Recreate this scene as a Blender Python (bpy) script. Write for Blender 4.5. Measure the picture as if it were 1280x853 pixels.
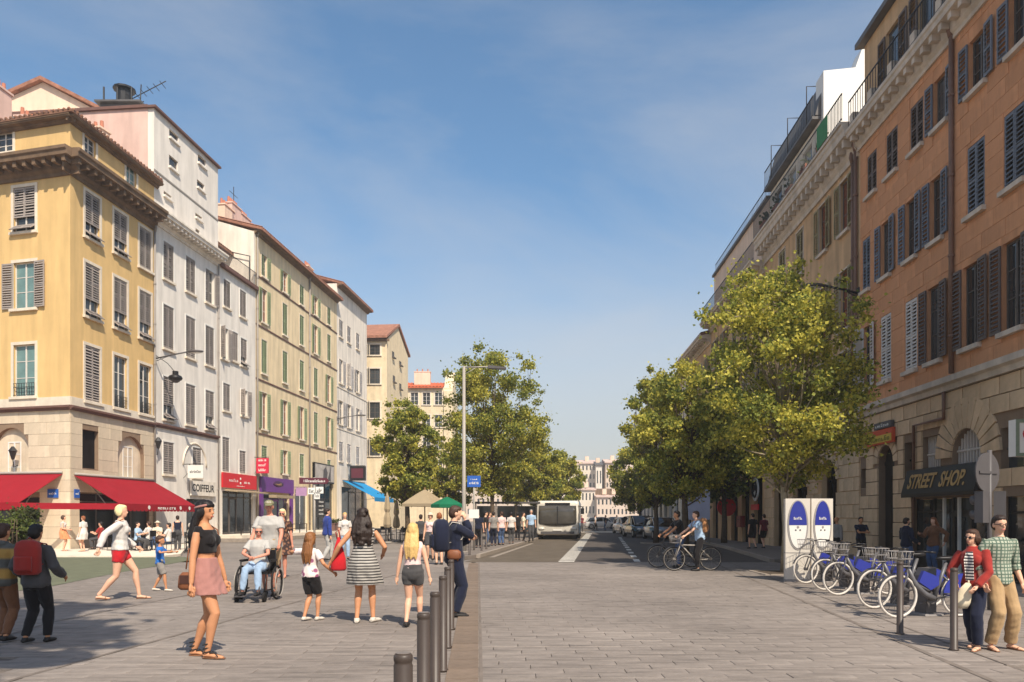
import bpy, bmesh, math, random
from math import sin, cos, pi, radians, sqrt, atan2, hypot
from mathutils import Vector, Matrix, Quaternion, Euler
random.seed(7)
R = random.Random(11)
S = bpy.context.scene
COL = S.collection
for o in list(bpy.data.objects): bpy.data.objects.remove(o)
# ---------------- camera, world, sun, exposure ----------------
EYE = 1.55; FPX = 950.0; CX = 640.0; HY = 646.0
cam = bpy.data.objects.new('camera', bpy.data.cameras.new('camera')); COL.objects.link(cam)
cam.location = (0, 0, EYE); cam.rotation_euler = (pi/2, 0, 0)
cam.data.sensor_width = 36; cam.data.lens = FPX/1280*36
cam.data.shift_y = (HY-426.5)/1280
cam.data.clip_start = .05; cam.data.clip_end = 6000
S.camera = cam
LDIR = Vector((-.285, .60, -.75)).normalized()
sun = bpy.data.objects.new('sun', bpy.data.lights.new('sun', 'SUN')); COL.objects.link(sun)
sun.data.energy = 4.7; sun.data.angle = radians(.5); sun.data.color = (1, .90, .75)
sun.rotation_euler = LDIR.to_track_quat('-Z', 'Y').to_euler()
W = bpy.data.worlds.new('World'); S.world = W; W.use_nodes = True
nt = W.node_tree; nt.nodes.clear()
def nn(t, ty, **k):
    n = t.nodes.new(ty)
    for a, b in k.items(): setattr(n, a, b)
    return n
sky = nn(nt, 'ShaderNodeTexSky', sky_type='NISHITA', sun_disc=False)
sky.sun_elevation = math.asin(-LDIR.z); sky.sun_rotation = atan2(-LDIR.x, -LDIR.y)
sky.air_density = 1.0; sky.dust_density = 1.2; sky.ozone_density = 2.2; sky.altitude = 50
hs = nn(nt, 'ShaderNodeHueSaturation'); hs.inputs['Saturation'].default_value = 1.12; hs.inputs['Hue'].default_value = .492
tc = nn(nt, 'ShaderNodeTexCoord'); mp = nn(nt, 'ShaderNodeMapping'); mp.inputs['Scale'].default_value = (1.0, 1.0, 3.2)
no = nn(nt, 'ShaderNodeTexNoise'); no.inputs['Scale'].default_value = 1.15; no.inputs['Detail'].default_value = 9; no.inputs['Roughness'].default_value = .58; no.inputs['Distortion'].default_value = .5
cr = nn(nt, 'ShaderNodeValToRGB'); cr.color_ramp.elements[0].position = .44; cr.color_ramp.elements[0].color = (0,0,0,1); cr.color_ramp.elements[1].position = .8; cr.color_ramp.elements[1].color = (.5,.5,.5,1)
mx = nn(nt, 'ShaderNodeMix', data_type='RGBA'); mx.inputs['B'].default_value = (4.3, 4.1, 3.9, 1)
bg = nn(nt, 'ShaderNodeBackground'); bg.inputs['Strength'].default_value = .135
wo = nn(nt, 'ShaderNodeOutputWorld')
L = nt.links.new
L(sky.outputs[0], hs.inputs['Color']); L(tc.outputs['Generated'], mp.inputs[0]); L(mp.outputs[0], no.inputs['Vector']); L(no.outputs['Fac'], cr.inputs[0])
sp = nn(nt, 'ShaderNodeSeparateXYZ'); hz = nn(nt, 'ShaderNodeMapRange'); hz.interpolation_type = 'SMOOTHSTEP'
hz.inputs['From Min'].default_value = -.02; hz.inputs['From Max'].default_value = .40; hz.inputs['To Min'].default_value = .85; hz.inputs['To Max'].default_value = 0
mh = nn(nt, 'ShaderNodeMix', data_type='RGBA'); mh.inputs['B'].default_value = (3.9, 3.75, 3.5, 1)
L(tc.outputs['Generated'], sp.inputs[0]); L(sp.outputs['Z'], hz.inputs['Value']); L(hz.outputs[0], mh.inputs['Factor']); L(hs.outputs[0], mh.inputs['A'])
L(cr.outputs[0], mx.inputs['Factor']); L(mh.outputs['Result'], mx.inputs['A']); L(mx.outputs['Result'], bg.inputs[0]); L(bg.outputs[0], wo.inputs[0])
S.view_settings.view_transform = 'Standard'; S.view_settings.look = 'None'; S.view_settings.exposure = .36; S.view_settings.gamma = 1
S.view_settings.use_curve_mapping = False
S.cycles.max_bounces = 6; S.cycles.diffuse_bounces = 3; S.cycles.glossy_bounces = 2; S.cycles.transmission_bounces = 3; S.cycles.transparent_max_bounces = 6
S.cycles.caustics_reflective = False; S.cycles.caustics_refractive = False
# ---------------- helpers ----------------
def P(px, py, z=0.0):
    d = FPX*(EYE-z)/(py-HY)
    return Vector(((px-CX)*d/FPX, d, z))
def at(px, y, z=0.0): return Vector(((px-CX)*y/FPX, y, z))
def zy(py, y): return EYE+(HY-py)*y/FPX
def srgb(r, g, b):
    f = lambda c: c/12.92 if c <= .04045 else ((c+.055)/1.055)**2.4
    return (f(r/255), f(g/255), f(b/255))
MATS = {}
def mat(name, col, rough=.75, spec=.3, metal=0, var=.12, vs=3.0, bump=0, bs=40, stain=0, island=0, objvar=0, sheen=0, trans=0, coat=0):
    if name in MATS: return MATS[name]
    m = bpy.data.materials.new(name); m.use_nodes = True; t = m.node_tree; b = t.nodes['Principled BSDF']
    b.inputs['Roughness'].default_value = rough; b.inputs['Specular IOR Level'].default_value = spec; b.inputs['Metallic'].default_value = metal
    if coat: b.inputs['Coat Weight'].default_value = coat; b.inputs['Coat Roughness'].default_value = .08
    if sheen: b.inputs['Sheen Weight'].default_value = sheen
    l = t.links.new
    c = nn(t, 'ShaderNodeTexCoord')
    n = nn(t, 'ShaderNodeTexNoise'); n.inputs['Scale'].default_value = vs; n.inputs['Detail'].default_value = 7; n.inputs['Roughness'].default_value = .62
    l(c.outputs['Object'], n.inputs['Vector'])
    r = nn(t, 'ShaderNodeMapRange'); r.inputs['From Min'].default_value = .3; r.inputs['From Max'].default_value = .7
    r.inputs['To Min'].default_value = 1-var; r.inputs['To Max'].default_value = 1+var
    l(n.outputs['Fac'], r.inputs['Value'])
    val = r.outputs[0]
    def mul(a, bb):
        q = nn(t, 'ShaderNodeMath', operation='MULTIPLY'); l(a, q.inputs[0]); l(bb, q.inputs[1]); return q.outputs[0]
    def rng(sock, lo, hi, fm=0., fx=1.):
        q = nn(t, 'ShaderNodeMapRange'); q.inputs['From Min'].default_value = fm; q.inputs['From Max'].default_value = fx
        q.inputs['To Min'].default_value = lo; q.inputs['To Max'].default_value = hi; l(sock, q.inputs['Value']); return q.outputs[0]
    if stain:
        mpp = nn(t, 'ShaderNodeMapping'); mpp.inputs['Scale'].default_value = (1.6, 1.6, .22); l(c.outputs['Object'], mpp.inputs[0])
        n2 = nn(t, 'ShaderNodeTexNoise'); n2.inputs['Scale'].default_value = 1.3; n2.inputs['Detail'].default_value = 6; l(mpp.outputs[0], n2.inputs['Vector'])
        val = mul(val, rng(n2.outputs['Fac'], 1-stain, 1+stain*.35, .32, .62))
    if island:
        g = nn(t, 'ShaderNodeNewGeometry'); val = mul(val, rng(g.outputs['Random Per Island'], 1-island, 1+island))
    if objvar:
        oi = nn(t, 'ShaderNodeObjectInfo'); val = mul(val, rng(oi.outputs['Random'], 1-objvar, 1+objvar))
    v = nn(t, 'ShaderNodeVectorMath', operation='SCALE'); v.inputs[0].default_value = col[:3]; l(val, v.inputs['Scale'])
    l(v.outputs[0], b.inputs['Base Color'])
    if bump:
        n3 = nn(t, 'ShaderNodeTexNoise'); n3.inputs['Scale'].default_value = bs; n3.inputs['Detail'].default_value = 4; l(c.outputs['Object'], n3.inputs['Vector'])
        bp = nn(t, 'ShaderNodeBump'); bp.inputs['Strength'].default_value = bump; bp.inputs['Distance'].default_value = .02; l(n3.outputs['Fac'], bp.inputs['Height']); l(bp.outputs[0], b.inputs['Normal'])
    if trans:
        tr = nn(t, 'ShaderNodeBsdfTranslucent'); l(v.outputs[0], tr.inputs['Color']); ms = nn(t, 'ShaderNodeMixShader'); ms.inputs[0].default_value = trans
        l(b.outputs[0], ms.inputs[1]); l(tr.outputs[0], ms.inputs[2]); l(ms.outputs[0], t.nodes['Material Output'].inputs[0])
    MATS[name] = m
    return m
class MB:
    def __init__(s): s.v = []; s.f = []; s.mi = []; s.sm = []; s.m = 0; s.smooth = False
    def add(s, vs, fs, smooth=None):
        k = len(s.v); s.v.extend(tuple(p) for p in vs)
        q = s.smooth if smooth is None else smooth
        for f in fs: s.f.append(tuple(i+k for i in f)); s.mi.append(s.m); s.sm.append(q)
        return s
    def box(s, x0, x1, y0, y1, z0, z1, M=None):
        vs = [Vector((x, y, z)) for z in (z0, z1) for x, y in ((x0,y0),(x1,y0),(x1,y1),(x0,y1))]
        if M is not None: vs = [M @ p for p in vs]
        return s.add(vs, [(3,2,1,0),(4,5,6,7),(0,1,5,4),(1,2,6,5),(2,3,7,6),(3,0,4,7)], False)
    def obox(s, c, sx, sy, sz, rot=(0,0,0)):
        return s.box(-sx/2, sx/2, -sy/2, sy/2, -sz/2, sz/2, Matrix.Translation(Vector(c)) @ Euler(rot).to_matrix().to_4x4())
    def bar(s, a, b, w, h=None):   # square bar between two points
        a = Vector(a); b = Vector(b); d = b-a
        q = d.to_track_quat('X', 'Z'); M = Matrix.Translation(a) @ q.to_matrix().to_4x4(); h = h or w
        return s.box(0, d.length, -w/2, w/2, -h/2, h/2, M)
    def quad(s, a, b, c, d): return s.add([a,b,c,d], [(0,1,2,3)], False)
    def loft(s, rings, cap=True, smooth=True, closed=False):
        n = len(rings[0]); vs = [p for r in rings for p in r]; fs = []
        m = len(rings)
        for i in range(m if closed else m-1):
            for j in range(n):
                a = i*n+j; b = i*n+(j+1) % n; c = ((i+1) % m)*n+(j+1) % n; d = ((i+1) % m)*n+j
                fs.append((a,b,c,d))
        if cap and not closed: fs.append(tuple(range(n-1,-1,-1))); fs.append(tuple((m-1)*n+j for j in range(n)))
        return s.add(vs, fs, smooth)
    def tube(s, pts, rad, n=8, smooth=True, cap=True, flat=1.0, closed=False):
        pts = [Vector(p) for p in pts]; k = len(pts)
        if not hasattr(rad, '__len__'): rad = [rad]*k
        rings = []; up = None
        for i in range(k):
            if closed: t = pts[(i+1) % k]-pts[i-1]
            else: t = pts[min(i+1, k-1)]-pts[max(i-1, 0)]
            t.normalize()
            if up is None:
                up = Vector((0,0,1)) if abs(t.z) < .9 else Vector((0,1,0))
            x = up.cross(t)
            if x.length < 1e-5: x = Vector((1,0,0)).cross(t)
            x.normalize(); y = t.cross(x); up = y
            rings.append([pts[i]+x*(cos(2*pi*j/n)*rad[i])+y*(sin(2*pi*j/n)*rad[i]*flat) for j in range(n)])
        return s.loft(rings, cap, smooth, closed)
    def ell(s, c, r, n=12, m=8, rot=None, top=None):
        c = Vector(c); rings = []
        if not hasattr(r, '__len__'): r = (r,r,r)
        for i in range(m+1):
            a = -pi/2+pi*min(max(i/m, .02), .98)
            ring = [Vector((r[0]*cos(a)*cos(2*pi*j/n), r[1]*cos(a)*sin(2*pi*j/n), r[2]*sin(a))) for j in range(n)]
            if rot is not None: ring = [rot @ p for p in ring]
            rings.append([c+p for p in ring])
        return s.loft(rings)
    def disc(s, c, r, h, n=24, axis='z', r2=None):
        r2 = r if r2 is None else r2; c = Vector(c); rings = []
        for t, rr in ((0, r), (1, r2)):
            ring = []
            for j in range(n):
                a = 2*pi*j/n; u, w = cos(a)*rr, sin(a)*rr
                ring.append(c+(Vector((u,w,t*h)) if axis == 'z' else Vector((u,t*h,w)) if axis == 'y' else Vector((t*h,u,w))))
            rings.append(ring)
        return s.loft(rings, True, False)
    def prism(s, poly, axis, a0, a1):   # poly of 2d points, extruded along axis
        def mk(u, w, a): return (a,u,w) if axis == 'x' else (u,a,w) if axis == 'y' else (u,w,a)
        n = len(poly); vs = [mk(u,w,a0) for u, w in poly]+[mk(u,w,a1) for u, w in poly]
        fs = [tuple(range(n-1,-1,-1)), tuple(range(n,2*n))]+[(i,(i+1)%n,n+(i+1)%n,n+i) for i in range(n)]
        return s.add(vs, fs, False)
    def sheet(s, poly, z): return s.add([(x,y,z) for x, y in poly], [tuple(range(len(poly)))], False)
    def mesh(s, name, mats):
        me = bpy.data.meshes.new(name); me.from_pydata(s.v, [], s.f)
        if not isinstance(mats, (list, tuple)): mats = [mats]
        for q in mats: me.materials.append(q)
        me.polygons.foreach_set('material_index', s.mi); me.polygons.foreach_set('use_smooth', s.sm)
        bm = bmesh.new(); bm.from_mesh(me); bmesh.ops.recalc_face_normals(bm, faces=bm.faces); bm.to_mesh(me); bm.free()
        me.update(); return me
    def build(s, name, mats, parent=None, loc=(0,0,0), rz=0):
        return link(name, s.mesh(name, mats), parent, loc, rz)
def link(name, me, parent=None, loc=(0,0,0), rz=0):
    o = bpy.data.objects.new(name, me); COL.objects.link(o); o.location = loc; o.rotation_euler = (0,0,rz)
    if parent is not None: o.parent = parent
    return o
def tag(o, label, cat, group=None):
    o['label'] = label; o['category'] = cat
    if group: o['group'] = group
    return o
def thing(name, label, cat, loc=(0,0,0), rz=0, group=None):
    return tag(link(name, None, None, loc, rz), label, cat, group)
def struct(o, kind='structure'): o['kind'] = kind; return o
KIDS = {}
def dup(root, loc, rz=None, label=None, group=None):
    kids = {}
    for o in COL.objects:
        if o.parent: kids.setdefault(o.parent, []).append(o)
    def cp(o, par):
        c = o.copy(); COL.objects.link(c); c.parent = par
        for k in kids.get(o, []): cp(k, c)
        return c
    c = cp(root, None); c.location = loc
    if rz is not None: c.rotation_euler = (0,0,rz)
    if label: c['label'] = label
    if group: c['group'] = group
    return c
def text_mesh(txt, size, m, parent, loc, rot, ext=.006, shear=0, name='lettering', bold=0, sx=1.0):
    cu = bpy.data.curves.new(name, 'FONT'); cu.body = txt; cu.size = size; cu.extrude = ext; cu.align_x = 'CENTER'; cu.align_y = 'CENTER'; cu.shear = shear; cu.offset = bold
    cu.resolution_u = 3
    tmp = bpy.data.objects.new('t', cu); COL.objects.link(tmp)
    bpy.context.view_layer.update()
    me = bpy.data.meshes.new_from_object(tmp.evaluated_get(bpy.context.evaluated_depsgraph_get())); bpy.data.objects.remove(tmp)
    me.materials.clear(); me.materials.append(m)
    if sx != 1: me.transform(Matrix.Scale(sx, 4, Vector((1,0,0))))
    o = link(name, me, parent, loc); o.rotation_euler = rot
    return o
# ---------------- materials of the setting ----------------
M = {}
M['yellow'] = mat('yellow_plaster', srgb(218,182,124), .88, .2, var=.06, vs=.8, bump=.15, bs=60, stain=.14)
M['white'] = mat('white_plaster', srgb(230,221,209), .88, .2, var=.05, vs=1.0, bump=.15, bs=60, stain=.16)
M['white2'] = mat('pale_plaster', srgb(230,219,204), .88, .2, var=.06, vs=1.2, bump=.12, bs=50, stain=.2)
M['pink'] = mat('pink_plaster', srgb(214,182,168), .9, .2, var=.06, vs=1.4, stain=.15)
M['peach'] = mat('peach_plaster', srgb(228,200,176), .9, .2, var=.05, stain=.12)
M['beige'] = mat('beige_plaster', srgb(226,204,166), .88, .2, var=.06, vs=1.3, bump=.12, bs=50, stain=.2)
M['cream'] = mat('cream_stone', srgb(222,202,168), .88, .2, var=.1, vs=1.8, bump=.2, bs=20, stain=.15)
M['orange'] = mat('orange_plaster', srgb(214,154,112), .9, .15, var=.13, vs=1.6, bump=.2, bs=40, stain=.25, objvar=.06)
M['ochre'] = mat('ochre_plaster', srgb(204,168,128), .9, .15, var=.12, vs=1.6, bump=.2, bs=40, stain=.25)
M['stone'] = mat('pale_ashlar', srgb(214,184,148), .9, .2, var=.14, vs=2.5, bump=.35, bs=18, stain=.22, objvar=.1)
M['ystone'] = mat('limestone', srgb(214,196,170), .9, .2, var=.1, vs=2.0, bump=.3, bs=18, stain=.2, objvar=.06)
M['joint'] = mat('mortar', srgb(140,118,98), .95, .1, var=.1)
M['trim'] = mat('stone_trim', srgb(222,208,188), .85, .2, var=.08, vs=4, stain=.1)
M['trimr'] = mat('grey_stone_trim', srgb(206,190,172), .85, .2, var=.12, vs=4, stain=.2)
M['cornice'] = mat('weathered_cornice', srgb(120,98,78), .9, .2, var=.2, vs=3, stain=.25)
M['band'] = mat('brown_band', srgb(112,84,76), .9, .2, var=.12, vs=3)
M['tile'] = mat('clay_tiles', srgb(156,110,90), .9, .15, var=.3, vs=3.5, stain=.2)
M['tiled'] = mat('old_clay_tiles', srgb(128,94,76), .9, .15, var=.3, vs=3.5, stain=.2)
M['slate'] = mat('zinc_roof', srgb(92,88,86), .6, .4, var=.15, stain=.2)
M['frame'] = mat('window_paint', srgb(214,206,196), .6, .3, var=.06)
M['framed'] = mat('dark_window_paint', srgb(92,84,78), .6, .3, var=.08)
M['pane'] = mat('window_glass', srgb(54,58,60), .06, .6, var=.3, vs=.9, objvar=.55)
M['gpane'] = mat('green_curtain_glass', srgb(108,136,132), .08, .6, var=.2, vs=1.2)
M['bpane'] = mat('red_curtain_glass', srgb(120,66,48), .1, .5, var=.3, vs=1.2)
M['shut_grey'] = mat('grey_brown_shutter', srgb(160,149,141), .75, .25, var=.1, objvar=.12, stain=.1)
M['shut_taupe'] = mat('taupe_shutter', srgb(150,138,130), .75, .25, var=.08, objvar=.1, stain=.1)
M['shut_green'] = mat('sage_shutter', srgb(150,162,124), .75, .25, var=.1, objvar=.12, stain=.1)
M['shut_blue'] = mat('slate_blue_shutter', srgb(112,118,128), .7, .25, var=.1, objvar=.12, stain=.15)
M['shut_brown'] = mat('umber_shutter', srgb(106,94,88), .7, .25, var=.12, objvar=.12, stain=.15)
M['shut_pale'] = mat('pale_grey_shutter', srgb(206,198,190), .7, .25, var=.06, objvar=.08, stain=.12)
M['shut_lilac'] = mat('lilac_grey_shutter', srgb(188,182,178), .7, .25, var=.06, objvar=.1)
M['shut_sage'] = mat('ochre_green_shutter', srgb(152,140,104), .7, .25, var=.1, objvar=.12)
M['iron'] = mat('black_iron', srgb(40,37,36), .5, .4, var=.1)
M['pipe'] = mat('rain_pipe', srgb(128,98,82), .6, .3, var=.12, stain=.2)
M['pipeg'] = mat('grey_pipe', srgb(142,134,126), .6, .3, var=.1)
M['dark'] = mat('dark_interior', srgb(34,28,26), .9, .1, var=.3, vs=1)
M['black'] = mat('black_paint', srgb(28,26,27), .45, .4, var=.1)
M['whitep'] = mat('white_paint', srgb(228,224,216), .5, .4, var=.04)
M['clay'] = mat('clay_pot', srgb(186,122,98), .85, .2, var=.15)
# ---------------- facades ----------------
class Fac:
    def __init__(s, o, d):
        s.o = Vector((o[0], o[1])); s.d = Vector(d).normalized(); s.n = Vector((s.d.y, -s.d.x)); s.ang = atan2(s.d.y, s.d.x)
    def S(s, px):
        u = (px-CX)/FPX; return (u*s.o.y-s.o.x)/(s.d.x-u*s.d.y)
    def Y(s, sv): return s.o.y+sv*s.d.y
    def Z(s, px, py): return EYE+(HY-py)*s.Y(s.S(px))/FPX
    def w(s, sv, dv, z): # dv > 0 is into the building
        q = s.o+s.d*sv-s.n*dv; return Vector((q.x, q.y, z))
    def sub(s, sv, dv=0): return Fac(s.o+s.d*sv-s.n*dv, s.d)
def put(mb_or_mesh, name, mats, root, F, sv=0, dv=0, z=0):
    me = mb_or_mesh.mesh(name, mats) if isinstance(mb_or_mesh, MB) else mb_or_mesh
    p = F.w(sv, dv, z)
    if root is not None: p = p-Vector(root.location)
    return link(name, me, root, p, F.ang)
def panel(mb, s0, s1, z0, z1, holes, thick=.22, d=0):
    """wall sheet in local coordinates with rectangular or arched openings that have reveals"""
    hs_ = [h for h in holes if h[1] > s0 and h[0] < s1 and h[3] > z0 and h[2] < z1]
    ss = sorted({round(v, 4) for h in hs_ for v in h[:2] if s0 < v < s1} | {s0, s1}); zs = sorted({round(v, 4) for h in hs_ for v in h[2:4] if z0 < v < z1} | {z0, z1})
    for i in range(len(ss)-1):
        for j in range(len(zs)-1):
            cs, cz = (ss[i]+ss[i+1])/2, (zs[j]+zs[j+1])/2
            if any(h[0] < cs < h[1] and h[2] < cz < h[3] for h in hs_): continue
            mb.quad((ss[i],d,zs[j]), (ss[i+1],d,zs[j]), (ss[i+1],d,zs[j+1]), (ss[i],d,zs[j+1]))
    for h in hs_:
        a, b, c, e = h[:4]
        if len(h) > 4:   # arch
            r = (b-a)/2; m = (a+b)/2; zc = e-r; N = 12
            pts = [(m-r*cos(pi*k/N), zc+r*sin(pi*k/N)) for k in range(N+1)]
            for k in range(N):
                p, q = pts[k], pts[k+1]; cor = a if k < N/2 else b
                mb.add([(p[0],d,p[1]), (q[0],d,q[1]), (cor,d,e)], [(0,1,2)])
                mb.quad((p[0],d,p[1]), (q[0],d,q[1]), (q[0],d+thick,q[1]), (p[0],d+thick,p[1]))
            top = zc
        else:
            top = e; mb.quad((a,d,e), (b,d,e), (b,d+thick,e), (a,d+thick,e))
        mb.quad((a,d,c), (a,d+thick,c), (a,d+thick,top), (a,d,top)); mb.quad((b,d,c), (b,d,top), (b,d+thick,top), (b,d+thick,c))
        mb.quad((a,d,c), (b,d,c), (b,d+thick,c), (a,d+thick,c))
def body(F, root, s0, s1, z0, z1, depth, holes, m, name='wall', sides=True):
    mb = MB(); panel(mb, s0, s1, z0, z1, holes)
    if sides:
        for sv in (s0, s1): mb.quad((sv,0,z0), (sv,depth,z0), (sv,depth,z1), (sv,0,z1))
        mb.quad((s0,depth,z0), (s1,depth,z0), (s1,depth,z1), (s0,depth,z1)); mb.quad((s0,0,z1), (s1,0,z1), (s1,depth,z1), (s0,depth,z1))
    me = bpy.data.meshes.new(name); me.from_pydata(mb.v, [], mb.f); me.materials.append(m); me.update()
    return put(me, name, m, root, F)
def arch_wedges(F, root, sm, zc, r0, r1, n, m, d=.0, proud=.035, name='voussoir'):
    for k in range(n):
        a0 = pi*k/n+.012/r0*1.2; a1 = pi*(k+1)/n-.012/r0*1.2; mb = MB()
        mb.prism([(-r0*cos(a0), r0*sin(a0)), (-r1*cos(a0), r1*sin(a0)), (-r1*cos(a1), r1*sin(a1)), (-r0*cos(a1), r0*sin(a1))], 'y', -proud, d+.02)
        put(mb, name, m, root, F, sm, 0, zc)
SC = {}
def stones(F, root, s0, s1, z0, z1, ch, ln, holes, m, proud=.03, gap=.022, name='stone', dv=0, seed=0):
    rr = random.Random(seed); n = max(1, round((z1-z0)/ch)); ch = (z1-z0)/n
    for k in range(n):
        za, zb = z0+k*ch, z0+(k+1)*ch; free = [(s0, s1)]
        for h in holes:
            a, b, c, e = h[:4]
            if c < zb-.03 and e > za+.03:
                if len(h) > 4:
                    m_ = (a+b)/2; rad = h[4]; zc = e-(b-a)/2
                    dz = max(0, za-zc); hw = sqrt(max(0, rad*rad-dz*dz)) if za > zc else (rad if zb > zc else (b-a)/2)
                    if hw <= 0: continue
                    a, b = m_-hw, m_+hw
                nf = []
                for f in free:
                    if b <= f[0] or a >= f[1]: nf.append(f)
                    else:
                        if a-f[0] > .02: nf.append((f[0], a))
                        if f[1]-b > .02: nf.append((b, f[1]))
                free = nf
        for a, b in free:
            c = max(1, round((b-a)/ln + (.5 if k % 2 else 0)*0)); cuts = [a]
            w = (b-a)/c
            if c > 1 and k % 2: cuts += [a+w*(.5+i) for i in range(c)]
            else: cuts += [a+w*i for i in range(1, c)]
            cuts.append(b)
            for i in range(len(cuts)-1):
                L_ = cuts[i+1]-cuts[i]-gap
                if L_ < .05: continue
                key = (name, round(L_, 2), round(ch-gap, 3), proud, m.name)
                if key not in SC:
                    mb = MB(); mb.box(-L_/2, L_/2, -proud, .012, gap/2, ch-gap/2); SC[key] = mb.mesh(name, m)
                put(SC[key], name, m, root, F, (cuts[i]+cuts[i+1])/2, dv+rr.uniform(-.006,.006), za)
WC = {}
def cached(key, fn):
    if key not in WC: WC[key] = fn()
    return WC[key]
def shutter_mesh(w, h, m):
    def mk():
        mb = MB(); b = .055; t = .04
        mb.box(0, b, -t, 0, 0, h); mb.box(w-b, w, -t, 0, 0, h)
        for za, zb in ((0, .09), (h*.46, h*.46+.07), (h-.08, h)): mb.box(b, w-b, -t, 0, za, zb)
        for z0, z1 in ((.09, h*.46), (h*.46+.07, h-.08)):
            n = max(3, min(9, int((z1-z0)/.11)))
            for k in range(n):
                z = z0+(k+.5)*(z1-z0)/n; mb.obox((w/2, -t/2, z), w-2*b, .012, (z1-z0)/n*1.08, (radians(-38),0,0))
        return mb.mesh('shutter', m)
    return cached(('sh', round(w,2), round(h,2), m.name), mk)
def window(F, root, s, z, w, h, kind, st, pane=None, dv=0):
    trim = st.get('trim'); fr = st.get('frame', M['frame']); sh = st.get('shut'); tw = st.get('tw', .13)
    def mk():
        mb = MB(); b = .055
        mb.box(-w/2, -w/2+b, .10, .16, 0, h); mb.box(w/2-b, w/2, .10, .16, 0, h); mb.box(-w/2+b, w/2-b, .10, .16, h-b, h); mb.box(-w/2+b, w/2-b, .10, .16, 0, b)
        if kind != 'slot': mb.box(-.035, .035, .095, .158, b, h-b)
        for q in (() if kind == 'slot' else (.36, .68)):
            mb.box(-w/2+b, -.035, .11, .15, h*q, h*q+.03); mb.box(.035, w/2-b, .11, .15, h*q, h*q+.03)
        if trim:
            mb.m = 1; mb.box(-w/2-tw, -w/2, -.03, .02, 0, h); mb.box(w/2, w/2+tw, -.03, .02, 0, h); mb.box(-w/2-tw, w/2+tw, -.034, .02, h, h+tw)
        return mb.mesh('window', [fr, trim or fr])
    wo_ = put(cached(('w', kind == 'slot', round(w,2), round(h,2), fr.name, trim.name if trim else 0), mk), 'window', fr, root, F, s, dv, z)
    def child(me, name, loc, rz=0, rx=0):
        o = link(name, me, wo_, loc); o.rotation_euler = (rx, 0, rz); return o
    pm = pane or M['pane']
    def mkp():
        mb = MB(); mb.box(-w/2+.05, w/2-.05, .125, .14, .05, h-.05); return mb.mesh('pane', pm)
    child(cached(('p', round(w,2), round(h,2), pm.name), mkp), 'pane', (0,0,0))
    def mks():
        mb = MB(); mb.box(-w/2-tw-.03, w/2+tw+.03, -.13, .08, -.12, 0); return mb.mesh('sill', st.get('sill', trim or fr))
    child(cached(('s', round(w,2), st.get('sill', trim or fr).name, tw), mks), 'sill', (0,0,0))
    lw = w/2-.012
    if sh:
        if kind == 'closed':
            me = shutter_mesh(lw, h-.03, sh); child(me, 'shutter', (-w/2+.006, .045, .015)); child(me, 'shutter', (.006, .045, .015))
        elif kind == 'open':
            me = shutter_mesh(lw, h-.03, sh); child(me, 'shutter', (-w/2-lw-.01, -.045, .015), radians(3) ); child(me, 'shutter', (w/2+.01, -.045, .015), radians(-4))
        elif kind == 'ajar':
            me = shutter_mesh(lw, h-.03, sh); child(me, 'shutter', (-w/2+.01, -.01, .015), radians(-118)); child(me, 'shutter', (w/2, -.045, .015), radians(-8))
        elif kind == 'half':
            me = shutter_mesh(lw, h-.03, sh); child(me, 'shutter', (-w/2+.006, .045, .015)); child(me, 'shutter', (w/2+.01, -.045, .015), radians(-7))
        elif kind == 'tilt':
            hh = h*.66; me = shutter_mesh(lw, hh, sh); me2 = shutter_mesh(lw, h*.33-.03, sh)
            for x in (-w/2+.006, .006):
                child(me, 'shutter', (x, .045, h-hh-.015)); child(me2, 'shutter_flap', (x, -.26, .05), 0, radians(-52))
    if kind == 'rail' or st.get('rail'):
        def mkr():
            mb = MB(); hh = .62
            for zz in (.06, hh-.18, hh): mb.box(-w/2, w/2, -.03, -.012, zz, zz+.022)
            for k in range(9): 
                x = -w/2+.03+k*(w-.06)/8; mb.box(x-.008, x+.008, -.028, -.014, .06, hh)
            return mb.mesh('guard_rail', M['iron'])
        child(cached(('r', round(w,2)), mkr), 'guard_rail', (0,0,0))
    return wo_
def cornice(F, root, s0, s1, z0, z1, proj, m, dent=.5, name='cornice', dv=0, ends=0):
    mb = MB(); h = z1-z0
    prof = [(0, z0), (-.08, z0), (-.08, z0+h*.16), (-.2*proj-.05, z0+h*.28), (-.25*proj-.05, z0+h*.55), (-.9*proj, z0+h*.62), (-.92*proj, z0+h*.8), (-proj, z0+h*.86), (-proj, z1), (0, z1)]
    mb.prism([(y, z) for y, z in prof], 'x', s0, s1)
    if dent:
        n = int((s1-s0)/dent)
        for k in range(n):
            x = s0+(k+.5)*(s1-s0)/n; mb.box(x-.09, x+.09, -.8*proj, -.25*proj-.055, z0+h*.36, z0+h*.615)
    return put(mb, name, m, root, F, 0, dv)
def band(F, root, s0, s1, z0, z1, proj, m, name='string_course', dv=0):
    mb = MB(); h = z1-z0; mb.prism([(0,z0), (-proj*.5,z0), (-proj*.6,z0+h*.4), (-proj,z0+h*.55), (-proj,z1), (0,z1+.03)], 'x', s0, s1)
    return put(mb, name, m, root, F, 0, dv)
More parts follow.
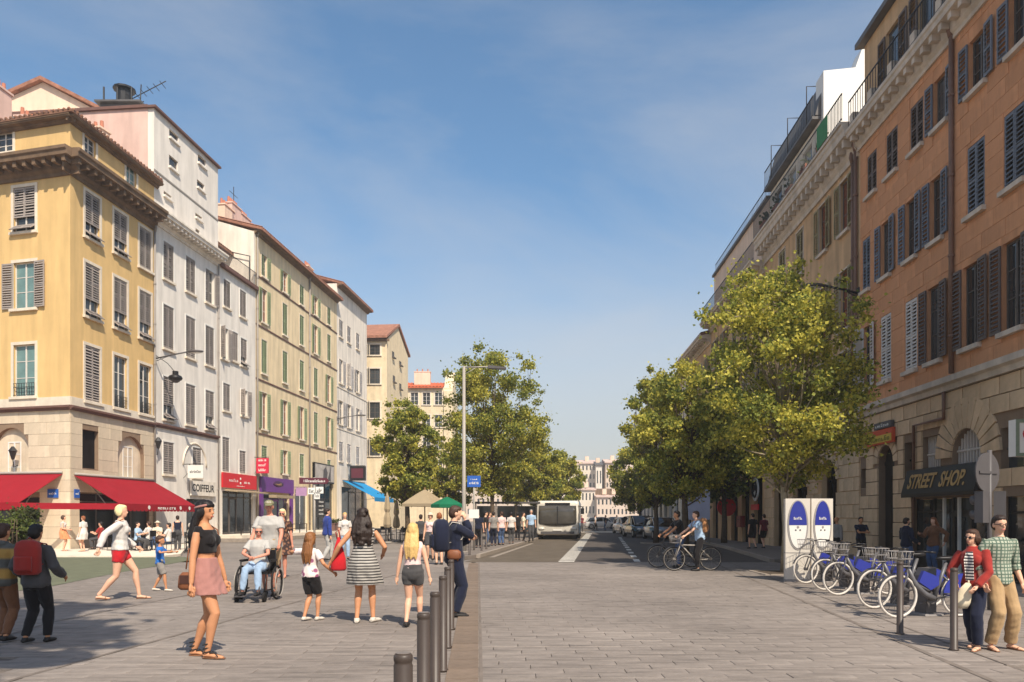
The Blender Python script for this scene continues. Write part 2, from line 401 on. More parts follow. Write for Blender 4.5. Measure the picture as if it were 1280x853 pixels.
def tiles(F, root, s0, s1, ze, zr, d0, d1, m, name='roof', step=.26):
    mb = MB(); n = int((s1-s0)/step)*4; ss = [s0+(s1-s0)*k/n for k in range(n+1)]
    hz = [.05*sin(2*pi*k/4.)+.05 for k in range(n+1)]
    rows = 5
    for r in range(rows+1):
        t = r/rows
        for k in range(n+1): mb.v.append((ss[k], d0+(d1-d0)*t, ze+(zr-ze)*t+hz[k]+.05))
    for r in range(rows):
        for k in range(n): a = r*(n+1)+k; mb.f.append((a, a+1, a+n+2, a+n+1)); mb.mi.append(0); mb.sm.append(True)
    mb.prism([(d0,ze-.12), (d0,ze+.05), (d1,zr+.05), (d1,zr-.12)], 'x', s0, s1)
    me = bpy.data.meshes.new(name); me.from_pydata(mb.v, [], mb.f); me.materials.append(m); me.polygons.foreach_set('use_smooth', mb.sm); me.update()
    return put(me, name, m, root, F)
def chimney(F, root, s, d, z, w, dd, h, m, pots=3):
    mb = MB(); mb.box(-w/2, w/2, -dd/2, dd/2, 0, h); mb.box(-w/2-.06, w/2+.06, -dd/2-.06, dd/2+.06, h, h+.1)
    c = put(mb, 'chimney', m, root, F, s, d, z)
    for k in range(pots):
        mb = MB(); mb.disc((0,0,0), .11, .45, 10, 'z', .085); mb.build('chimney_pot', M['clay'], c, ((k-(pots-1)/2)*w/pots, 0, h+.1))
    return c
def pipe(F, root, s, z0, z1, m, r=.06, dv=-.09, name='drain_pipe'):
    mb = MB(); mb.tube([(0,0,z0),(0,0,z1)], r, 8)
    for k in range(int((z1-z0)/2.2)): mb.disc((0,0,z0+1+k*2.2), r*1.35, .06, 8)
    mb.tube([(0,0,z1-.1),(0,-.06,z1+.12),(0,-.02,z1+.3)], r*1.2, 8)
    return put(mb, name, m, root, F, s, dv)
def railing(F, root, s0, s1, z, h, dv, m=None, name='railing', step=.16):
    mb = MB(); m = m or M['iron']
    mb.box(s0, s1, -.02, .02, z+h-.03, z+h); mb.box(s0, s1, -.015, .015, z+.08, z+.1)
    n = int((s1-s0)/step)
    for k in range(n+1): x = s0+(s1-s0)*k/n; mb.box(x-.009, x+.009, -.009, .009, z, z+h-.03)
    return put(mb, name, m, root, F, 0, dv)
def shop_front(F, root, sa, sb, z0, z1, fm, div=3, door=None, depth=.9, base=.45, back=None):
    """recessed dark glazed front: frame > panes, door"""
    mb = MB(); b = .07; n = div
    xs = [sa+(sb-sa)*k/n for k in range(n+1)]
    for x in xs: mb.box(max(sa, x-b/2), min(sb, x+b/2), .12, .2, z0, z1)
    for k in range(n):
        a, c = xs[k]+b/2+.001, xs[k+1]-b/2-.001
        if k != door: mb.box(a, c, .11, .19, z0, z0+base)
        mb.box(a, c, .13, .19, z1-.42, z1-.36)
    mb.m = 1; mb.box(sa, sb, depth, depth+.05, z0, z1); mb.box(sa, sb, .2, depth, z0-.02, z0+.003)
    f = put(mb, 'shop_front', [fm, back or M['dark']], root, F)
    for k in range(n):
        a, c = xs[k]+b/2, xs[k+1]-b/2; q = MB(); q.box(a, c, .15, .165, z0+(base if k != door else .02), z1-.02); q.build('pane', M['pane'], f)
        if k == door:
            q = MB(); 
            for r in ((a, a+.1, z0, z1-.42), (c-.1, c, z0, z1-.42), (a+.1, c-.1, z0, z0+.16), (a+.1, c-.1, z1-.54, z1-.42)): q.box(r[0], r[1], .10, .148, r[2], r[3])
            q.build('door', fm, f)
    return f
# ---------------- left row ----------------
A = (-20.38, 35.06)
FL = Fac(A, (.0995, .995)); FY = Fac(A, (.968, -.249))
def rows(F, px, *yy): return [(F.Z(px, b), F.Z(px, t)) for t, b in yy]
def root_at(name, label, cat, F, sv): 
    p = F.w(sv, 0, 0); return thing(name, label, cat, p)
def facade(F, root, s0, s1, z0, z1, depth, cells, wm, st, extra=(), sides=True):
    """cells: (s, zb, zt, w, kind, pane)"""
    holes = [(c[0]-c[3]/2, c[0]+c[3]/2, c[1], c[2]) for c in cells]+list(extra)
    body(F, root, s0, s1, z0, z1, depth, holes, wm, sides=sides)
    for c in cells: window(F, root, c[0], c[1], c[3], c[2]-c[1], c[4], c[6] if len(c) > 6 else st, c[5] if len(c) > 5 else None)
# -- yellow corner house
sE = FL.S(192.5); zB = FL.Z(86, 512); zC0, zC1 = FL.Z(86, 218), FL.Z(86, 191); zE = FL.Z(86, 146)
yh = root_at('corner_house', 'yellow plastered corner house on a stone base with red awnings and deep bracketed cornice', 'house', FL, 0)
stY = dict(trim=M['trim'], frame=M['frame'], shut=M['shut_grey'], sill=M['trim'], tw=.14)
ww = FL.S(125.5)-FL.S(105.5)-.1; cells = []
cx_ = [FL.S(p) for p in (115.5, 150.5, 181.5)]
for (zb, zt), kinds in zip(rows(FL, 115.5, (244,300), (332,398), (434,503)), (('tilt','tilt','closed'), ('tilt','tilt','tilt'), ('closed','rail','rail'))):
    for c, k in zip(cx_, kinds): cells.append((c, zb, zt, ww, k, M['gpane'] if k == 'rail' and c == cx_[0] else None))
cells.append((FL.S(112.5), FL.Z(112, 197), FL.Z(112, 172), .85, 'plain')); cells.append((FL.S(164), FL.Z(164, 236), FL.Z(164, 206), .9, 'plain', M['gpane']))
facade(FL, yh, 0, sE, zB+.2, zE, 9, cells, M['yellow'], stY, sides=False)
cells = []; sl = FY.S(30.5); wl = FY.S(45)-FY.S(16)-.1
for (zb, zt), k in zip(rows(FY, 30.5, (234,290), (328,386), (431,496)), ('tilt','open','rail')):
    for q, s_ in enumerate((sl, sl-3.0, sl-6.0)): cells.append((s_, zb, zt, wl if k != 'rail' else wl, k, M['gpane'] if k != 'tilt' else None))
cells += [(FY.S(5), FY.Z(8, 191), FY.Z(8, 165), 1.05, 'plain'), (FY.S(5)-3.4, FY.Z(8, 191), FY.Z(8, 165), 1.05, 'plain')]
mb = MB(); facade(FY, yh, -10.5, 0, zB+.2, zE, 9, cells, M['yellow'], stY, sides=False)
# back and party faces, ceiling
def far_faces(root, pts, z0, z1, m, name='rear_wall'):
    mb = MB(); n = len(pts); vs = [(p.x, p.y, z) for z in (z0, z1) for p in pts]
    fs = [(i, i+1, n+i+1, n+i) for i in range(n-1)]; mb.add(vs, fs, False); mb.add([(p.x, p.y, z1-.01) for p in pts], [tuple(range(n))], False)
    return mb.build(name, m, root, -Vector(root.location))
far_faces(yh, [FL.w(sE,0,0), FL.w(sE,9.5,0), FY.w(-10.5,7,0), FY.w(-10.5,0,0)], 0, zE, M['yellow'])
# stone base with openings
bL = [(FL.S(102.5), FL.S(123), FL.Z(112, 586), FL.Z(112, 538)), (FL.S(147), FL.S(180), FL.Z(160, 600), FL.Z(160, 545), 1.0)]
bL[1] = (*bL[1][:4], (bL[1][1]-bL[1][0])/2)
shopL = (FL.S(99), FL.S(186), 0.0, FL.Z(130, 618))
arch = (FY.S(-8), FY.S(36), FY.Z(14, 605), FY.Z(14, 535)); arch = (*arch, (arch[1]-arch[0])/2)
shopY = (FY.S(-60), FY.S(50), 0.0, FY.Z(14, 622))
mb = MB(); panel(mb, 0, sE, 0, zB, [bL[0], bL[1], shopL]); put(mb, 'stone_base', M['joint'], yh, FL)
mb = MB(); panel(mb, -10.5, 0, 0, zB, [arch, shopY]); put(mb, 'stone_base', M['joint'], yh, FY)
stones(FL, yh, 0, sE, 0, zB, .56, 1.15, [bL[0], bL[1], shopL], M['ystone'], .022, .012, seed=1)
stones(FY, yh, -10.5, 0, 0, zB, .56, 1.15, [arch, shopY], M['ystone'], .022, .012, seed=2)
for F, h in ((FL, bL[0]), (FL, bL[1]), (FY, arch)):
    mb = MB(); a, b, c, e = h[:4]
    if len(h) > 4:
        r = (b-a)/2; m_ = (a+b)/2; pts = [(a, c), (b, c)]+[(m_+r*cos(pi*k/12), e-r+r*sin(pi*k/12)) for k in range(13)]
        mb.prism(pts, 'y', .2, .25)
        put(mb, 'arch_infill', M['ystone'], yh, F)
        window(F, yh, m_, c+.1, r*.75, (e-c)*.72, 'plain', dict(frame=M['whitep'], tw=.05), M['pane'] if F is FY else M['whitep'], .08)
    else:
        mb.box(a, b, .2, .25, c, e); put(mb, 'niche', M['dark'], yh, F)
shop_front(FL, yh, *shopL[:2], 0.02, shopL[3], M['framed'], 4, 2, 1.6); shop_front(FY, yh, *shopY[:2], 0.02, shopY[3], M['framed'], 3, 1, 1.6)
band(FL, yh, -.1, sE, zB, zB+.2, .22, M['band']); band(FY, yh, -10.5, .1, zB-.002, zB+.198, .22, M['band'])
mb = MB(); mb.box(0, sE, -.06, .0, zB+.2, zB+.62); put(mb, 'plinth_band', M['trim'], yh, FL); mb = MB(); mb.box(-10.5, .055, -.06, 0, zB+.201, zB+.618); put(mb, 'plinth_band', M['trim'], yh, FY)
cornice(FL, yh, -.55, sE, zC0, zC1, .85, M['cornice'], .55); cornice(FY, yh, -10.5, .55, zC0-.003, zC1-.003, .85, M['cornice'], .55)
cornice(FL, yh, -.3, sE+.3, zE-.25, zE+.02, .4, M['cornice'], 0, 'eave'); cornice(FY, yh, -10.5, .3, zE-.253, zE+.017, .4, M['cornice'], 0, 'eave')
def meet(d):
    p, q = FL.w(0,d,0), FY.w(0,d,0); a, b = FL.d, FY.d; t = ((q.x-p.x)*b.y-(q.y-p.y)*b.x)/(a.x*b.y-a.y*b.x); return Vector((p.x+a.x*t, p.y+a.y*t, 0))
mb = MB(); e = [FY.w(-10.5,-.42,0), meet(-.42), FL.w(sE+.2,-.42,0)]; r_ = [FY.w(-10.5,4.6,0), meet(4.6), FL.w(sE+.2,4.6,0)]; up_ = lambda p, z: Vector((p.x, p.y, z))-Vector(yh.location)
vs = [up_(p, zE+.04) for p in e]+[up_(p, zE+.14) for p in e]+[up_(p, zE+1.2) for p in r_]+[up_(p, zE+.04) for p in r_]
mb.add(vs, [(0,1,4,3),(1,2,5,4),(3,4,7,6),(4,5,8,7),(1,0,9,10),(2,1,10,11),(6,7,10,9),(7,8,11,10),(0,3,6,9),(2,11,8,5)], False)
for (a, b, c, d_) in ((e[0],e[1],r_[0],r_[1]), (e[1],e[2],r_[1],r_[2])):
    n = int((b-a).length/.27)
    for k in range(n):
        p, q = a.lerp(b, (k+.5)/n), c.lerp(d_, (k+.5)/n); p = up_(p, zE+.17); q = up_(q, zE+1.23); mb.tube([p, p.lerp(q,.5), q], .075, 6)
mb.build('roof', M['tiled'], yh)
for sv, dv, hh in ((1.6, 4.9, 1.5), (3.9, 5.2, 1.2)): chimney(FL, yh, sv, dv, zE+.9, 1.0, .6, hh, M['pink'])
chimney(FY, yh, -3.2, 4.7, zE+.9, 1.6, .7, 1.1, M['peach'], 4)
# corner pipe between yellow and white
pipe(FL, yh, sE-.06, .1, zC0, M['pipeg'], .06)
# -- house behind with salmon gable, far left
ph = thing('gabled_house', 'salmon gabled house rising behind the yellow corner house', 'house', (-27.5, 47, 0))
mb = MB(); zt = zy(103, 47); mb.prism([(-9,0), (2.5,0), (2.5,zt-2.1), (-1.5,zt), (-9,zt-3.4)], 'y', 0, 6); mb.build('wall', M['peach'], ph)
mb = MB(); mb.prism([(-9.3,zt-3.42), (-1.5,zt+.02), (2.9,zt-2.2), (2.9,zt-2.0), (-1.5,zt+.25), (-9.3,zt-3.2)], 'y', -.3, 6.3); mb.build('roof', M['tile'], ph)
# -- tall white house with pink party wall
sW0, sW1 = sE, FL.S(272.5); zR = FL.Z(191, 134)
wh = root_at('white_house', 'tall white house with grey shutters and a bare pink party wall', 'house', FL, sW0)
stW = dict(trim=M['whitep'], frame=M['frame'], shut=M['shut_grey'], sill=M['trim'], tw=.07)
cw = [FL.S(p) for p in (210.5, 238, 262)]; w_ = FL.S(217.3)-FL.S(204.2); cells = []
for (zb, zt), kinds in zip(rows(FL, 210.5, (305,351), (383,437), (472,525)), (('closed','closed','half'), ('closed','closed','closed'), ('tilt','closed','tilt'))):
    for c, k in zip(cw, kinds): cells.append((c, zb, zt, w_, k))
zb, zt = FL.Z(210, 593), FL.Z(210, 553); cells.append((cw[0], zb, zt, w_, 'closed')); cells.append((FL.S(246), zb, FL.Z(246, 560), w_*.95, 'closed'))
for px, yb, yt, wq in ((217.5, 176, 166, 1.0), (217, 212, 198, .95), (252.5, 207, 197, 1.0), (251, 237, 228, .9), (209.5, 247, 242, .8), (248.5, 274, 269, .8), (247, 294, 287, .5)):
    cells.append((FL.S(px), FL.Z(px, yb), FL.Z(px, yt), wq, 'slot', None, dict(frame=M['shut_taupe'], sill=M['white'], tw=.02)))
door = (FL.S(233), FL.S(256), 0.0, FL.Z(244, 624))
facade(FL, wh, sW0, sW1, 0, zR, 10, cells, M['white'], stW, [door])
shop_front(FL, wh, *door[:2], .02, door[3], M['framed'], 2, 0, 1.2)
mb = MB(); mb.prism([(.35,0), (10.02,0), (10.02,zR-.9), (3.5,zR+.02), (.35,zR+.02)], 'x', sW0-.03, sW0-.004); put(mb, 'party_wall', M['pink'], wh, FL)
mb = MB(); mb.box(sW0-.15, sW1+.1, -.18, .3, zR, zR+.12); mb.box(sW0-.16, sW0+.1, .3, 10.1, zR+.001, zR+.16); put(mb, 'roof_edging', M['band'], wh, FL)
cornice(FL, wh, sW0, sW1+.1, FL.Z(208, 290), FL.Z(208, 274), .7, M['white2'], .42)
mb = MB(); mb.box(sW0, sW1, -.03, .01, FL.Z(210, 247)+.9, FL.Z(210, 247)+1.0); put(mb, 'string_course', M['pipeg'], wh, FL)
band(FL, wh, sW0, sW1, zB+.04, zB+.26, .16, M['band'])
mb = MB()
rA = (FL.S(258)-FL.S(229))/2; 
mb.tube([F for F in [(FL.S(243.5)+rA*cos(pi*k/14), -.02, FL.Z(244, 566)-rA*.6+rA*sin(pi*k/14)) for k in range(15)]], .06, 6); put(mb, 'arch_moulding', M['trim'], wh, FL)
pipe(FL, wh, sW1-.08, .1, FL.Z(270, 320), M['pipeg'], .05)
# rooftop plant on the white house: a thing that stands on it
rp = thing('rooftop_plant', 'dark rooftop lift housing with antennas on the pink-sided white house', 'rooftop plant', FL.w(sW0+1.2, 2.6, zR+.05))
mb = MB(); mb.box(-1.0, 1.2, -.5, .6, 0, .75); mb.box(-1.25, 1.35, -.7, .75, .75, .85); mb.build('housing', M['slate'], rp)
mb = MB(); mb.disc((.1,0,.85), .55, .12, 12); mb.disc((.1,0,.97), .42, .75, 12); mb.disc((.1,0,1.72), .6, .1, 12); mb.build('cowl', M['black'], rp)
mb = MB()
mb.tube([(1.1,-.3,0),(1.2,-.3,1.9)], .035, 6); mb.tube([(.5,-.3,1.0),(2.6,-.3,2.1)], .025, 6)
for k in range(6): q = .6+k*.36; mb.tube([(q,-.65,1.05+q*.42-.15),(q,.1,1.05+q*.42-.15)], .018, 5)
mb.tube([(-1.6,0,-1.2),(.2,0,.5)], .05, 6); mb.tube([(-1.5,-.2,.1),(1.3,-.2,1.0)], .03, 6)
mb.build('antenna', M['iron'], rp)
for x in (-.75, .0, .8):
    mb = MB(); mb.disc((0,0,0), .05, .75, 8); mb.build('mast', M['iron'], rp, (x, -.6, .85))
# -- narrow white house with roof terrace
sN1 = FL.S(319.5); zN = FL.Z(275, 331)
nh = root_at('narrow_house', 'narrow white house with a railed roof terrace between taller fronts', 'house', FL, sW1)
cells = []; wn = FL.S(289)-FL.S(279.5)
for px, t, b, k in ((283.5,351,385,'closed'), (303.5,364,397,'closed'), (280.5,410,449,'ajar'), (294,416,452,'closed'), (304.5,424,458,'tilt'), (283,480,514,'closed'), (305,488,520,'ajar'), (282,547,590,'closed'), (303,564,592,'closed')):
    cells.append((FL.S(px), FL.Z(px,b), FL.Z(px,t), wn*.9 if px != 294 else wn*.7, k))
door = (FL.S(278), FL.S(316), 0.0, FL.Z(300, 615))
facade(FL, nh, sW1, sN1, 0, zN, 10, cells, M['white'], stW, [door])
shop_front(FL, nh, *door[:2], .02, door[3], M['framed'], 4, 1, 1.2)
mb = MB(); mb.box(sW1, sN1, -.25, .2, zN-.12, zN+.12); put(mb, 'terrace_edge', M['band'], nh, FL)
railing(FL, nh, sW1+.05, sN1-.05, zN+.12, 1.0, -.08)
mb = MB(); zp = FL.Z(285, 292); panel(mb, sW1, sN1, zN, zp, [(sW1+.7, sW1+2.2, zN+.1, zN+2.3), (sW1+3, sW1+4.4, zN+.1, zN+2.3)], .2, 2.2); put(mb, 'attic_wall', M['white2'], nh, FL)
mb = MB(); mb.box(sW1+.7, sW1+2.2, 2.36, 2.4, zN+.1, zN+2.3); mb.box(sW1+3, sW1+4.4, 2.36, 2.4, zN+.1, zN+2.3); put(mb, 'terrace_door', M['pane'], nh, FL)
tiles(FL, nh, sW1, sN1, zp, zp+1.2, 1.5, 6, M['tiled'])
mb = MB(); mb.tube([(sN1-.5,.2,zN), (sN1-.5,.2,zN+2.2), (sN1-.5,1.6,zp+.1)], .04, 6); put(mb, 'awning_pole', M['iron'], nh, FL)
# -- beige house with sage shutters
sB1 = FL.S(421); zBe = FL.Z(321, 289)
bh = root_at('beige_house', 'long beige house with sage green shutters and clay roof edge', 'house', FL, sN1)
stB = dict(trim=M['trim'], frame=M['frame'], shut=M['shut_green'], sill=M['trim'], tw=.06)
cb = [FL.S(p) for p in (330, 356, 377, 394.5, 411)]; wb = .95; cells = []
zz = lambda z: EYE+(z-EYE)*1.12
for zb, zt, kk in ((zz(17.3), zz(18.75), ('half','open','closed','open','closed')), (zz(14.3), zz(16.5), ('open','closed','closed','open','closed')), (zz(10.95), zz(13.15), ('closed','closed','closed','closed','open')),
                   (zz(7.3), zz(9.7), ('open','open','open','closed','open')), (zz(4.55), zz(6.2), ('closed','open','closed','none','closed'))):
    for c, k in zip(cb, kk):
        if k != 'none': cells.append((c, zb, zt, wb, k, M['bpane'] if k == 'open' else None))
d1 = (FL.S(328), FL.S(360), 0, FL.Z(345, 618)); d2 = (FL.S(390.5), FL.S(416), 0, FL.Z(403, 580)); d3 = (FL.S(369), FL.S(384), 0, FL.Z(376, 612))
facade(FL, bh, sN1, sB1, 0, zBe, 10, cells, M['beige'], stB, [d1, d2, d3])
shop_front(FL, bh, *d1[:2], .02, d1[3], mat('purple_paint', srgb(104,52,128), .5, .4, var=.08), 3, 1, 1.2)
shop_front(FL, bh, *d2[:2], .02, d2[3], M['black'], 3, 1, 1.2, base=.3); shop_front(FL, bh, *d3[:2], .02, d3[3], M['whitep'], 2, None, 1.2)
for z in (6.9, 10.4, 13.9, 17.05): mb = MB(); mb.box(sN1, sB1, -.05, .01, zz(z), zz(z)+.1); put(mb, 'string_course', M['band'], bh, FL)
cornice(FL, bh, sN1-.2, sB1+.1, zBe-.3, zBe, .55, M['cornice'], 0, 'eave')
tiles(FL, bh, sN1-.3, sB1+.1, zBe+.02, zBe+1.5, -.62, 5, M['tile'])
for px, hh, np in ((333, 1.7, 4), (341, 2.3, 5), (352, 2.1, 5), (364, 1.8, 4), (373, 1.6, 3)): chimney(FL, bh, FL.S(px), 3.2, zBe+.7, 1.5, .7, hh, M['pink'] if np > 4 else M['peach'], np)
mb = MB(); mb.tube([(FL.S(348),3.6,zBe+2),(FL.S(348),3.6,zBe+5)], .03, 5); mb.tube([(FL.S(348)-.7,3.6,zBe+4.4),(FL.S(348)+.7,3.6,zBe+4.4)], .02, 5); put(mb, 'antenna', M['iron'], bh, FL)
mb = MB(); mb.prism([(0, zN), (10, zN), (10, zBe-.2), (5, zBe+1.35), (0, zBe-.2)], 'x', sN1-.28, sN1-.004); put(mb, 'party_wall', M['white2'], bh, FL)
pipe(FL, bh, sN1+.12, .1, zBe-.3, M['pipeg'], .07); pipe(FL, bh, FL.S(386), .1, zBe-.3, M['pipeg'], .07)
# -- pale house
sP1 = FL.S(458.5); zP = FL.Z(440, 372)
pl = root_at('pale_house', 'pale grey-white house with lilac shutters behind the blue awning', 'house', FL, sB1)
stP = dict(trim=M['white2'], frame=M['frame'], shut=M['shut_lilac'], sill=M['trim'], tw=.06); cells = []
cp = [FL.S(p) for p in (426, 436, 447)]
for (zb, zt), kk in zip(rows(FL, 440, (412,432), (459,487), (508,536), (557,580)), (('closed','closed','closed'), ('half','ajar','open'), ('open','open','half'), ('closed','closed','closed'))):
    for c, k in zip(cp, kk): cells.append((c, zb, zt, 1.15, k))
d1 = (FL.S(427), FL.S(455), 0, FL.Z(440, 610))
facade(FL, pl, sB1, sP1, 0, zP, 12, cells, M['white2'], stP, [d1])
shop_front(FL, pl, *d1[:2], .02, d1[3], M['black'], 3, 1, 1.2)
cornice(FL, pl, sB1, sP1+.3, zP-.3, zP, .6, M['cornice'], 0, 'eave'); tiles(FL, pl, sB1, sP1+.3, zP+.02, zP+1.9, -.65, 6, M['tile'])
for z in (536, 487): mb = MB(); mb.box(sB1, sP1, -.05, .01, FL.Z(440, z)-.5, FL.Z(440, z)-.4); put(mb, 'string_course', M['trim'], pl, FL)
chimney(FL, pl, (sB1+sP1)/2-2, 4, zP+1, 1.4, .7, 1.5, M['peach'], 4)
# -- cream gabled house
yg = 85.0; g0 = at(483.5, yg); 
gh = thing('gable_house', 'cream stone house with a pointed gable end beyond the pale house', 'house', g0)
FG = Fac((g0.x-9, yg), (1, 0)); FG2 = Fac((g0.x, g0.y), (.0995, .995))
zt = zy(424, yg); cells = []
for t, b in ((431,444), (461,480), (503,523), (550, 570)):
    for px in (468.5, 453, 440): cells.append((FG.S(px), zy(b, yg), zy(t, yg), 1.15, 'plain'))
facade(FG, gh, 0, 9, 0, zt, 11, cells, M['cream'], dict(trim=M['trim'], frame=M['framed'], tw=.18), sides=False)
s2 = FG2.S(510); zt2 = FG2.Z(510, 446); zpk = FG2.Z(497, 409)
mb = MB(); mb.add([(0,0,0), (s2,0,0), (s2,0,zt2), (s2/2,0,zpk), (0,0,zt)], [(0,1,2,3,4)], False); mb.add([(0,9,0), (s2,9,0), (s2,9,zt2), (0,9,zt)], [(0,1,2,3)]); mb.quad((s2,0,0),(s2,9,0),(s2,9,zt2),(s2,0,zt2))
put(mb, 'gable_wall', M['cream'], gh, FG2)
for px, t, b in ((491, 440, 447), (500, 452, 457), (492, 470, 478), (500, 480, 487)): window(FG2, gh, FG2.S(px), FG2.Z(px, b), .8, FG2.Z(px, t)-FG2.Z(px, b), 'plain', dict(frame=M['framed'], tw=.05), dv=-.17)
mb = MB(); mb.prism([(-.7, zt), (s2/2, zpk+.1), (s2+.5, zt2), (s2+.5, zt2+.25), (s2/2, zpk+.4), (-.7, zt+.28)], 'y', -.2, 9); put(mb, 'roof', M['tile'], gh, FG2)
mb = MB(); mb.box(0, 9.3, -.25, 0, zt-.25, zt); put(mb, 'eave', M['cornice'], gh, FG)
# -- red roofed house far behind the trees
yr = 112.0; rh = thing('red_roofed_house', 'cream house with a red tiled roof seen between the trees', 'house', at(533, yr))
FR0 = Fac((at(506, yr).x, yr), (1, 0)); zt = zy(485, yr); wid = at(566, yr).x-at(506, yr).x
cells = [(wid*q, zt-2.5-3.3*r, zt-.7-3.3*r, 1.1, 'plain') for q in (.2, .45, .7, .9) for r in range(4)]
facade(FR0, rh, 0, wid, 0, zt, 10, cells, M['cream'], dict(trim=M['trim'], frame=M['frame'], tw=.15))
tiles(FR0, rh, -.4, wid*.8, zt+.02, zt+1.7, -.5, 6, mat('red_tiles', srgb(190,96,62), .9, .15, var=.25, vs=3), step=.5); chimney(FR0, rh, wid*.32, 3, zt+.9, 2.4, 1, 1.9, M['peach'], 3)
mb = MB(); mb.prism([(-.3, 0), (8, 0), (8, zt-.5), (4, zt+3), (-.3, zt-.5)], 'x', wid*.8+.1, wid*1.0-.02); put(mb, 'gable_wall', M['cream'], rh, FR0)

# ---------------- right row ----------------
FR = Fac((12.43, 27.1), (-.0483, -.9988)); SR = 15.2
zK = FR.Z(1076, 524); zKc = FR.Z(1069, 186); zKt = FR.Z(1069, 170)
oh = root_at('orange_house', 'large orange rendered house with slate blue shutters above a rusticated stone ground floor', 'house', FR, 0)
stO = dict(frame=M['framed'], shut=M['shut_blue'], sill=M['trimr'], tw=.05); stOb = dict(stO, shut=M['shut_brown']); stOp = dict(stO, shut=M['shut_pale'])
cells = []
def col(px, zb, zt, w, k, st=stO, pane=None): cells.append((FR.S(px), zb, zt, w, k, pane, st))
z3b, z3t = FR.Z(1115, 217), FR.Z(1115, 163); z2b, z2t = FR.Z(1108, 345), FR.Z(1108, 276); z1b, z1t = FR.Z(1107, 476), FR.Z(1107, 394)
for px, k, w, st in ((1090,'closed',.75,stOb), (1115,'closed',.8,stOb), (1146,'closed',.8,stOb), (1176,'open',.78,stO), (1222,'open',.8,stO), (1275,'open',.8,stO), (1345,'closed',.8,stO), (1440,'open',.8,stO)): col(px, z3b, z3t, w, k, st)
for px, k, w in ((1083,'closed',.62), (1107.5,'open',.72), (1139,'open',.72), (1171,'open',.72), (1220,'closed',.8), (1268,'closed',.82), (1338,'open',.8), (1430,'open',.8)): col(px, z2b, z2t, w, k)
for px, k, w, st in ((1085,'ajar',.7,stOp), (1107.5,'closed',.75,stOp), (1139,'closed',.75,stOp), (1168,'open',.8,stOb), (1214,'open',.84,stOb), (1266,'open',.84,stOb), (1345,'open',.8,stOb), (1440,'open',.8,stOb)): col(px, z1b, z1t, w, k, st)
def op(a, b, t, bt, arch=0, px=None):
    s0, s1 = sorted((FR.S(a), FR.S(b))); q = px or (a+b)/2; h = (s0, s1, FR.Z(q, bt) if bt < 690 else 0.0, FR.Z(q, t))
    return (*h, (s1-s0)/2+arch) if arch else h
g_door = op(1098.5, 1118, 557, 700, .34); g_slot = op(1131, 1143, 553, 597); g_sh = op(1154, 1176, 545, 592); g_arch = op(1190.5, 1228, 536, 590, .85); g_shop = op(1141, 1240, 622, 700); g_r = op(1251, 1282, 533, 585); g_r2 = op(1254, 1300, 620, 700)
g_sl2 = op(1076.5, 1084, 586, 610)
gh_ = [g_door, g_slot, g_sh, g_arch, g_shop, g_r, g_r2, g_sl2]
holes = [(c[0]-c[3]/2, c[0]+c[3]/2, c[1], c[2]) for c in cells]
body(FR, oh, 0, SR, zK+.35, zKt, 12, holes, M['orange'])
for c in cells: window(FR, oh, c[0], c[1], c[3], c[2]-c[1], c[4], c[6], c[5])
stones(FR, oh, 0, SR, zK+.36, zKc-.05, .44, 1.0, [(h[0]-.03, h[1]+.03, h[2]-.14, h[3]+.03) for h in holes], M['orange'], .012, .012, 'render_block', seed=5)
mb = MB(); panel(mb, 0, SR, 0, zK, gh_, .3); put(mb, 'ground_floor_wall', M['joint'], oh, FR)
stones(FR, oh, 0, SR, 0, zK-.02, .46, .85, gh_, M['stone'], .05, .03, seed=3)
r = (g_arch[1]-g_arch[0])/2; arch_wedges(FR, oh, (g_arch[0]+g_arch[1])/2, g_arch[3]-r, r+.02, r+.84, 13, M['stone'], 0, .055)
r = (g_door[1]-g_door[0])/2; arch_wedges(FR, oh, (g_door[0]+g_door[1])/2, g_door[3]-r, r+.02, r+.33, 9, M['stone'], 0, .055)
mb = MB(); a, b, c, e = g_door[:4]; mb.box(a, b, .22, .27, c, e); mb.box(a, b, .19, .22, e-r-.06, e-r+.06); mb.box((a+b)/2-.03, (a+b)/2+.03, .2, .22, c, e-r)
for k in range(3):
    for x in ((a*3+b)/4, (a+b*3)/4): mb.box(x-.2, x+.2, .205, .22, c+.2+k*.95, c+1.0+k*.95)
put(mb, 'door', M['black'], oh, FR)
for g in (g_slot, g_sl2, g_r): mb = MB(); mb.box(g[0], g[1], .2, .24, g[2], g[3]); mb.box(g[0], g[1], .15, .2, (g[2]+g[3])/2-.03, (g[2]+g[3])/2+.03); put(mb, 'pane', M['pane'], oh, FR)
def slatted(g, m, name='shutter', n=9):
    mb = MB(); a, b, c, e = g[:4]; mb.box(a, b, .2, .24, c, e); 
    for k in range(n):
        x = a+(k+.5)*(b-a)/n; hh = e if len(g) < 5 else e-(b-a)/2+sqrt(max(0, ((b-a)/2)**2-(x-(a+b)/2)**2))
        mb.box(x-.022, x+.022, .13, .17, c, hh)
    for q in (.02, .5): mb.box(a, b, .11, .13, c+(e-c)*q, c+(e-c)*q+.05)
    put(mb, name, m, oh, FR)
slatted(g_sh, M['shut_pale'], 'grille', 8); slatted(g_arch, M['shut_pale'], 'window_bars', 10)
shop_front(FR, oh, g_shop[0], g_shop[1], .02, g_shop[3], M['black'], 4, 2, 1.6, base=.5); shop_front(FR, oh, g_r2[0], g_r2[1], .02, g_r2[3], M['black'], 2, None, 1.4)
mb = MB(); s_d = FR.S(1187); 
for x in (s_d-.42, s_d+.36): mb.box(x, x+.07, .02, .09, 0, 2.35)
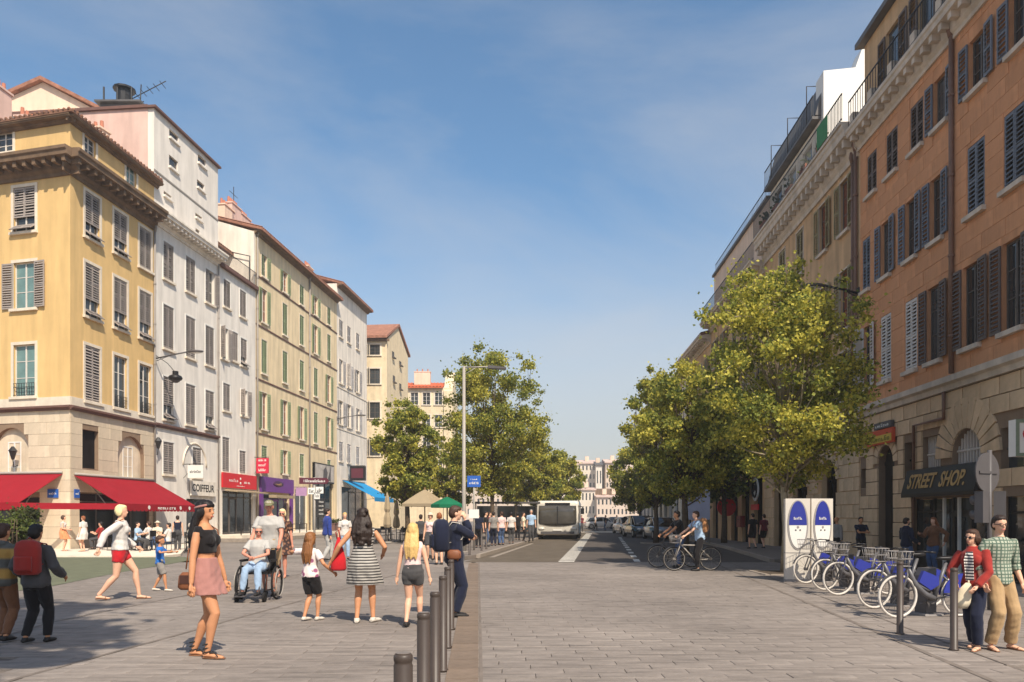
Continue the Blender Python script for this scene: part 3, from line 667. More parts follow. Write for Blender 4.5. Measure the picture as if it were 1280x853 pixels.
mb.box(s_d-.35, s_d+.36, .02, .088, 2.2, 2.36); mb.box(s_d-.35, s_d+.36, .03, .08, 0, .12); put(mb, 'door_frame', M['whitep'], oh, FR)
band(FR, oh, -.05, SR, zK, zK+.36, .26, M['trimr'])
cornice(FR, oh, -.1, SR, zKc-.3, zKt, .5, M['trimr'], .5)
# attic storey set back behind a terrace
zA = zKt+2.75
mb = MB(); ah = [(2.0+2.2*k, 3.0+2.2*k, zKt+.05, zKt+2.1) for k in range(6)]; panel(mb, .3, SR, zKt, zA, ah, .15, .02); mb.quad((.3,.02,zKt), (.3,12,zKt), (.3,12,zA), (.3,.02,zA)); mb.quad((SR,.02,zKt), (SR,12,zKt), (SR,12,zA), (SR,.02,zA)); put(mb, 'attic_wall', M['ochre'], oh, FR)
for h in ah: mb = MB(); mb.box(h[0], h[1], .12, .16, h[2], h[3]); put(mb, 'terrace_door', M['pane'], oh, FR); me = shutter_mesh(.5, 2.0, M['shut_brown']); put(me, 'shutter', None, oh, FR, h[0]-.51, .0, h[2]); put(me, 'shutter', None, oh, FR, h[1]+.01, .0, h[2])
mb = MB(); mb.prism([(-.25, zA), (-.25, zA+.18), (12, zA+1.6), (12, zA+1.4)], 'x', .1, SR+.2); put(mb, 'roof', M['slate'], oh, FR)
railing(FR, oh, 0, SR, zKt+.02, .95, -.42, step=.2)
for k in range(int(SR/1.5)): mb = MB(); mb.box(0, .3, -.1, .1, 0, .42); put(mb, 'parapet_pier', M['trimr'], oh, FR, k*1.5+.1, -.33, zKt)
for px, z0 in ((1072.5, 5.5), (1193, 0)):
    sv = FR.S(px)
    pipe(FR, oh, sv, zK+.45, zKc-.1, M['pipe'], .065)
mb = MB(); zq = FR.Z(1185, 505); mb.tube([(FR.S(1185), -.12, zK), (FR.S(1185), -.12, zq-.4), (FR.S(1147), -.12, zq-.4), (FR.S(1147), -.12, .2)], .05, 8); put(mb, 'drain_pipe', M['pipe'], oh, FR)
# -- ochre house
FO = FR; sO = FR.S(956.5); zOc, zOt = FR.Z(1064, 190), FR.Z(1064, 170)
och = root_at('ochre_house', 'ochre house with bracketed cornice, arcaded ground floor and white rooftop penthouse', 'house', FR, sO)
stC = dict(trim=M['trimr'], frame=M['framed'], shut=M['shut_sage'], sill=M['trimr'], tw=.06); cells = []
xs = [FR.S(p) for p in (1056, 1029, 1000, 978)]
for (zb, zt), kk in zip(rows(FR, 1056, (225,290), (338,412)), (('open','open','closed','closed'), ('open','open','open','closed'))):
    for c, k in zip(xs, kk): cells.append((c, zb, zt, .9, k, M['bpane'] if k == 'open' else None))
for c in xs: cells.append((c, FR.Z(1056, 500), FR.Z(1056, 440), .9, 'open'))
a1, a2 = op(1027, 1046, 575, 700, .36), op(991, 1009, 583, 700, .36); a3 = op(968, 982, 590, 700, .3)
zKo = zK
body(FR, och, sO, -.005, 0, zOt, 12, [(c[0]-c[3]/2, c[0]+c[3]/2, c[1], c[2]) for c in cells]+[a1, a2, a3], M['ochre'])
for c in cells: window(FR, och, c[0], c[1], c[3], c[2]-c[1], c[4], stC, c[5] if len(c) > 5 else None)
stones(FR, och, sO, -.01, 0, zKo-.05, .5, .95, [a1, a2, a3], M['stone'], .05, .03, seed=4)
for h in (a1, a2, a3):
    r = (h[1]-h[0])/2; arch_wedges(FR, och, (h[0]+h[1])/2, h[3]-r, r+.02, r+.34, 9, M['stone'], 0, .055)
    mb = MB(); mb.box(h[0], h[1], .4, .45, 0, h[3]); 
    for q in (.33, .66): mb.box(h[0]+(h[1]-h[0])*q-.03, h[0]+(h[1]-h[0])*q+.03, .34, .4, 0, h[3]-.3)
    mb.box(h[0], h[1], .33, .39, h[3]-r-.05, h[3]-r+.05); put(mb, 'door', M['dark'], och, FR)
band(FR, och, sO, -.06, zKo-.01, zKo+.33, .22, M['trimr'])
cornice(FR, och, sO, -.12, zOc-.5, zOt+.1, .6, M['trimr'], .55)
mb = MB(); mb.box(sO, -.2, -.66, .3, zOt+.1, zOt+.2); put(mb, 'balcony', M['trimr'], och, FR)
railing(FR, och, sO, -.15, zOt+.2, 1.0, -.6, step=.14)
zPt = zOt+2.6
mb = MB(); hz_ = [(sO+.8+2.1*k, sO+2.0+2.1*k, zOt+.25, zOt+2.2) for k in range(int((-sO-5.2)/2.1))]; panel(mb, sO, -4.7, zOt+.1, zPt, hz_, .2, .25); put(mb, 'attic_wall', M['white2'], och, FR)
for k, h in enumerate(hz_): mb = MB(); mb.box(h[0], h[1], .36, .4, h[2], h[3]); put(mb, 'terrace_door', M['pane'], och, FR)
mb = MB(); mb.box(sO, -4.75, -.08, 1.4, zPt+.06, zPt+.18); put(mb, 'terrace_slab', M['slate'], och, FR)
mb = MB(); mb.prism([(1.4, zPt), (.05, zPt+.24), (.5, zPt+1.9), (10, zPt+2.4), (10, zPt)], 'x', sO, -4.75); put(mb, 'roof', M['slate'], och, FR)
railing(FR, och, sO, -4.8, zPt+.18, .9, -.03, step=.2)
mb = MB(); zw = zy(57, 31.5); mb.prism([(.3, zOt+.2), (10,zOt+.2), (10,zw-1), (2.6, zw), (1.9, zw-.05), (1.6, zw-.9), (.3, zw-1.0)], 'x', -5.4, -4.5); put(mb, 'penthouse_wall', M['whitep'], och, FR)
mb = MB(); mb.disc((0,0,0), .14, .8, 10); put(mb, 'flue', M['slate'], och, FR, -4.9, 2.4, zw-.05)
for k in range(3):
    mb = MB(); sv = -5.6-k*2.6; mb.tube([(sv,-.03,zPt+.2),(sv,-.03,zPt+1.9),(sv,.6,zPt+1.9)], .022, 6); put(mb, 'railing_hoop', M['iron'], och, FR)
mb = MB(); mb.box(-2.6, -1.5, -.64, -.62, zOt+.3, zOt+1.15); put(mb, 'balcony_screen', mat('green_canvas', srgb(62,128,84), .85, .2), och, FR)
pipe(FR, och, -.5, zKo+.4, zOc-.5, M['pipe'], .06)
for k in range(5):
    mb = MB(); rr = random.Random(k)
    for j in range(40): 
        c = (rr.gauss(0,.22), rr.gauss(0,.13), .45+rr.gauss(0,.2)); mb.obox(c, .13, .1, .012, (rr.uniform(0,3), rr.uniform(0,3), rr.uniform(0,3)))
    p = thing('potted_shrub', f'{["first","second","third","fourth","fifth","sixth","seventh","eighth","ninth"][k]} potted shrub along the ochre house balcony, counted from the orange house', 'shrub', FR.w(-2.6-k*2.0, -.42, zOt+.2), FR.ang, 'shrubs on the upper balcony')
    mb.build('foliage', mat('balcony_leaf', srgb(70,78,44), .7, .2, island=.4), p); q = MB(); q.prism([(-.4,.38),(-.33,0),(.33,0),(.4,.38)], 'y', -.13, .13); q.build('trough', M['clay'], p)
# -- third and fourth houses of the right row
def plain_row(name, label, pxa, pxb, zt, wm, st, nf, roofm, zg=5.0, attic=0, depth=12, sp=2.2):
    s1, s0 = FR.S(pxa), FR.S(pxb); r_ = root_at(name, label, 'house', FR, s0); n = max(2, int((s1-s0)/sp)); cells = []
    for k in range(n):
        for f in range(nf):
            fh = (zt-.8-zg)/nf; zb = zg+f*fh+.7
            cells.append((s0+(k+.5)*(s1-s0)/n, zb, zb+fh*.58, .95, ('open','closed','open')[(k+f) % 3]))
    doors = [(s0+(k+.5)*(s1-s0)/n-.8, s0+(k+.5)*(s1-s0)/n+.8, 0, 3.6) for k in range(n)]
    facade(FR, r_, s0, s1-.01, 0, zt, depth, cells, wm, st, doors)
    for h in doors: mb = MB(); mb.box(h[0], h[1], .2, .24, 0, h[3]); mb.box((h[0]+h[1])/2-.04, (h[0]+h[1])/2+.04, .16, .2, 0, h[3]); mb.box(h[0], h[1], .16, .2, 2.6, 2.7); put(mb, 'shop_front', M['dark'], r_, FR)
    cornice(FR, r_, s0, s1-.02, zt-.6, zt+.05, .8, M['trimr'], .6); band(FR, r_, s0, s1-.02, zg-.3, zg, .2, M['trimr'])
    if attic:
        railing(FR, r_, s0, s1, zt+.05, 1.0, -.6, step=.18); mb = MB(); mb.box(s0, s1, .2, 8, zt, zt+attic); put(mb, 'attic_wall', M['peach'], r_, FR); railing(FR, r_, s0, s1, zt+attic, .9, .3, step=.25)
        mb = MB(); mb.box(s0, s1, .05, 8.2, zt+attic, zt+attic+.15); put(mb, 'roof', roofm, r_, FR)
    else: tiles(FR, r_, s0, s1, zt+.08, zt+1.5, -.7, 5, roofm)
    return r_
r3 = plain_row('balcony_house', 'peach house with railed terraces above its cornice, half hidden by street trees', 956.5, 889, 14.7, M['ochre'], stC, 3, M['slate'], 4.6, 3.2)
r4 = plain_row('lower_house', 'lower ochre house with tiled eaves beyond the peach terraced house', 889, 858, 14.0, M['ochre'], stC, 3, M['tiled'], 4.4)
for k in range(3): chimney(FR, r4, FR.S(884)-k*4.5, 2.5, 14.6, 1.2, .6, 1.5, M['peach'], 3)
r5 = plain_row('tree_hidden_house', 'pale house at the far right end of the street behind the tree crowns', 858, 800, 13.2, M['white2'], stC, 3, M['tiled'], 4.4, sp=3)
# ---------------- houses on the far quay ----------------
FTILE = mat('far_roof_hazed', srgb(206,180,166), .9, .15, var=.1, vs=.5); st0 = dict(frame=M['framed'], tw=.1); quay = []  # roof tile colour lightened to paint in the distance haze
def far_house(px0, px1, y, pyt, pyb, wm, nx, nf, rm, label, roofh=1.6):
    x0, x1 = at(px0, y).x, at(px1, y).x; zt = zy(pyt, y); zb = max(0, zy(pyb, y)); r_ = thing('quayside_house', label, 'house', ((x0+x1)/2, y, 0), 0, None)
    F = Fac((x0, y), (1, 0)); w = x1-x0; cells = []; fh = (zt-zb)/nf
    for i in range(nx):
        for f in range(nf): cells.append(((i+.5)*w/nx, zb+f*fh+.25*fh, zb+f*fh+.78*fh, w/nx*.42))
    body(F, r_, 0, w, 0, zt, 12, [(c[0]-c[3]/2, c[0]+c[3]/2, c[1], c[2]) for c in cells], wm)
    for c in cells:
        mb = cached(('fw', round(c[3],2), round(c[2]-c[1],2)), lambda: MB().box(-c[3]/2, c[3]/2, .15, .2, 0, c[2]-c[1]).mesh('window', M['pane'])); put(mb, 'window', None, r_, F, c[0], 0, c[1])
    mb = MB(); mb.prism([(-.5, zt), (-.5, zt+.3), (6, zt+roofh), (12.5, zt+.3), (12.5, zt)], 'x', -.3, w+.3); put(mb, 'roof', rm, r_, F)
    rr = random.Random(int(px0))
    for k in range(max(1, int(w/6))): mb = MB(); mb.box(-.6, .6, -.4, .4, 0, 1.6); put(mb, 'chimney', M['peach'], r_, F, rr.uniform(1, w-1), 4, zt+1)
    return r_
FPAL = mat('far_stone_hazed', srgb(222,208,190), .9, .2, var=.04, vs=.3); FPK = mat('far_rose_stone_hazed', srgb(214,194,176), .9, .2, var=.04, vs=.3)  # stone colours paled, distance haze put into the colour
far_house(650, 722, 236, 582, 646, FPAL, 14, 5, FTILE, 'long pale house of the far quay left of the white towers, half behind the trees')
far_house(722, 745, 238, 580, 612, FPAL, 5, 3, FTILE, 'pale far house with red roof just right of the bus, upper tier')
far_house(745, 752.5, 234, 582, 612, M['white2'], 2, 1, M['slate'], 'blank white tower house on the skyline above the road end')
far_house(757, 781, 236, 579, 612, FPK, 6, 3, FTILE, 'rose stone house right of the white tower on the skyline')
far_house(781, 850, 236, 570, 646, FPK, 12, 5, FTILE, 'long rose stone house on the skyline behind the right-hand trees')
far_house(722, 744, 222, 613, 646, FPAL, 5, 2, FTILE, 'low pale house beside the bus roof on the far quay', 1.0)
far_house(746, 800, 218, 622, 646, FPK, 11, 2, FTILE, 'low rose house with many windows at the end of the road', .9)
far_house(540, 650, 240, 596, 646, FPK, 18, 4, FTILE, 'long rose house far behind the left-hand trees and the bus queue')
ft = thing('quay_terrace', 'long stone terrace wall below the upper houses on the far quay', 'terrace wall', (at(752, 228).x, 228, 0)); mb = MB(); mb.box(at(722,228).x-at(752,228).x, 14, 0, 6, zy(618,228), zy(611,228)); mb.build('parapet', M['cornice'], ft); mb = MB(); mb.box(at(744,228).x-at(752,228).x, 13, .3, 6, 0, zy(618,228)); mb.build('wall', M['cream'], ft)
ch = thing('church_spire', 'thin church spire on the skyline at the edge of the right-hand trees', 'spire', at(795, 250)); mb = MB(); zs = zy(560, 250); mb.box(-2, 2, -2, 2, 0, zs); mb.build('tower', FPAL, ch); mb = MB(); mb.disc((0,0,zs), 1.9, zy(512,250)-zs, 8, 'z', .08); mb.build('spire', M['slate'], ch)
# ---------------- ground ----------------
PAV = srgb(136,126,118)
def paving_mat(name, col, island, objvar):
    m = mat(name, col, .85, .25, var=.16, vs=5, bump=.25, bs=50, island=island, objvar=objvar)
    t = m.node_tree; l = t.links.new; b = t.nodes['Principled BSDF']; src = b.inputs['Base Color'].links[0].from_socket
    g = nn(t, 'ShaderNodeNewGeometry'); mp_ = nn(t, 'ShaderNodeMapping'); mp_.inputs['Scale'].default_value = (.55, 5.5, 1); l(g.outputs['Position'], mp_.inputs[0])
    n = nn(t, 'ShaderNodeTexNoise'); n.inputs['Scale'].default_value = 1.6; n.inputs['Detail'].default_value = 6; n.inputs['Roughness'].default_value = .65; l(mp_.outputs[0], n.inputs['Vector'])
    n2 = nn(t, 'ShaderNodeTexNoise'); n2.inputs['Scale'].default_value = .28; n2.inputs['Detail'].default_value = 5; l(g.outputs['Position'], n2.inputs['Vector'])
    r = nn(t, 'ShaderNodeMapRange'); r.inputs['From Min'].default_value = .30; r.inputs['From Max'].default_value = .52; r.inputs['To Min'].default_value = .62; r.inputs['To Max'].default_value = 1.05; l(n.outputs['Fac'], r.inputs['Value'])
    r2 = nn(t, 'ShaderNodeMapRange'); r2.inputs['From Min'].default_value = .3; r2.inputs['From Max'].default_value = .7; r2.inputs['To Min'].default_value = .76; r2.inputs['To Max'].default_value = 1.14; l(n2.outputs['Fac'], r2.inputs['Value'])
    q = nn(t, 'ShaderNodeMath', operation='MULTIPLY'); l(r.outputs[0], q.inputs[0]); l(r2.outputs[0], q.inputs[1])
    v = nn(t, 'ShaderNodeVectorMath', operation='SCALE'); l(src, v.inputs[0]); l(q.outputs[0], v.inputs['Scale']); l(v.outputs[0], b.inputs['Base Color'])
    return m
M['pave'] = paving_mat('granite_paving', PAV, .035, .035)
M['pavej'] = mat('paving_joint', srgb(120,110,102), .95, .1, var=.2)
M['ground'] = paving_mat('town_ground', srgb(135,126,118), 0, 0)
M['asph'] = mat('asphalt', srgb(88,81,76), .9, .2, var=.14, vs=1.2, bump=.4, bs=120)
M['asphl'] = mat('bus_lane_asphalt', srgb(98,88,76), .9, .2, var=.22, vs=1.0, bump=.4, bs=120)
M['paint'] = mat('road_paint', srgb(202,196,186), .85, .2, var=.3, vs=5)
M['kerb'] = mat('granite_kerb', srgb(150,138,126), .85, .25, var=.14, vs=6, objvar=.07)
M['walk'] = mat('pavement_asphalt', srgb(122,112,104), .9, .2, var=.15, vs=1.5, bump=.3, bs=90)
M['green'] = mat('green_grey_surfacing', srgb(104,106,86), .92, .15, var=.16, vs=2.5, bump=.3, bs=60)
def ground_sheet(name, poly, z, m): mb = MB(); mb.sheet(poly, z); return struct(mb.build(name, m))
ground_sheet('ground', [(-1500,-300), (1500,-300), (1500,2500), (-1500,2500)], -.05, M['ground'])
def gx(y): return (-.30-(y-7.1)*.0446)            # right edge of the kerb strip
plaza = ground_sheet('plaza_paving', [(-13,-6), (9,-6), (9,25.8), (-13,25.8)], -.03, M['pavej'])
# paving stones, laid in rows; the 300 that show largest are parts, the rest one joined part
ROWH = .22; stone_list = []; rr = random.Random(3); y = 6.2; k = 0
groove = lambda y: 6.1+(y-20.2)*(6.1-4.63)/(20.2-8.0)
while y < 25.75:
    h = min(ROWH, 25.78-y)
    off = (k*.29 % .62)
    x = -13+off
    while x < 9:
        w = .62; a, b = x, min(x+w, 9); gl = gx(y+h/2)
        segs = []
        for q0, q1 in ((-13, gl-.24), (gl-.1, 8.95)):
            aa, bb = max(a, q0), min(b, q1)
            if bb-aa > .06: segs.append((aa, bb))
        for aa, bb in segs: stone_list.append((aa, bb, y, y+h))
        x += w
    y += ROWH; k += 1
vis = [s for s in stone_list if abs((s[0]+s[1])/2) < s[2]*.70]
vis.sort(key=lambda s: hypot((s[0]+s[1])/2, s[2])); near = set(vis[:300]); rest = MB(); G = .002
for s in vis:
    dz = rr.uniform(-.003, .002)
    if s in near:
        key = ('pv', round(s[1]-s[0], 2), round(s[3]-s[2], 2)); w, h = key[1]-2*G, key[2]-2*G
        def mkst():
            mb = MB(); c = .004; mb.loft([[(-w/2,-h/2,-.028), (w/2,-h/2,-.028), (w/2,h/2,-.028), (-w/2,h/2,-.028)], [(-w/2,-h/2,-c), (w/2,-h/2,-c), (w/2,h/2,-c), (-w/2,h/2,-c)], [(-w/2+c,-h/2+c,0), (w/2-c,-h/2+c,0), (w/2-c,h/2-c,0), (-w/2+c,h/2-c,0)]], True, False); return mb.mesh('paving_stone', M['pave'])
        link('paving_stone', cached(key, mkst), plaza, ((s[0]+s[1])/2, (s[2]+s[3])/2, dz))
    else: rest.box(s[0]+G, s[1]-G, s[2]+G, s[3]-G, -.028, dz)
struct(rest.build('paving_stones', M['pave'], plaza), 'stuff')
# narrow kerb strip left of the carriageway: long granite setts
ks = ground_sheet('kerb_strip', [(gx(6)-.34,6), (gx(6),6), (gx(25.8),25.8), (gx(25.8)-.34,25.8)], -.022, M['pavej'])
y = 6.2; KS = mat('kerb_strip_stone', srgb(122,106,92), .85, .25, var=.16, vs=6, objvar=.08, bump=.3, bs=40)
while y < 25.2:
    mb = MB(); x = gx(y+.25); mb.box(-.325, -.015, -.24, .24, -.02, .014+rr.uniform(-.002,.003)); mb.build('sett', KS, ks, (x, y+.25, 0), .044); y += .5
slot_q = None
# slot drains running across the plaza
def slot(name, pts, w=.05, z=.004, m=None):
    mb = MB()
    for a, b in zip(pts[:-1], pts[1:]):
        d = (b-a).normalized(); n = Vector((-d.y, d.x, 0))*w/2; mb.quad(a-n+Vector((0,0,z)), b-n+Vector((0,0,z)), b+n+Vector((0,0,z)), a+n+Vector((0,0,z)))
    return struct(mb.build(name, m or M['pavej']))
slot('slot_drain', [P(-40,868), P(30,846), P(200,800), P(420,739), P(520,712)], .06)
slot('slot_drain', [P(-30,806), P(65,778), P(244,742), P(345,724), P(420,709)], .06)
slot('slot_drain', [Vector((groove(y), y, .0)) for y in (5, 12, 20.2, 25.8)], .07)
slot('gutter_line', [Vector((groove(y)+.55, y, .001)) for y in (5, 12, 20.2, 25.8)], .03)
slot('strip_joint', [Vector((gx(y)+.012, y, .0)) for y in (6, 15, 25.8)], .035)
# carriageway
LK = lambda y: -1.2+(y-28.9)*.131
RKP = [(8.75,25.8), (10.4,37.3), (12.4,60), (16,100), (22,160)]
def RK(y):
    for (xa,ya), (xb,yb) in zip(RKP[:-1], RKP[1:]):
        if y <= yb: return xa+(xb-xa)*(y-ya)/(yb-ya)
ys = [25.8, 28.9, 37.3, 43, 60, 100, 160]
road = ground_sheet('road', [(LK(25.8)-.1, 25.8)]+[(LK(y), y) for y in ys[1:]]+[(RK(y), y) for y in ys[::-1]], -.012, M['asph'])
ll = lambda y: 2.0+(y-27.3)*.1195; rl = lambda y: 4.3+(y-26)*.122
ground_sheet('bus_lane', [(LK(26)-.05, 25.85)]+[(LK(y)+.05, y) for y in (37, 60, 100, 160)]+[(ll(y), y) for y in (160, 100, 60, 26)], -.007, M['asphl'])
def marks(fn, y0, y1, dash, gap, w, name):
    mb = MB(); y = y0
    while y < y1:
        x0, x1 = fn(y), fn(y+dash); mb.quad((x0-w/2,y,-.001), (x0+w/2,y,-.001), (x1+w/2,y+dash,-.001), (x1-w/2,y+dash,-.001)); y += dash+gap
    return struct(mb.build(name, M['paint']))
marks(ll, 26.1, 70, .55, .3, .55, 'lane_marking'); marks(rl, 26.2, 58, 1.5, 1.4, .22, 'lane_marking')
ground_sheet('crossing_band', [(LK(74), 74), (RK(74), 74), (RK(80), 80), (LK(80), 80)], .0, mat('pale_crossing', srgb(196,184,168), .9, .2, var=.1))
ground_sheet('lane_edge', [(LK(y)+.3, y) for y in (29, 44)]+[(LK(y)+.5, y) for y in (44, 29)], -.002, M['kerb'])
# pavements with kerbs
def slab(name, poly, z, m, z0=-.04): mb = MB(); mb.prism(poly, 'z', z0, z); return struct(mb.build(name, m))
lp = [(LK(y)-.16, y) for y in (28.9, 43, 60, 100, 150)]
slab('left_pavement', [(-2.6, 27.6), (-1.9, 27.5)]+lp+[(-2, 150), (-8, 60), (-5, 34)], .09, M['walk'])
kl = struct(link('kerb', None)) if False else None
def kerb_run(fn, y0, y1, side, top=.12):
    root = ground_sheet('kerb', [(fn(y0)-.002, y0), (fn(y0)+.002, y0), (fn(y1)+.002, y1), (fn(y1)-.002, y1)], -.03, M['kerb']); y = y0; me = MB().box(-.08, .08, 0, .985, -.03, top).mesh('kerb_stone', M['kerb'])
    while y < y1: link('kerb_stone', me, root, (fn(y)+side*.08, y, 0), -atan2(fn(y+1)-fn(y), 1)); y += 1
kerb_run(LK, 28.9, 95, -1); kerb_run(RK, 25.8, 95, 1)
fx = lambda y: 11.12+.0484*y
slab('right_pavement', [(RK(y)+.16, y) for y in (25.8, 37.3, 60, 66)]+[(fx(66)+.3, 66), (fx(25.8)+.3, 25.8)], .1, M['walk'])
# green-grey forecourt of the cafe and its pale edge
ground_sheet('forecourt', [tuple(P(0,742)[:2]), tuple(P(60,734)[:2]), tuple(P(150,716)[:2]), tuple(P(246,699.5)[:2]), (-12.6,29.2), (-19.5,29.2), (-26,30), (-26,19)], .006, M['green'])
te = slab('terrace', [(-25, 28.9), (-13.3, 28.9), (-13.3, 30.5), (-18, 42.5), (-20.2, 35), (-30,37.5)], .06, M['trim'])
# raised shop pavement on the left with a step
pts = [FL.w(FL.S(p), -q, 0) for p, q in ((258, 0), (258, 2.3), (352, 3.2), (450, 3.4), (450, 0))]
slab('raised_pavement', [(p.x, p.y) for p in pts], .38, M['trim'])
pts = [FL.w(FL.S(p), -q, 0) for p, q in ((256, 0), (256, 2.75), (352, 3.65), (452, 3.8), (452, 0))]
slab('step', [(p.x, p.y) for p in pts], .19, M['kerb'])
# ---------------- trees ----------------
def leaf_mat(name, base, dark, trans=.5):
    m = bpy.data.materials.new(name); m.use_nodes = True; t = m.node_tree; b = t.nodes['Principled BSDF']; l = t.links.new
    g = nn(t, 'ShaderNodeNewGeometry'); r = nn(t, 'ShaderNodeValToRGB'); r.color_ramp.elements[0].color = (*dark, 1); r.color_ramp.elements[1].color = (*base, 1); r.color_ramp.elements[0].position = .05; r.color_ramp.elements[1].position = .85
    l(g.outputs['Random Per Island'], r.inputs[0]); b.inputs['Roughness'].default_value = .55; b.inputs['Specular IOR Level'].default_value = .3
    l(r.outputs[0], b.inputs['Base Color']); tr = nn(t, 'ShaderNodeBsdfTranslucent'); l(r.outputs[0], tr.inputs['Color'])
    ms = nn(t, 'ShaderNodeMixShader'); ms.inputs[0].default_value = trans; l(b.outputs[0], ms.inputs[1]); l(tr.outputs[0], ms.inputs[2]); l(ms.outputs[0], t.nodes['Material Output'].inputs[0])
    return m
M['leafA'] = leaf_mat('leaf_yellow_green', srgb(222,210,96), srgb(150,150,64)); M['leafB'] = leaf_mat('leaf_mid_green', srgb(162,166,78), srgb(92,106,48)); M['leafC'] = leaf_mat('leaf_dark_green', srgb(128,138,70), srgb(66,80,40)); M['leafD'] = leaf_mat('leaf_olive_grey', srgb(104,104,72), srgb(58,58,40))
M['bark'] = mat('bark', srgb(92,78,64), .9, .15, var=.3, vs=8, bump=.6, bs=30)
M['barkp'] = mat('plane_bark', srgb(150,138,116), .9, .15, var=.35, vs=5, bump=.4, bs=20)
import numpy as np
def crown_mesh(cl, nleaf, ls, mats, seed):
    """cl: clumps (x, y, z, r, mat weight); each leaf a bent two-triangle-pair blade"""
    g = np.random.default_rng(seed); cl = np.array(cl); w = cl[:,3]**2.2; pick = g.choice(len(cl), nleaf, p=w/w.sum())
    dv = g.normal(size=(nleaf,3)); dv /= np.linalg.norm(dv, axis=1)[:,None]; rad = cl[pick,3]*(g.random(nleaf)**.5)
    c = cl[pick,:3]+dv*rad[:,None]*np.array([1.05,1.05,.8])
    c += (g.random(nleaf) < .24)[:,None]*g.normal(size=(nleaf,3))*cl[:,3].max()*.34
    d = dv+g.normal(size=(nleaf,3))*.8+np.array([0,0,-.15]); d /= np.linalg.norm(d, axis=1)[:,None]
    s = np.cross(d, g.normal(size=(nleaf,3))); s /= np.linalg.norm(s, axis=1)[:,None]; n = np.cross(d, s)
    L_ = ls*(.65+.7*g.random(nleaf))[:,None]; W_ = L_*.42
    a = c-d*L_*.5; e = c+d*L_*.5; p1 = c+s*W_+n*L_*.12-d*L_*.08; p2 = c-s*W_+n*L_*.12-d*L_*.08
    V = np.stack([a,p1,e,p2], 1).reshape(-1,3); F = np.arange(nleaf*4).reshape(-1,4)
    tri = np.concatenate([F[:,[0,1,2]], F[:,[0,2,3]]], 1).reshape(-1,3)
    me = bpy.data.meshes.new('crown'); me.vertices.add(len(V)); me.vertices.foreach_set('co', V.ravel()); me.loops.add(len(tri)*3); me.loops.foreach_set('vertex_index', tri.ravel()); me.polygons.add(len(tri)); me.polygons.foreach_set('loop_start', np.arange(0, len(tri)*3, 3)); me.polygons.foreach_set('loop_total', np.full(len(tri), 3))
    for q in mats: me.materials.append(q)
    mi = cl[pick,4]; idx = (g.random(nleaf) < mi).astype(np.int32); me.polygons.foreach_set('material_index', np.repeat(idx, 2)); me.update(); me.validate()
    return me
def tree(name, label, loc, h, cr, zb, nl, ls, mats, seed, bark=None, trunk_r=.14, group='street trees', squash=1.0, nc=62, spikes=14, rk=1.0, rmin=.35, lean=(0,0)):
    rr = random.Random(seed); root = thing(name, label, 'tree', loc, 0, group); H = h; zc = (zb+h)/2; hh = (h-zb)/2
    cl = []; tb = MB(); top = Vector((lean[0], lean[1], zb+hh*1.1))
    tp = [Vector((0,0,-.05)), Vector((.03,.0,zb*.5)), Vector((lean[0]*.3,lean[1]*.3,zb)), Vector((lean[0]*.7,lean[1]*.7,zc)), top]
    tb.tube(tp, [trunk_r*1.35, trunk_r, trunk_r*.85, trunk_r*.5, trunk_r*.2], 9)
    tries = 0
    while len(cl) < nc and tries < 4000:
        tries += 1; u = rr.uniform(-1, 1); a = rr.uniform(0, 2*pi); rad = rr.uniform(rmin, 1.0)
        prof = sqrt(max(0, 1-abs(u)**2.3))*(1.0 if u < 0 else (1-.28*u)); p = Vector((cos(a)*cr*prof*rad+lean[0]*(.5+.5*u), sin(a)*cr*prof*rad*squash+lean[1]*(.5+.5*u), zc+u*hh*.9)); r = cr*rr.uniform(.13, .25)*rk
        if any((p-Vector(c[:3])).length < (r+c[3])*.74 for c in cl): continue
        cl.append((p.x, p.y, p.z, r, rr.uniform(.1,.9)))
    for k in range(spikes):   # twigs that break the outline
        a = rr.uniform(0, 2*pi); u = rr.uniform(-.2, 1.0); prof = sqrt(max(0, 1-abs(u)**2.3)); p = Vector((cos(a)*cr*prof*1.04+lean[0], sin(a)*cr*prof*squash+lean[1], zc+u*hh*1.0+.15)); cl.append((p.x, p.y, p.z, cr*rr.uniform(.07,.12), rr.uniform(.3,1), 1))
    main = [Vector(c[:3]) for c in cl if len(c) < 6]
    for c in cl:
        p = Vector(c[:3])
        if len(c) > 5:
            b = min(main, key=lambda m: (m-p).length); tb.tube([b, b.lerp(p,.5)+Vector((0,0,.05)), p], [trunk_r*.1, trunk_r*.07, trunk_r*.03], 4); continue
        p = Vector(c[:3]); t = rr.uniform(.25, .9); z0 = zb*.8+(p.z-zb*.8)*t*.75; z0 = max(zb*.75, min(z0, top.z)); f = (z0-zb)/max(.1, top.z-zb); st = Vector((lean[0]*f*.8, lean[1]*f*.8, z0)); mid = st.lerp(p, .5)+Vector((rr.uniform(-.2,.2), rr.uniform(-.2,.2), -.06*(p-st).length+rr.uniform(0,.2)))
        tb.tube([st, mid, p], [trunk_r*.32, trunk_r*.17, trunk_r*.04], 5)
    tb.build('trunk', bark or M['bark'], root)
    link('crown', crown_mesh([c[:5] for c in cl], nl, ls, mats, seed), root)
    return root
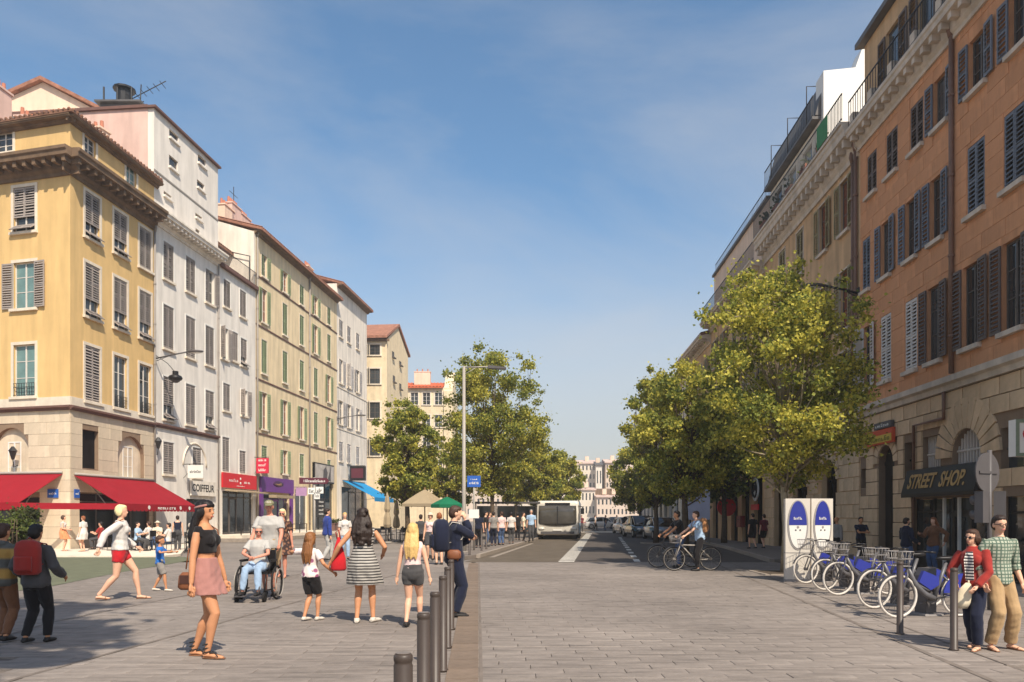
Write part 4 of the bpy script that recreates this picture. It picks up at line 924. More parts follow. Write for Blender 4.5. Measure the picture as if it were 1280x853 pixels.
# left group
tree('street_tree', 'dense mid green tree in front of the cream gabled house, leftmost in its row', (at(509, 46).x, 46, 0), zy(497, 46), 2.1, 2.1, 28350, 0.148, [M['leafA'], M['leafB']], 21, trunk_r=.16, group='trees left of the road', squash=.9)
tree('street_tree', 'tallest left-hand tree, yellow green and open, behind the tall street lamp', (at(615, 47).x, 47, .05), zy(436, 47), 3.2, 2.75, 36450, 0.141, [M['leafA'], M['leafB']], 22, trunk_r=.14, group='trees left of the road', nc=80, spikes=26)
tree('street_tree', 'shorter left-hand tree with yellow foliage just left of the bus', (at(668, 62).x, 62, .05), zy(548, 62), 2.2, 2.4, 18900, 0.17, [M['leafA'], M['leafB']], 23, group='trees left of the road')
tree('street_tree', 'small rounded green tree above the bus roof', (at(700, 80).x, 80, .05), zy(566, 80), 2.6, 2.5, 17550, 0.2, [M['leafA'], M['leafB']], 24, group='trees left of the road')
tree('street_tree', 'dark green tree filling the gap between the two larger left-hand trees', (at(566, 60).x, 60, .05), zy(548, 60), 2.2, 2.2, 16200, 0.178, [M['leafA'], M['leafB']], 25, group='trees left of the road')
tree('street_tree', 'green tree behind the tall street lamp and the blue sign', (at(645, 72).x, 72, .05), zy(545, 72), 2.4, 2.6, 16200, 0.192, [M['leafA'], M['leafB']], 26, group='trees left of the road')
# right group
tree('street_tree', 'large leafy tree behind the bike hire pillars, yellow green on top', (at(982, 21).x, 21, 0), zy(338, 21), 2.35, 2.3, 33000, 0.095, [M['leafB'], M['leafA']], 31, trunk_r=.11, bark=M['barkp'], group='trees right of the road', nc=90, spikes=26, lean=(-.15,0))
tree('street_tree', 'broad yellow green tree over the two cyclists', (at(856, 31.5).x, 31.5, .0), zy(447, 31.5), 2.2, 2.1, 24000, 0.12, [M['leafB'], M['leafA']], 32, group='trees right of the road', nc=76, spikes=20)
tree('street_tree', 'mid green tree at the road edge, furthest left of the right-hand row', (at(820, 44).x, 44, .0), zy(462, 44), 2.0, 1.85, 19000, 0.155, [M['leafB'], M['leafA']], 33, group='trees right of the road', nc=60)
tree('street_tree', 'shaded tree on the right pavement between the cyclists and the ochre house', (at(905, 42).x, 42, .1), zy(500, 42), 2.6, 2.4, 22000, 0.178, [M['leafC'], M['leafB']], 34, group='trees right of the road')
tree('street_tree', 'far tree at the right road edge before the quay', (at(800, 72).x, 72, .05), zy(545, 72), 2.8, 1.8, 14000, 0.222, [M['leafB'], M['leafA']], 35, group='trees right of the road')
# unseen tree added behind the camera to shade the paving at lower left
tree('added_shade_tree', 'tall unseen tree added behind the viewpoint to shade the paving at lower left', (-5.2, -3.6, 0), 15.5, 3.3, 10.4, 75000, .52, [M['leafB'], M['leafC']], 41, trunk_r=.3, group=None, lean=(1.1,2.8), nc=140, rk=1.35, rmin=.0, bark=M['barkp'])
PIT = mat('tree_pit_soil', srgb(84,74,64), .95, .1, var=.3, vs=6)
for px, d in ((982, 21), (856, 31.5), (820, 44)):
    q = at(px, d); mb = MB(); mb.box(-.7,.7,-.7,.7,-.02,.012); pit = struct(mb.build('tree_pit', PIT, None, (q.x, d, 0)))
    for a in range(4): mb = MB(); mb.box(-.78,.68,.7,.82,-.02,.05 if d > 25 else .016); mb.build('kerb_stone', M['kerb'], pit, (0,0,0), a*pi/2)
# clipped bush of the cafe at the left edge
bp_ = at(12, 24.5)
def bush(label, loc, w, h, seed, n=3500):
    rr = random.Random(seed); r_ = thing('potted_bush', label, 'bush', loc, 0); cl = [(rr.uniform(-.7,.7)*w, rr.uniform(-.5,.5)*w, .6+rr.uniform(0,1)*(h-.7), rr.uniform(.22,.4)*w, rr.random()) for k in range(18)]
    link('foliage', crown_mesh(cl, n, .09, [M['leafD'], M['leafC']], seed), r_); mb = MB(); mb.box(-w*.9, w*.9, -.35, .35, 0, .55); mb.box(-w*.95, w*.95, -.38, .38, .55, .62); mb.build('planter', M['band'], r_)
    mb = MB(); 
    for k in range(6): mb.tube([(rr.uniform(-.3,.3)*w, rr.uniform(-.1,.1), .5), (rr.uniform(-.5,.5)*w, rr.uniform(-.2,.2), h*.75)], [.03,.012], 5)
    mb.build('stem', M['bark'], r_)
bush('rounded olive bush in a box at the left edge before the red awning', (bp_.x, bp_.y, 0), .95, 1.95, 51)
# ---------------- street objects ----------------
M['red'] = mat('red_canvas', srgb(152,28,40), .85, .2, var=.08, vs=1.5, trans=.12)
M['blue'] = mat('blue_canvas', srgb(32,140,196), .85, .2, var=.06, trans=.12)
M['greenc'] = mat('green_parasol_canvas', srgb(24,104,72), .85, .2, var=.08)
M['creamc'] = mat('cream_canvas', srgb(168,150,122), .85, .2, var=.06, trans=.1)
M['boll'] = mat('bollard_paint', srgb(70,60,54), .45, .4, var=.14, vs=6)
M['bolltop'] = mat('bollard_cap', srgb(120,108,98), .4, .5, var=.1)
M['steel'] = mat('galvanised_steel', srgb(160,152,142), .5, .5, var=.08)
M['signblue'] = mat('sign_blue', srgb(40,92,176), .5, .4, var=.04)
M['signred'] = mat('sign_red', srgb(206,34,44), .5, .4, var=.04)
M['cherry'] = mat('sign_crimson', srgb(196,36,66), .5, .4, var=.04)
M['plum'] = mat('sign_plum', srgb(92,40,52), .5, .4, var=.04)
M['orangep'] = mat('sign_orange', srgb(206,84,50), .6, .3, var=.06)
M['yellowp'] = mat('sign_yellow', srgb(206,176,70), .6, .3, var=.1)
M['gold'] = mat('gold_lettering', srgb(186,150,92), .5, .4, var=.2, vs=9)
M['grey'] = mat('grey_paint', srgb(150,144,140), .5, .4, var=.06)
M['greyd'] = mat('dark_grey_paint', srgb(84,80,80), .5, .4, var=.1)
M['bikeblue'] = mat('bike_blue', srgb(40,50,140), .4, .5, var=.06)
M['bikegrey'] = mat('bike_grey', srgb(92,90,92), .4, .5, var=.06)
M['tyre'] = mat('rubber', srgb(40,38,38), .85, .2, var=.1)
M['tyrew'] = mat('pale_tyre', srgb(206,198,188), .7, .3, var=.08)
M['wood'] = mat('cafe_wood', srgb(120,86,60), .7, .3, var=.2)
def fthing(name, label, cat, F, s, d=0, z=0, group=None): return thing(name, label, cat, F.w(s, d, z), F.ang, group)
def strokes(w, h, n, m, parent, loc, rot, name='lettering', seed=0, t=.25):
    """illegible small print: a line of uneven letter strokes"""
    rr = random.Random(seed); mb = MB(); st = w/n
    for k in range(n):
        x = -w/2+k*st; hh = h*rr.choice((.65,.65,.7,1.0)); mb.box(x+.1*st, x+(.1+t)*st, -h/2, -h/2+hh, 0, .006)
        if rr.random() < .7: mb.box(x+(.1+t)*st, x+.8*st, -h/2+hh-.2*h, -h/2+hh, 0, .0055)
        if rr.random() < .6: mb.box(x+(.1+t)*st, x+.75*st, -h/2, -h/2+.18*h, 0, .005)
        if rr.random() < .6: mb.box(x+.6*st, x+(.6+t)*st, -h/2, -h/2+hh*.62, 0, .0052)
    o = mb.build(name, m, parent, loc); o.rotation_euler = rot; o['kind'] = 'stuff'; return o
# red awnings of the corner cafe
def awning(label, F, s0, s1, zt, zb, proj, vh, m, fr=None, slant=(0,0), letters=None, corner=None):
    r_ = fthing('awning', label, 'awning', F, (s0+s1)/2, 0, 0); w = (s1-s0)/2; mb = MB(); t = .03; N = 10
    rg = []
    for k in range(N+1):
        q = k/N; x = -w+(2*w)*q; e = x+slant[0]*(1-q)+slant[1]*q; sag = .03*sin(pi*((q*4) % 1))
        rg.append([(x,-.02,zt), (e,-proj,zb-sag*0), (e,-proj,zb-t), (x,-.02,zt-t)])
    mb.loft(rg, True, False); mb.build('canvas', m, r_)
    mb = MB(); mb.box(-w+slant[0], w+slant[1], -proj-.03, -proj-.004, zb-vh, zb-.004)
    n = int((2*w)/.3)
    for k in range(n): x = -w+slant[0]+(k+.5)*(2*w+slant[1]-slant[0])/n; mb.box(x-.11, x+.11, -proj-.029, -proj-.006, zb-vh-.05, zb-vh)
    mb.build('valance', m, r_)
    mb = MB(); mb.tube([(-w,-.05,zt+.05),(w,-.05,zt+.05)], .07, 8)
    for x in (-w*.7, w*.7): mb.tube([(x,-.05,zt-.25),(x*1.0,-proj*.5,zb-.05-.2),(x,-proj+.05,zb-.08)], .025, 6)
    mb.tube([(-w+slant[0],-proj,zb-.03),(w+slant[1],-proj,zb-.03)], .03, 6); mb.build('folding_arm', M['steel'], r_)
    return r_
zt_, zb_ = 3.5, 2.16
aw = awning('long red cafe awning on the sunny side of the yellow corner house', FL, .25, sE-.1, FL.Z(92, 594), zb_, 2.25, .3, M['red'], slant=(0,.35))
strokes(1.7, .17, 8, M['whitep'], aw, (.7,-2.285,2.0), (pi/2,0,0), seed=4)
for x in (-.9, 2.0, 2.9): q = MB(); q.disc((0,0,0), .1, .006, 10); o = q.build('emblem', M['whitep'], aw, (x,-2.285,2.0)); o.rotation_euler = (pi/2,0,0)
cor = FY.w(-.55, -2.05, 0); 
aw2 = awning('red cafe awning on the shaded front of the yellow corner house, at the left edge', FY, -8.5, -.4, 3.55, zb_+.02, 2.05, .3, M['red'], slant=(0,-.3))
pa, pb = FY.w(-.7,-2.06,0), FL.w(.25,-2.26,0)
mb = MB(); lw = [aw.matrix_basis.inverted() @ Vector(p) for p in (FY.w(-.7,-2.06,zb_-.28), FL.w(.25,-2.26,zb_-.28))]
a, b = lw; mb.add([a, b, (b.x,b.y,zb_), (a.x,a.y,zb_), (a.x+.02,a.y+.02,a.z), (b.x+.02,b.y+.02,b.z), (b.x+.02,b.y+.02,zb_), (a.x+.02,a.y+.02,zb_)], [(0,1,2,3),(7,6,5,4),(0,4,5,1),(3,2,6,7),(0,3,7,4),(1,5,6,2)]); mb.build('corner_valance', M['red'], aw)
# blue street plaques on the corner
for F, px, lab in ((FY, 67.5, 'blue street name plaque on the shaded side of the yellow corner'), (FL, 92, 'small blue house plaque on the sunny side of the yellow corner')):
    r_ = fthing('street_plaque', lab, 'plaque', F, F.S(px) if F is FY else .38, -.045, zy(616, 34)); mb = MB(); mb.box(-.3 if F is FY else -.18, .3 if F is FY else .18, -.03, 0, -.2, .2); mb.build('plate', M['signblue'], r_)
    strokes(.42 if F is FY else .24, .1, 7 if F is FY else 4, M['whitep'], r_, (0,-.032,.0), (pi/2,0,0), seed=8)
# blue awning of the pale house
awb = awning('bright blue awning projecting from the pale house beside the tree', FL, FL.S(428), FL.S(455), FL.Z(428, 603)+.2, FL.Z(440, 624)+.1, 3.2, .35, M['blue'])
# signs on the left fronts
def board(label, cat, F, sa, sb, z0, z1, m, dv=-.12, th=.1, name='shop_sign'):
    r_ = fthing(name, label, cat, F, (sa+sb)/2, dv, 0); w = (sb-sa)/2; mb = MB(); mb.box(-w, w, -th/2, th/2, z0, z1); mb.build('board', m, r_); return r_
r_ = board('white hairdresser fascia reading COIFFEUR over a dark doorway', 'shop sign', FL, FL.S(236), FL.S(267), FL.Z(250, 620), FL.Z(250, 602), M['white2'])
text_mesh('COIFFEUR', .62, M['black'], r_, (-.1,-.056,(FL.Z(250, 620)+FL.Z(250, 602))/2), (pi/2,0,0), bold=.008, sx=.95)
def hanging(label, F, s, z0, z1, w, m, proj=.25, cat='hanging sign', th=.1, fm=None):
    r_ = fthing('hanging_sign', label, cat, F, s, 0, 0); mb = MB(); mb.box(-th/2, th/2, -proj-w, -proj, z0, z1); mb.build('panel', m, r_)
    mb = MB(); mb.box(-.02, .02, -proj-w, 0, z1+.04, z1+.08); mb.box(-.02, .02, -proj-w*.8, -proj-w*.8+.04, z1, z1+.04); mb.box(-.02, .02, -proj-.12, -proj-.08, z1, z1+.04); mb.tube([(0,-.02,z0),(0,-proj-w*.5,z1+.06)], .015, 5); mb.build('bracket', fm or M['iron'], r_); return r_
s_ = FL.S(229); r_ = hanging('small white hanging sign on a scrolled black bracket above the hairdresser', FL, s_, FL.Z(231, 598), FL.Z(231, 582), .95, M['whitep'], .3)
strokes(.7, .16, 8, M['greyd'], r_, (-.055,-.78,FL.Z(231, 590)), (pi/2,0,-pi/2), seed=6)
s0, s1 = FL.S(275.5), FL.S(318); z0, z1 = FL.Z(297, 611), FL.Z(297, 593)
r_ = board('wide red fascia with pale lettering over the shop of the narrow white house', 'shop sign', FL, s0, s1, z0, z1, M['signred']); zm = (z0+z1)/2
strokes((s1-s0)*.26, .2, 6, M['whitep'], r_, (-(s1-s0)*.2,-.052,zm+.03), (pi/2,0,0), seed=1); strokes((s1-s0)*.2, .2, 5, M['whitep'], r_, ((s1-s0)*.2,-.052,zm-.03), (pi/2,0,0), seed=2); strokes(1.2, .06, 12, M['whitep'], r_, (0,-.052,zm-.33), (pi/2,0,0), seed=3)
for dz in (-.13, .17): q = MB(); q.ell((0,0,0), (.12,.09,.012), 10, 4); o = q.build('emblem', M['whitep'], r_, (0,-.054,zm+dz)); o.rotation_euler = (pi/2,0,0)
mb = MB(); mb.prism([(-.02,z0-.1),(-.9,z0-.22),(-.9,z0-.3),(-.02,z0-.2)], 'x', -(s1-s0)/2+.3, (s1-s0)/2); mb.build('canopy', M['creamc'], r_)
r_ = hanging('crimson vertical hanging sign between the white and the beige house', FL, FL.S(319)-.1, FL.Z(319, 592), FL.Z(319, 573), .9, M['cherry'], .15)
for k in range(3): strokes(.6, .18, 4, M['whitep'], r_, (-.055,-.6,FL.Z(319, 588)+k*.36), (pi/2,0,-pi/2), seed=k)
s0, s1 = FL.S(323.5), FL.S(364.5); z0, z1 = FL.Z(344, 616), FL.Z(344, 598)
pur = MATS['purple_paint']; r_ = board('purple shop fascia with a dark oval badge under the beige house', 'shop sign', FL, s0, s1, z0, z1, pur, th=.14)
q = MB(); q.ell((0,0,0), (1.0,.24,.02), 16, 4); o = q.build('badge', mat('dark_violet', srgb(66,30,70), .5, .4), r_, (0,-.07,(z0+z1)/2+.1)); o.rotation_euler = (pi/2,0,0)
strokes(1.1, .16, 6, M['gold'], r_, (0,-.09,(z0+z1)/2+.1), (pi/2,0,0), seed=5)
for x in (-(s1-s0)/2+.15, (s1-s0)/2-.35): mb = MB(); mb.box(x-.2, x+.25, -.06, .07, 0, z0); mb.build('pilaster', pur, r_)
mb = MB(); mb.box(-1.6, 1.9, -.6, 0, z0-.42, z0-.2); mb.build('roller_canopy', M['creamc'], r_)
r_ = hanging('small lilac shop sign hanging at the purple shop', FL, FL.S(367), FL.Z(367, 620), FL.Z(367, 610), .9, mat('lilac_paint', srgb(176,140,176), .5, .4), .2, fm=pur)
s0, s1 = FL.S(391), FL.S(415.5); z0, z1 = FL.Z(403, 604), FL.Z(403, 580)
r_ = board('black framed poster panel with grey picture above the black shop front', 'poster', FL, s0, s1, z0, z1, M['black'], name='poster_panel'); w = (s1-s0)/2
q = MB(); q.box(-w+.12, w-.12, -.07, -.055, z0+.15, z1-.12); q.build('poster', mat('grey_poster', srgb(178,170,162), .7, .2, var=.3, vs=1.2), r_)
q = MB(); zc = (z0+z1)/2; q.prism([(-.5,zc-.7),(.5,zc-.6),(.7,zc+.1),(.2,zc+.6),(-.4,zc+.3)], 'y', -.08, -.071); q.prism([(.7,zc-.5),(1.5,zc-.7),(1.5,zc+.9),(1.2,zc+.2)], 'y', -.081, -.0705); q.build('picture', M['greyd'], r_)
r_ = board('black sandwich of menus beside the black shop door below the poster', 'menu board', FL, s0+.2, s0+2.6, 1.5, 3.2, M['black'], name='menu_board')
for k in range(4): strokes(1.2, .16, 7, M['whitep'], r_, (.2,-.052,1.8+k*.36), (pi/2,0,0), seed=20+k)
r_ = hanging('black square projecting sign on the pale house above the blue awning', FL, FL.S(434), FL.Z(434, 601), FL.Z(434, 583), 1.5, M['black'], .35, th=.5)
q = MB(); q.box(-.26, -.25, -1.7, -.5, FL.Z(434, 598), FL.Z(434, 586)); q.build('face', M['plum'], r_)
for p_ in (FL.S(427), FL.S(428.5)): pass
# plum direction sign on a post with smaller plates
p = at(393, 30); r_ = thing('direction_sign', 'long plum coloured direction sign on a grey post before the black shop', 'direction sign', (p.x, 30, 0), 0)
mb = MB(); mb.tube([(0,0,0),(0,0,zy(597,30))], .045, 8); mb.build('post', M['steel'], r_); zc = zy(601.5, 30)
mb = MB(); mb.prism([(-.58,zc-.12),(.5,zc-.12),(.6,zc),(.5,zc+.12),(-.58,zc+.12)], 'y', -.07, -.045); mb.build('arm_plate', M['plum'], r_); strokes(.85, .1, 14, M['whitep'], r_, (.02,-.072,zc), (pi/2,0,0), seed=11)
for x, z, w in ((-.1, zy(614,30), .28), (.22, zy(613,30), .3), (.12, zy(620,30), .22)): q = MB(); q.box(x-w/2, x+w/2, -.07, -.05, z-.13, z+.13); o = q.build('plate', M['whitep'], r_); strokes(w*.7, .12, 3, M['black'], r_, (x,-.072,z), (pi/2,0,0), seed=int(z*100))
# ---- lamps
def wall_lamp(label, F, s, z, arm, m=None, lantern=False, up=.5):
    r_ = fthing('wall_lamp', label, 'street lamp', F, s, 0, 0); m = m or M['iron']; mb = MB(); mb.tube([(0,-.02,z),(0,-arm*.5,z+up*.55),(0,-arm,z+up)], .04, 6); mb.disc((0,-.0,z-.2), .08, .4, 8); mb.tube([(0,-.02,z-.15),(0,-arm*.4,z+up*.35)], .02, 5); mb.build('bracket', m, r_)
    mb = MB(); mb.ell((0,-arm-.35,z+up+.0), (.17,.5,.09), 12, 6); mb.build('lamp_head', M['greyd'], r_); q = MB(); q.ell((0,-arm-.38,z+up-.06), (.12,.36,.05), 10, 4); q.build('lens', M['whitep'], r_)
    return r_
wall_lamp('arm street lamp on the pipe between yellow and white houses', FL, sE+.05, FL.Z(194, 449), 2.0, M['greyd'], up=.35)
r_ = fthing('hanging_lantern', 'dark round lantern hanging on a chain below the left wall lamp arm', 'lantern', FL, FL.S(199)+.0, -.95, FL.Z(205, 475)); mb = MB(); mb.ell((0,0,0), (.38,.38,.2), 14, 6); mb.disc((0,0,.12), .16, .25, 10); mb.build('shade', M['black'], r_); q = MB(); q.ell((0,0,-.1), (.26,.26,.18), 12, 6); q.build('globe', M['greyd'], r_); mb = MB(); mb.tube([(0,0,.3),(-.1,.4,.8),(-.3,.95,1.2)], .018, 5); mb.build('stay', M['iron'], r_)
wall_lamp('smaller arm lamp on the seam between beige and pale houses', FL, sB1+.05, FL.Z(422, 524), 2.0, M['greyd'], up=.3)
wall_lamp('black arm lamp on the orange house above the large tree', FR, -.15, FR.Z(1068, 371), 1.25, M['black'], up=.3)
for px, F, lab in ((22, FY, 'wrought iron lantern beside the left arched window of the yellow house'), (192.5, FL, 'small lantern on the pipe below the cornice band')):
    r_ = fthing('wall_lantern', lab, 'lantern', F, F.S(px), -.25, F.Z(px, 566 if F is FY else 553)); mb = MB(); mb.disc((0,0,-.35), .06, .4, 6, 'z', .17); mb.disc((0,0,.05), .2, .22, 6, 'z', .05); mb.build('lantern_cage', M['iron'], r_); mb = MB(); mb.tube([(0,.25,-.6),(0,.05,-.7),(0,0,-.35)], .025, 5); mb.build('bracket', M['iron'], r_)
yl = 31.5; p = at(580, yl); lh = zy(458, yl)
r_ = thing('street_lamp', 'tall slim grey street lamp with a single arm in front of the left-hand trees', 'street lamp', (p.x, yl, 0)); mb = MB(); mb.tube([(0,0,0),(0,0,1.2),(0,0,lh)], [.1,.085,.06], 10); mb.disc((0,0,0), .16, .12, 12); mb.build('pole', M['steel'], r_)
mb = MB(); mb.tube([(0,0,lh-.05),(1.15,0,lh-.02)], .03, 6); mb.tube([(0,0,lh-.35),(.5,0,lh-.06)], .015, 5); mb.build('arm', M['steel'], r_); mb = MB(); mb.prism([(1.0,lh-.1),(1.75,lh-.13),(1.75,lh-.06),(1.0,lh+.03)], 'y', -.13, .13); mb.build('lamp_head', M['greyd'], r_)
# unseen lamp added beside the viewpoint for the shadow of its disc-headed arm
r_ = thing('street_lamp', 'unseen disc headed lamp added left of the viewpoint for its shadow', 'street lamp', (-4.0, 1.1, 0)); mb = MB(); mb.tube([(0,0,0),(0,0,9.1)], .07, 8); mb.build('pole', M['greyd'], r_); mb = MB(); mb.tube([(0,0,9.05),(1.9,-.05,9.05)], .04, 6); mb.build('arm', M['greyd'], r_); mb = MB(); mb.disc((2.35,-.07,9.0), .5, .09, 20); mb.build('lamp_head', M['greyd'], r_)
# ---- blue stop sign, paper notice
p = at(592.5, 33); r_ = thing('stop_sign', 'square blue sign on a thin post right of the tall lamp', 'road sign', (p.x, 33, 0)); mb = MB(); mb.tube([(0,0,0),(0,0,zy(595,33))], .04, 8); mb.build('post', M['steel'], r_); z0, z1 = zy(609,33), zy(595,33); w = .29
mb = MB(); mb.box(-w, w, -.06, -.04, z0, z1); mb.build('panel', M['signblue'], r_); strokes(.42, .09, 4, M['whitep'], r_, (0,-.062,z0+.17), (pi/2,0,0), seed=3); strokes(.3, .07, 4, M['whitep'], r_, (0,-.062,z0+.34), (pi/2,0,0), seed=5)
q = MB(); q.box(-.22, .22, -.07, -.05, zy(648,33), zy(637,33)); q.build('notice', M['whitep'], r_)
# ---- bus shelter
p = at(634, 54); r_ = thing('bus_shelter', 'glass bus shelter behind the waiting queue, left of the bus', 'bus shelter', (p.x, 52, .09), .1); mb = MB(); mb.box(-2.2,2.2,-.7,.8,2.35,2.47); mb.build('roof', M['greyd'], r_)
for x in (-2.1,-.7,.7,2.1): mb = MB(); mb.box(x-.04,x+.04,.66,.74,0,2.35); mb.build('post', M['steel'], r_)
for x in (-1.4,0,1.4): mb = MB(); mb.box(x-.62,x+.62,.69,.71,.3,2.2); mb.build('pane', mat('shelter_glass', srgb(76,82,84), .08, .6, var=.1), r_)
mb = MB(); mb.box(-1.5,1.5,.3,.6,.44,.5); mb.build('bench', M['wood'], r_)
# ---- bollards
def boll():
    mb = MB(); r = .042; N = 18
    mb.loft([[(rr_*cos(2*pi*j/N), rr_*sin(2*pi*j/N), z) for j in range(N)] for rr_, z in ((r+.012,0),(r+.012,.02),(r,.025),(r,.90),(r*.93,.906),(r*.93,.916),(r,.922),(r,.94),(r*.85,.95),(r*.3,.953))], True, False)
    for f in range(len(mb.f)): mb.sm[f] = True
    mb.m = 1; mb.disc((0,0,.9525), r*.8, .002, N); return mb.mesh('bollard', [M['boll'], M['bolltop']])
bm_ = boll(); names = ['nearest dark bollard of the left row, cut by the bottom edge', 'second dark bollard from the viewer in the left row', 'third dark bollard from the viewer in the left row', 'fourth dark bollard from the viewer in the left row', 'fifth dark bollard of the left row, before the man with the backpack', 'last near bollard of the left row, touching the backpack']
def bollard(label, loc, grp): tag(link('bollard', bm_, None, loc), label, 'bollard', grp)
for (px, y), lab in zip(((504,3.3),(529.6,4.7),(544,6.0),(553.7,7.6),(559.6,8.95),(564,10.4)), names): q = at(px, y); bollard(lab, (q.x, y, .005), 'bollards along the kerb strip')
ords = ['first','second','third','fourth','fifth','sixth','seventh','eighth']
for k, (px, py) in enumerate(((587,694),(602,688.5),(608,686.5),(623,681.5),(630,679.5),(637,678),(649,675))): q = P(px, py, .09); bollard(f'{ords[k]} bollard along the far left kerb counted from the tall lamp', q, 'bollards on the far left pavement')
for px, py, lab in ((1125,793,'dark bollard in front of the nearest hire bike'), (1192.5,813,'dark bollard beside the woman in the red cardigan')): q = P(px, py); bollard(lab, (q.x, q.y, .0), 'bollards before the hire bikes')
# ---- bikes
def wheel(r, tw, m, root, x, name='wheel', m2=None):
    mb = MB(); mb.smooth = True; mb.tube([(r*cos(2*pi*k/26), 0, r*sin(2*pi*k/26)) for k in range(26)], tw, 6, closed=True, cap=False); w = mb.build(name, m, root, (x,0,r+tw))
    mb = MB(); mb.tube([((r-tw*1.2)*cos(2*pi*k/26), 0, (r-tw*1.2)*sin(2*pi*k/26)) for k in range(26)], tw*.45, 5, closed=True, cap=False); mb.disc((0,-.04,0), .035, .08, 10, 'y')
    for k in range(14): a = 2*pi*k/14; mb.tube([(.03*cos(a+.6), .02*(-1)**k, .03*sin(a+.6)), ((r-tw)*cos(a), 0, (r-tw)*sin(a))], .0025, 3)
    mb.build('rim', m2 or M['steel'], w); return w
def bike(label, loc, rz, hire=True, grp=None, fm=None, tyre=None, basket=True, r=.315):
    B = thing('bicycle', label, 'bicycle', loc, rz, grp); fm = fm or M['bikegrey']; tw = .022 if hire else .016; zc = r+tw
    wheel(r, tw, tyre or M['tyrew'], B, .55, m2=M['greyd'] if hire else None); wheel(r, tw, tyre or M['tyrew'], B, -.53, m2=M['greyd'] if hire else None)
    bb = (-.08,0,.29); hd = (.38,0,.78); st = (-.28,0,.84); t = .028 if hire else .019
    mb = MB(); mb.smooth = True
    if hire:
        mb.tube([hd, (.26,0,.52), (.08,0,.36), bb], [.035,.04,.045,.045], 8); mb.tube([(.36,0,.70),(.2,0,.50),(.02,0,.42),(-.16,0,.50)], .022, 8)
    else: mb.tube([hd, bb], t, 8); mb.tube([(.37,0,.74),(-.23,0,.72)], t, 8)
    mb.tube([bb, st], t, 8)
    for y in (-.06,.06): mb.tube([bb,(-.53,y,zc)], .012, 6); mb.tube([(-.2,0,.66),(-.53,y,zc)], .012, 6)
    mb.build('frame', fm, B)
    mb = MB(); mb.smooth = True; mb.tube([hd,(.34,0,.9)], .022, 8)
    for y in (-.055,.055): mb.tube([(.39,0,.74),(.42,y,.66),(.55,y,zc)], .014, 6)
    mb.build('fork', fm, B)
    mb = MB(); mb.smooth = True; mb.tube([(.22,-.29,1.02),(.34,-.24,1.03),(.36,0,.98),(.34,.24,1.03),(.22,.29,1.02)], .013, 6); mb.tube([(.34,0,.88),(.36,0,.98)], .016, 6); mb.build('handlebar', M['black'], B)
    mb = MB(); 
    for s in (-1,1): mb.tube([(.24,s*.285,1.02),(.14,s*.3,1.01)], .018, 6)
    mb.build('grip', M['black'], B)
    mb = MB(); mb.loft([[(x, w*cos(2*pi*j/10), z+h*sin(2*pi*j/10)) for j in range(10)] for x, w, z, h in ((-.42,.03,.91,.02),(-.38,.085,.91,.035),(-.28,.08,.91,.035),(-.18,.035,.91,.025),(-.12,.02,.905,.015))]); mb.build('saddle', M['black'], B)
    for x0 in (.55, -.53):
        mb = MB()
        pts = [(x0+(r+.035)*cos(a), (r+.035)*sin(a)+zc) for a in [pi*(.12+.09*k) for k in range(9)]]
        mb.loft([[(x,-.03,z),(x,.03,z),(x,.03,z+.006),(x,-.03,z+.006)] for x, z in pts], True, False); mb.build('mudguard', M['greyd'], B); mb = MB()
    mb = MB(); mb.disc((-.08,-.05,.29), .09, .012, 16, 'y'); mb.tube([(-.08,-.07,.29),(.06,-.08,.21)], .01, 5); mb.tube([(-.08,.07,.29),(-.22,.08,.37)], .01, 5); mb.box(.02,.11,-.17,-.08,.2,.22); mb.box(-.26,-.17,.08,.17,.36,.38); mb.build('crank', M['greyd'], B)
    if hire:
        for y in (-.05,.05):
            mb = MB(); N = 12; pts = [(-.53+(r+.02)*cos(a), (r+.02)*sin(a)+zc) for a in [pi*(.0+.08*k) for k in range(N)]]
            mb.prism([(-.5,zc+.02)]+pts, 'y', y-.006, y+.006); o = mb.build('skirt_guard', M['bikeblue'], B)
        mb = MB(); mb.prism([(.0,.42),(.2,.55),(.12,.72),(-.14,.62),(-.14,.5)], 'y', -.03, .03); mb.build('frame_panel', M['bikeblue'], B)
        strokes(.16, .05, 4, M['whitep'], B, (.03,-.031,.58), (pi/2,0,0), seed=2)
    if basket:
        mb = MB(); x0,x1,w,z0,z1 = .40,.66,.17,.80,1.02
        for z in (z0, (z0+z1)/2, z1):
            for a, b in (((x0,-w),(x1,-w)),((x1,-w),(x1,w)),((x1,w),(x0,w)),((x0,w),(x0,-w))): k_ = .82 if z == z0 else .92 if z < z1 else 1; xm = (x0+x1)/2; mb.tube([((a[0]-xm)*k_+xm,a[1]*k_,z),((b[0]-xm)*k_+xm,b[1]*k_,z)], .006, 4)
        for k in range(7):
            y = -w+2*w*k/6; xm = (x0+x1)/2
            for x in (x0,x1): mb.tube([((x-xm)*.82+xm,y*.82,z0),(x,y,z1)], .004, 4)
        for k in range(5):
            x = x0+(x1-x0)*k/4; xm = (x0+x1)/2
            for y in (-w,w): mb.tube([((x-xm)*.82+xm,y*.82,z0),(x,y,z1)], .004, 4)
        mb.box(x0+.03,x1-.03,-w*.8,w*.8,z0-.004,z0+.004); mb.build('basket', M['grey'], B)
    return B
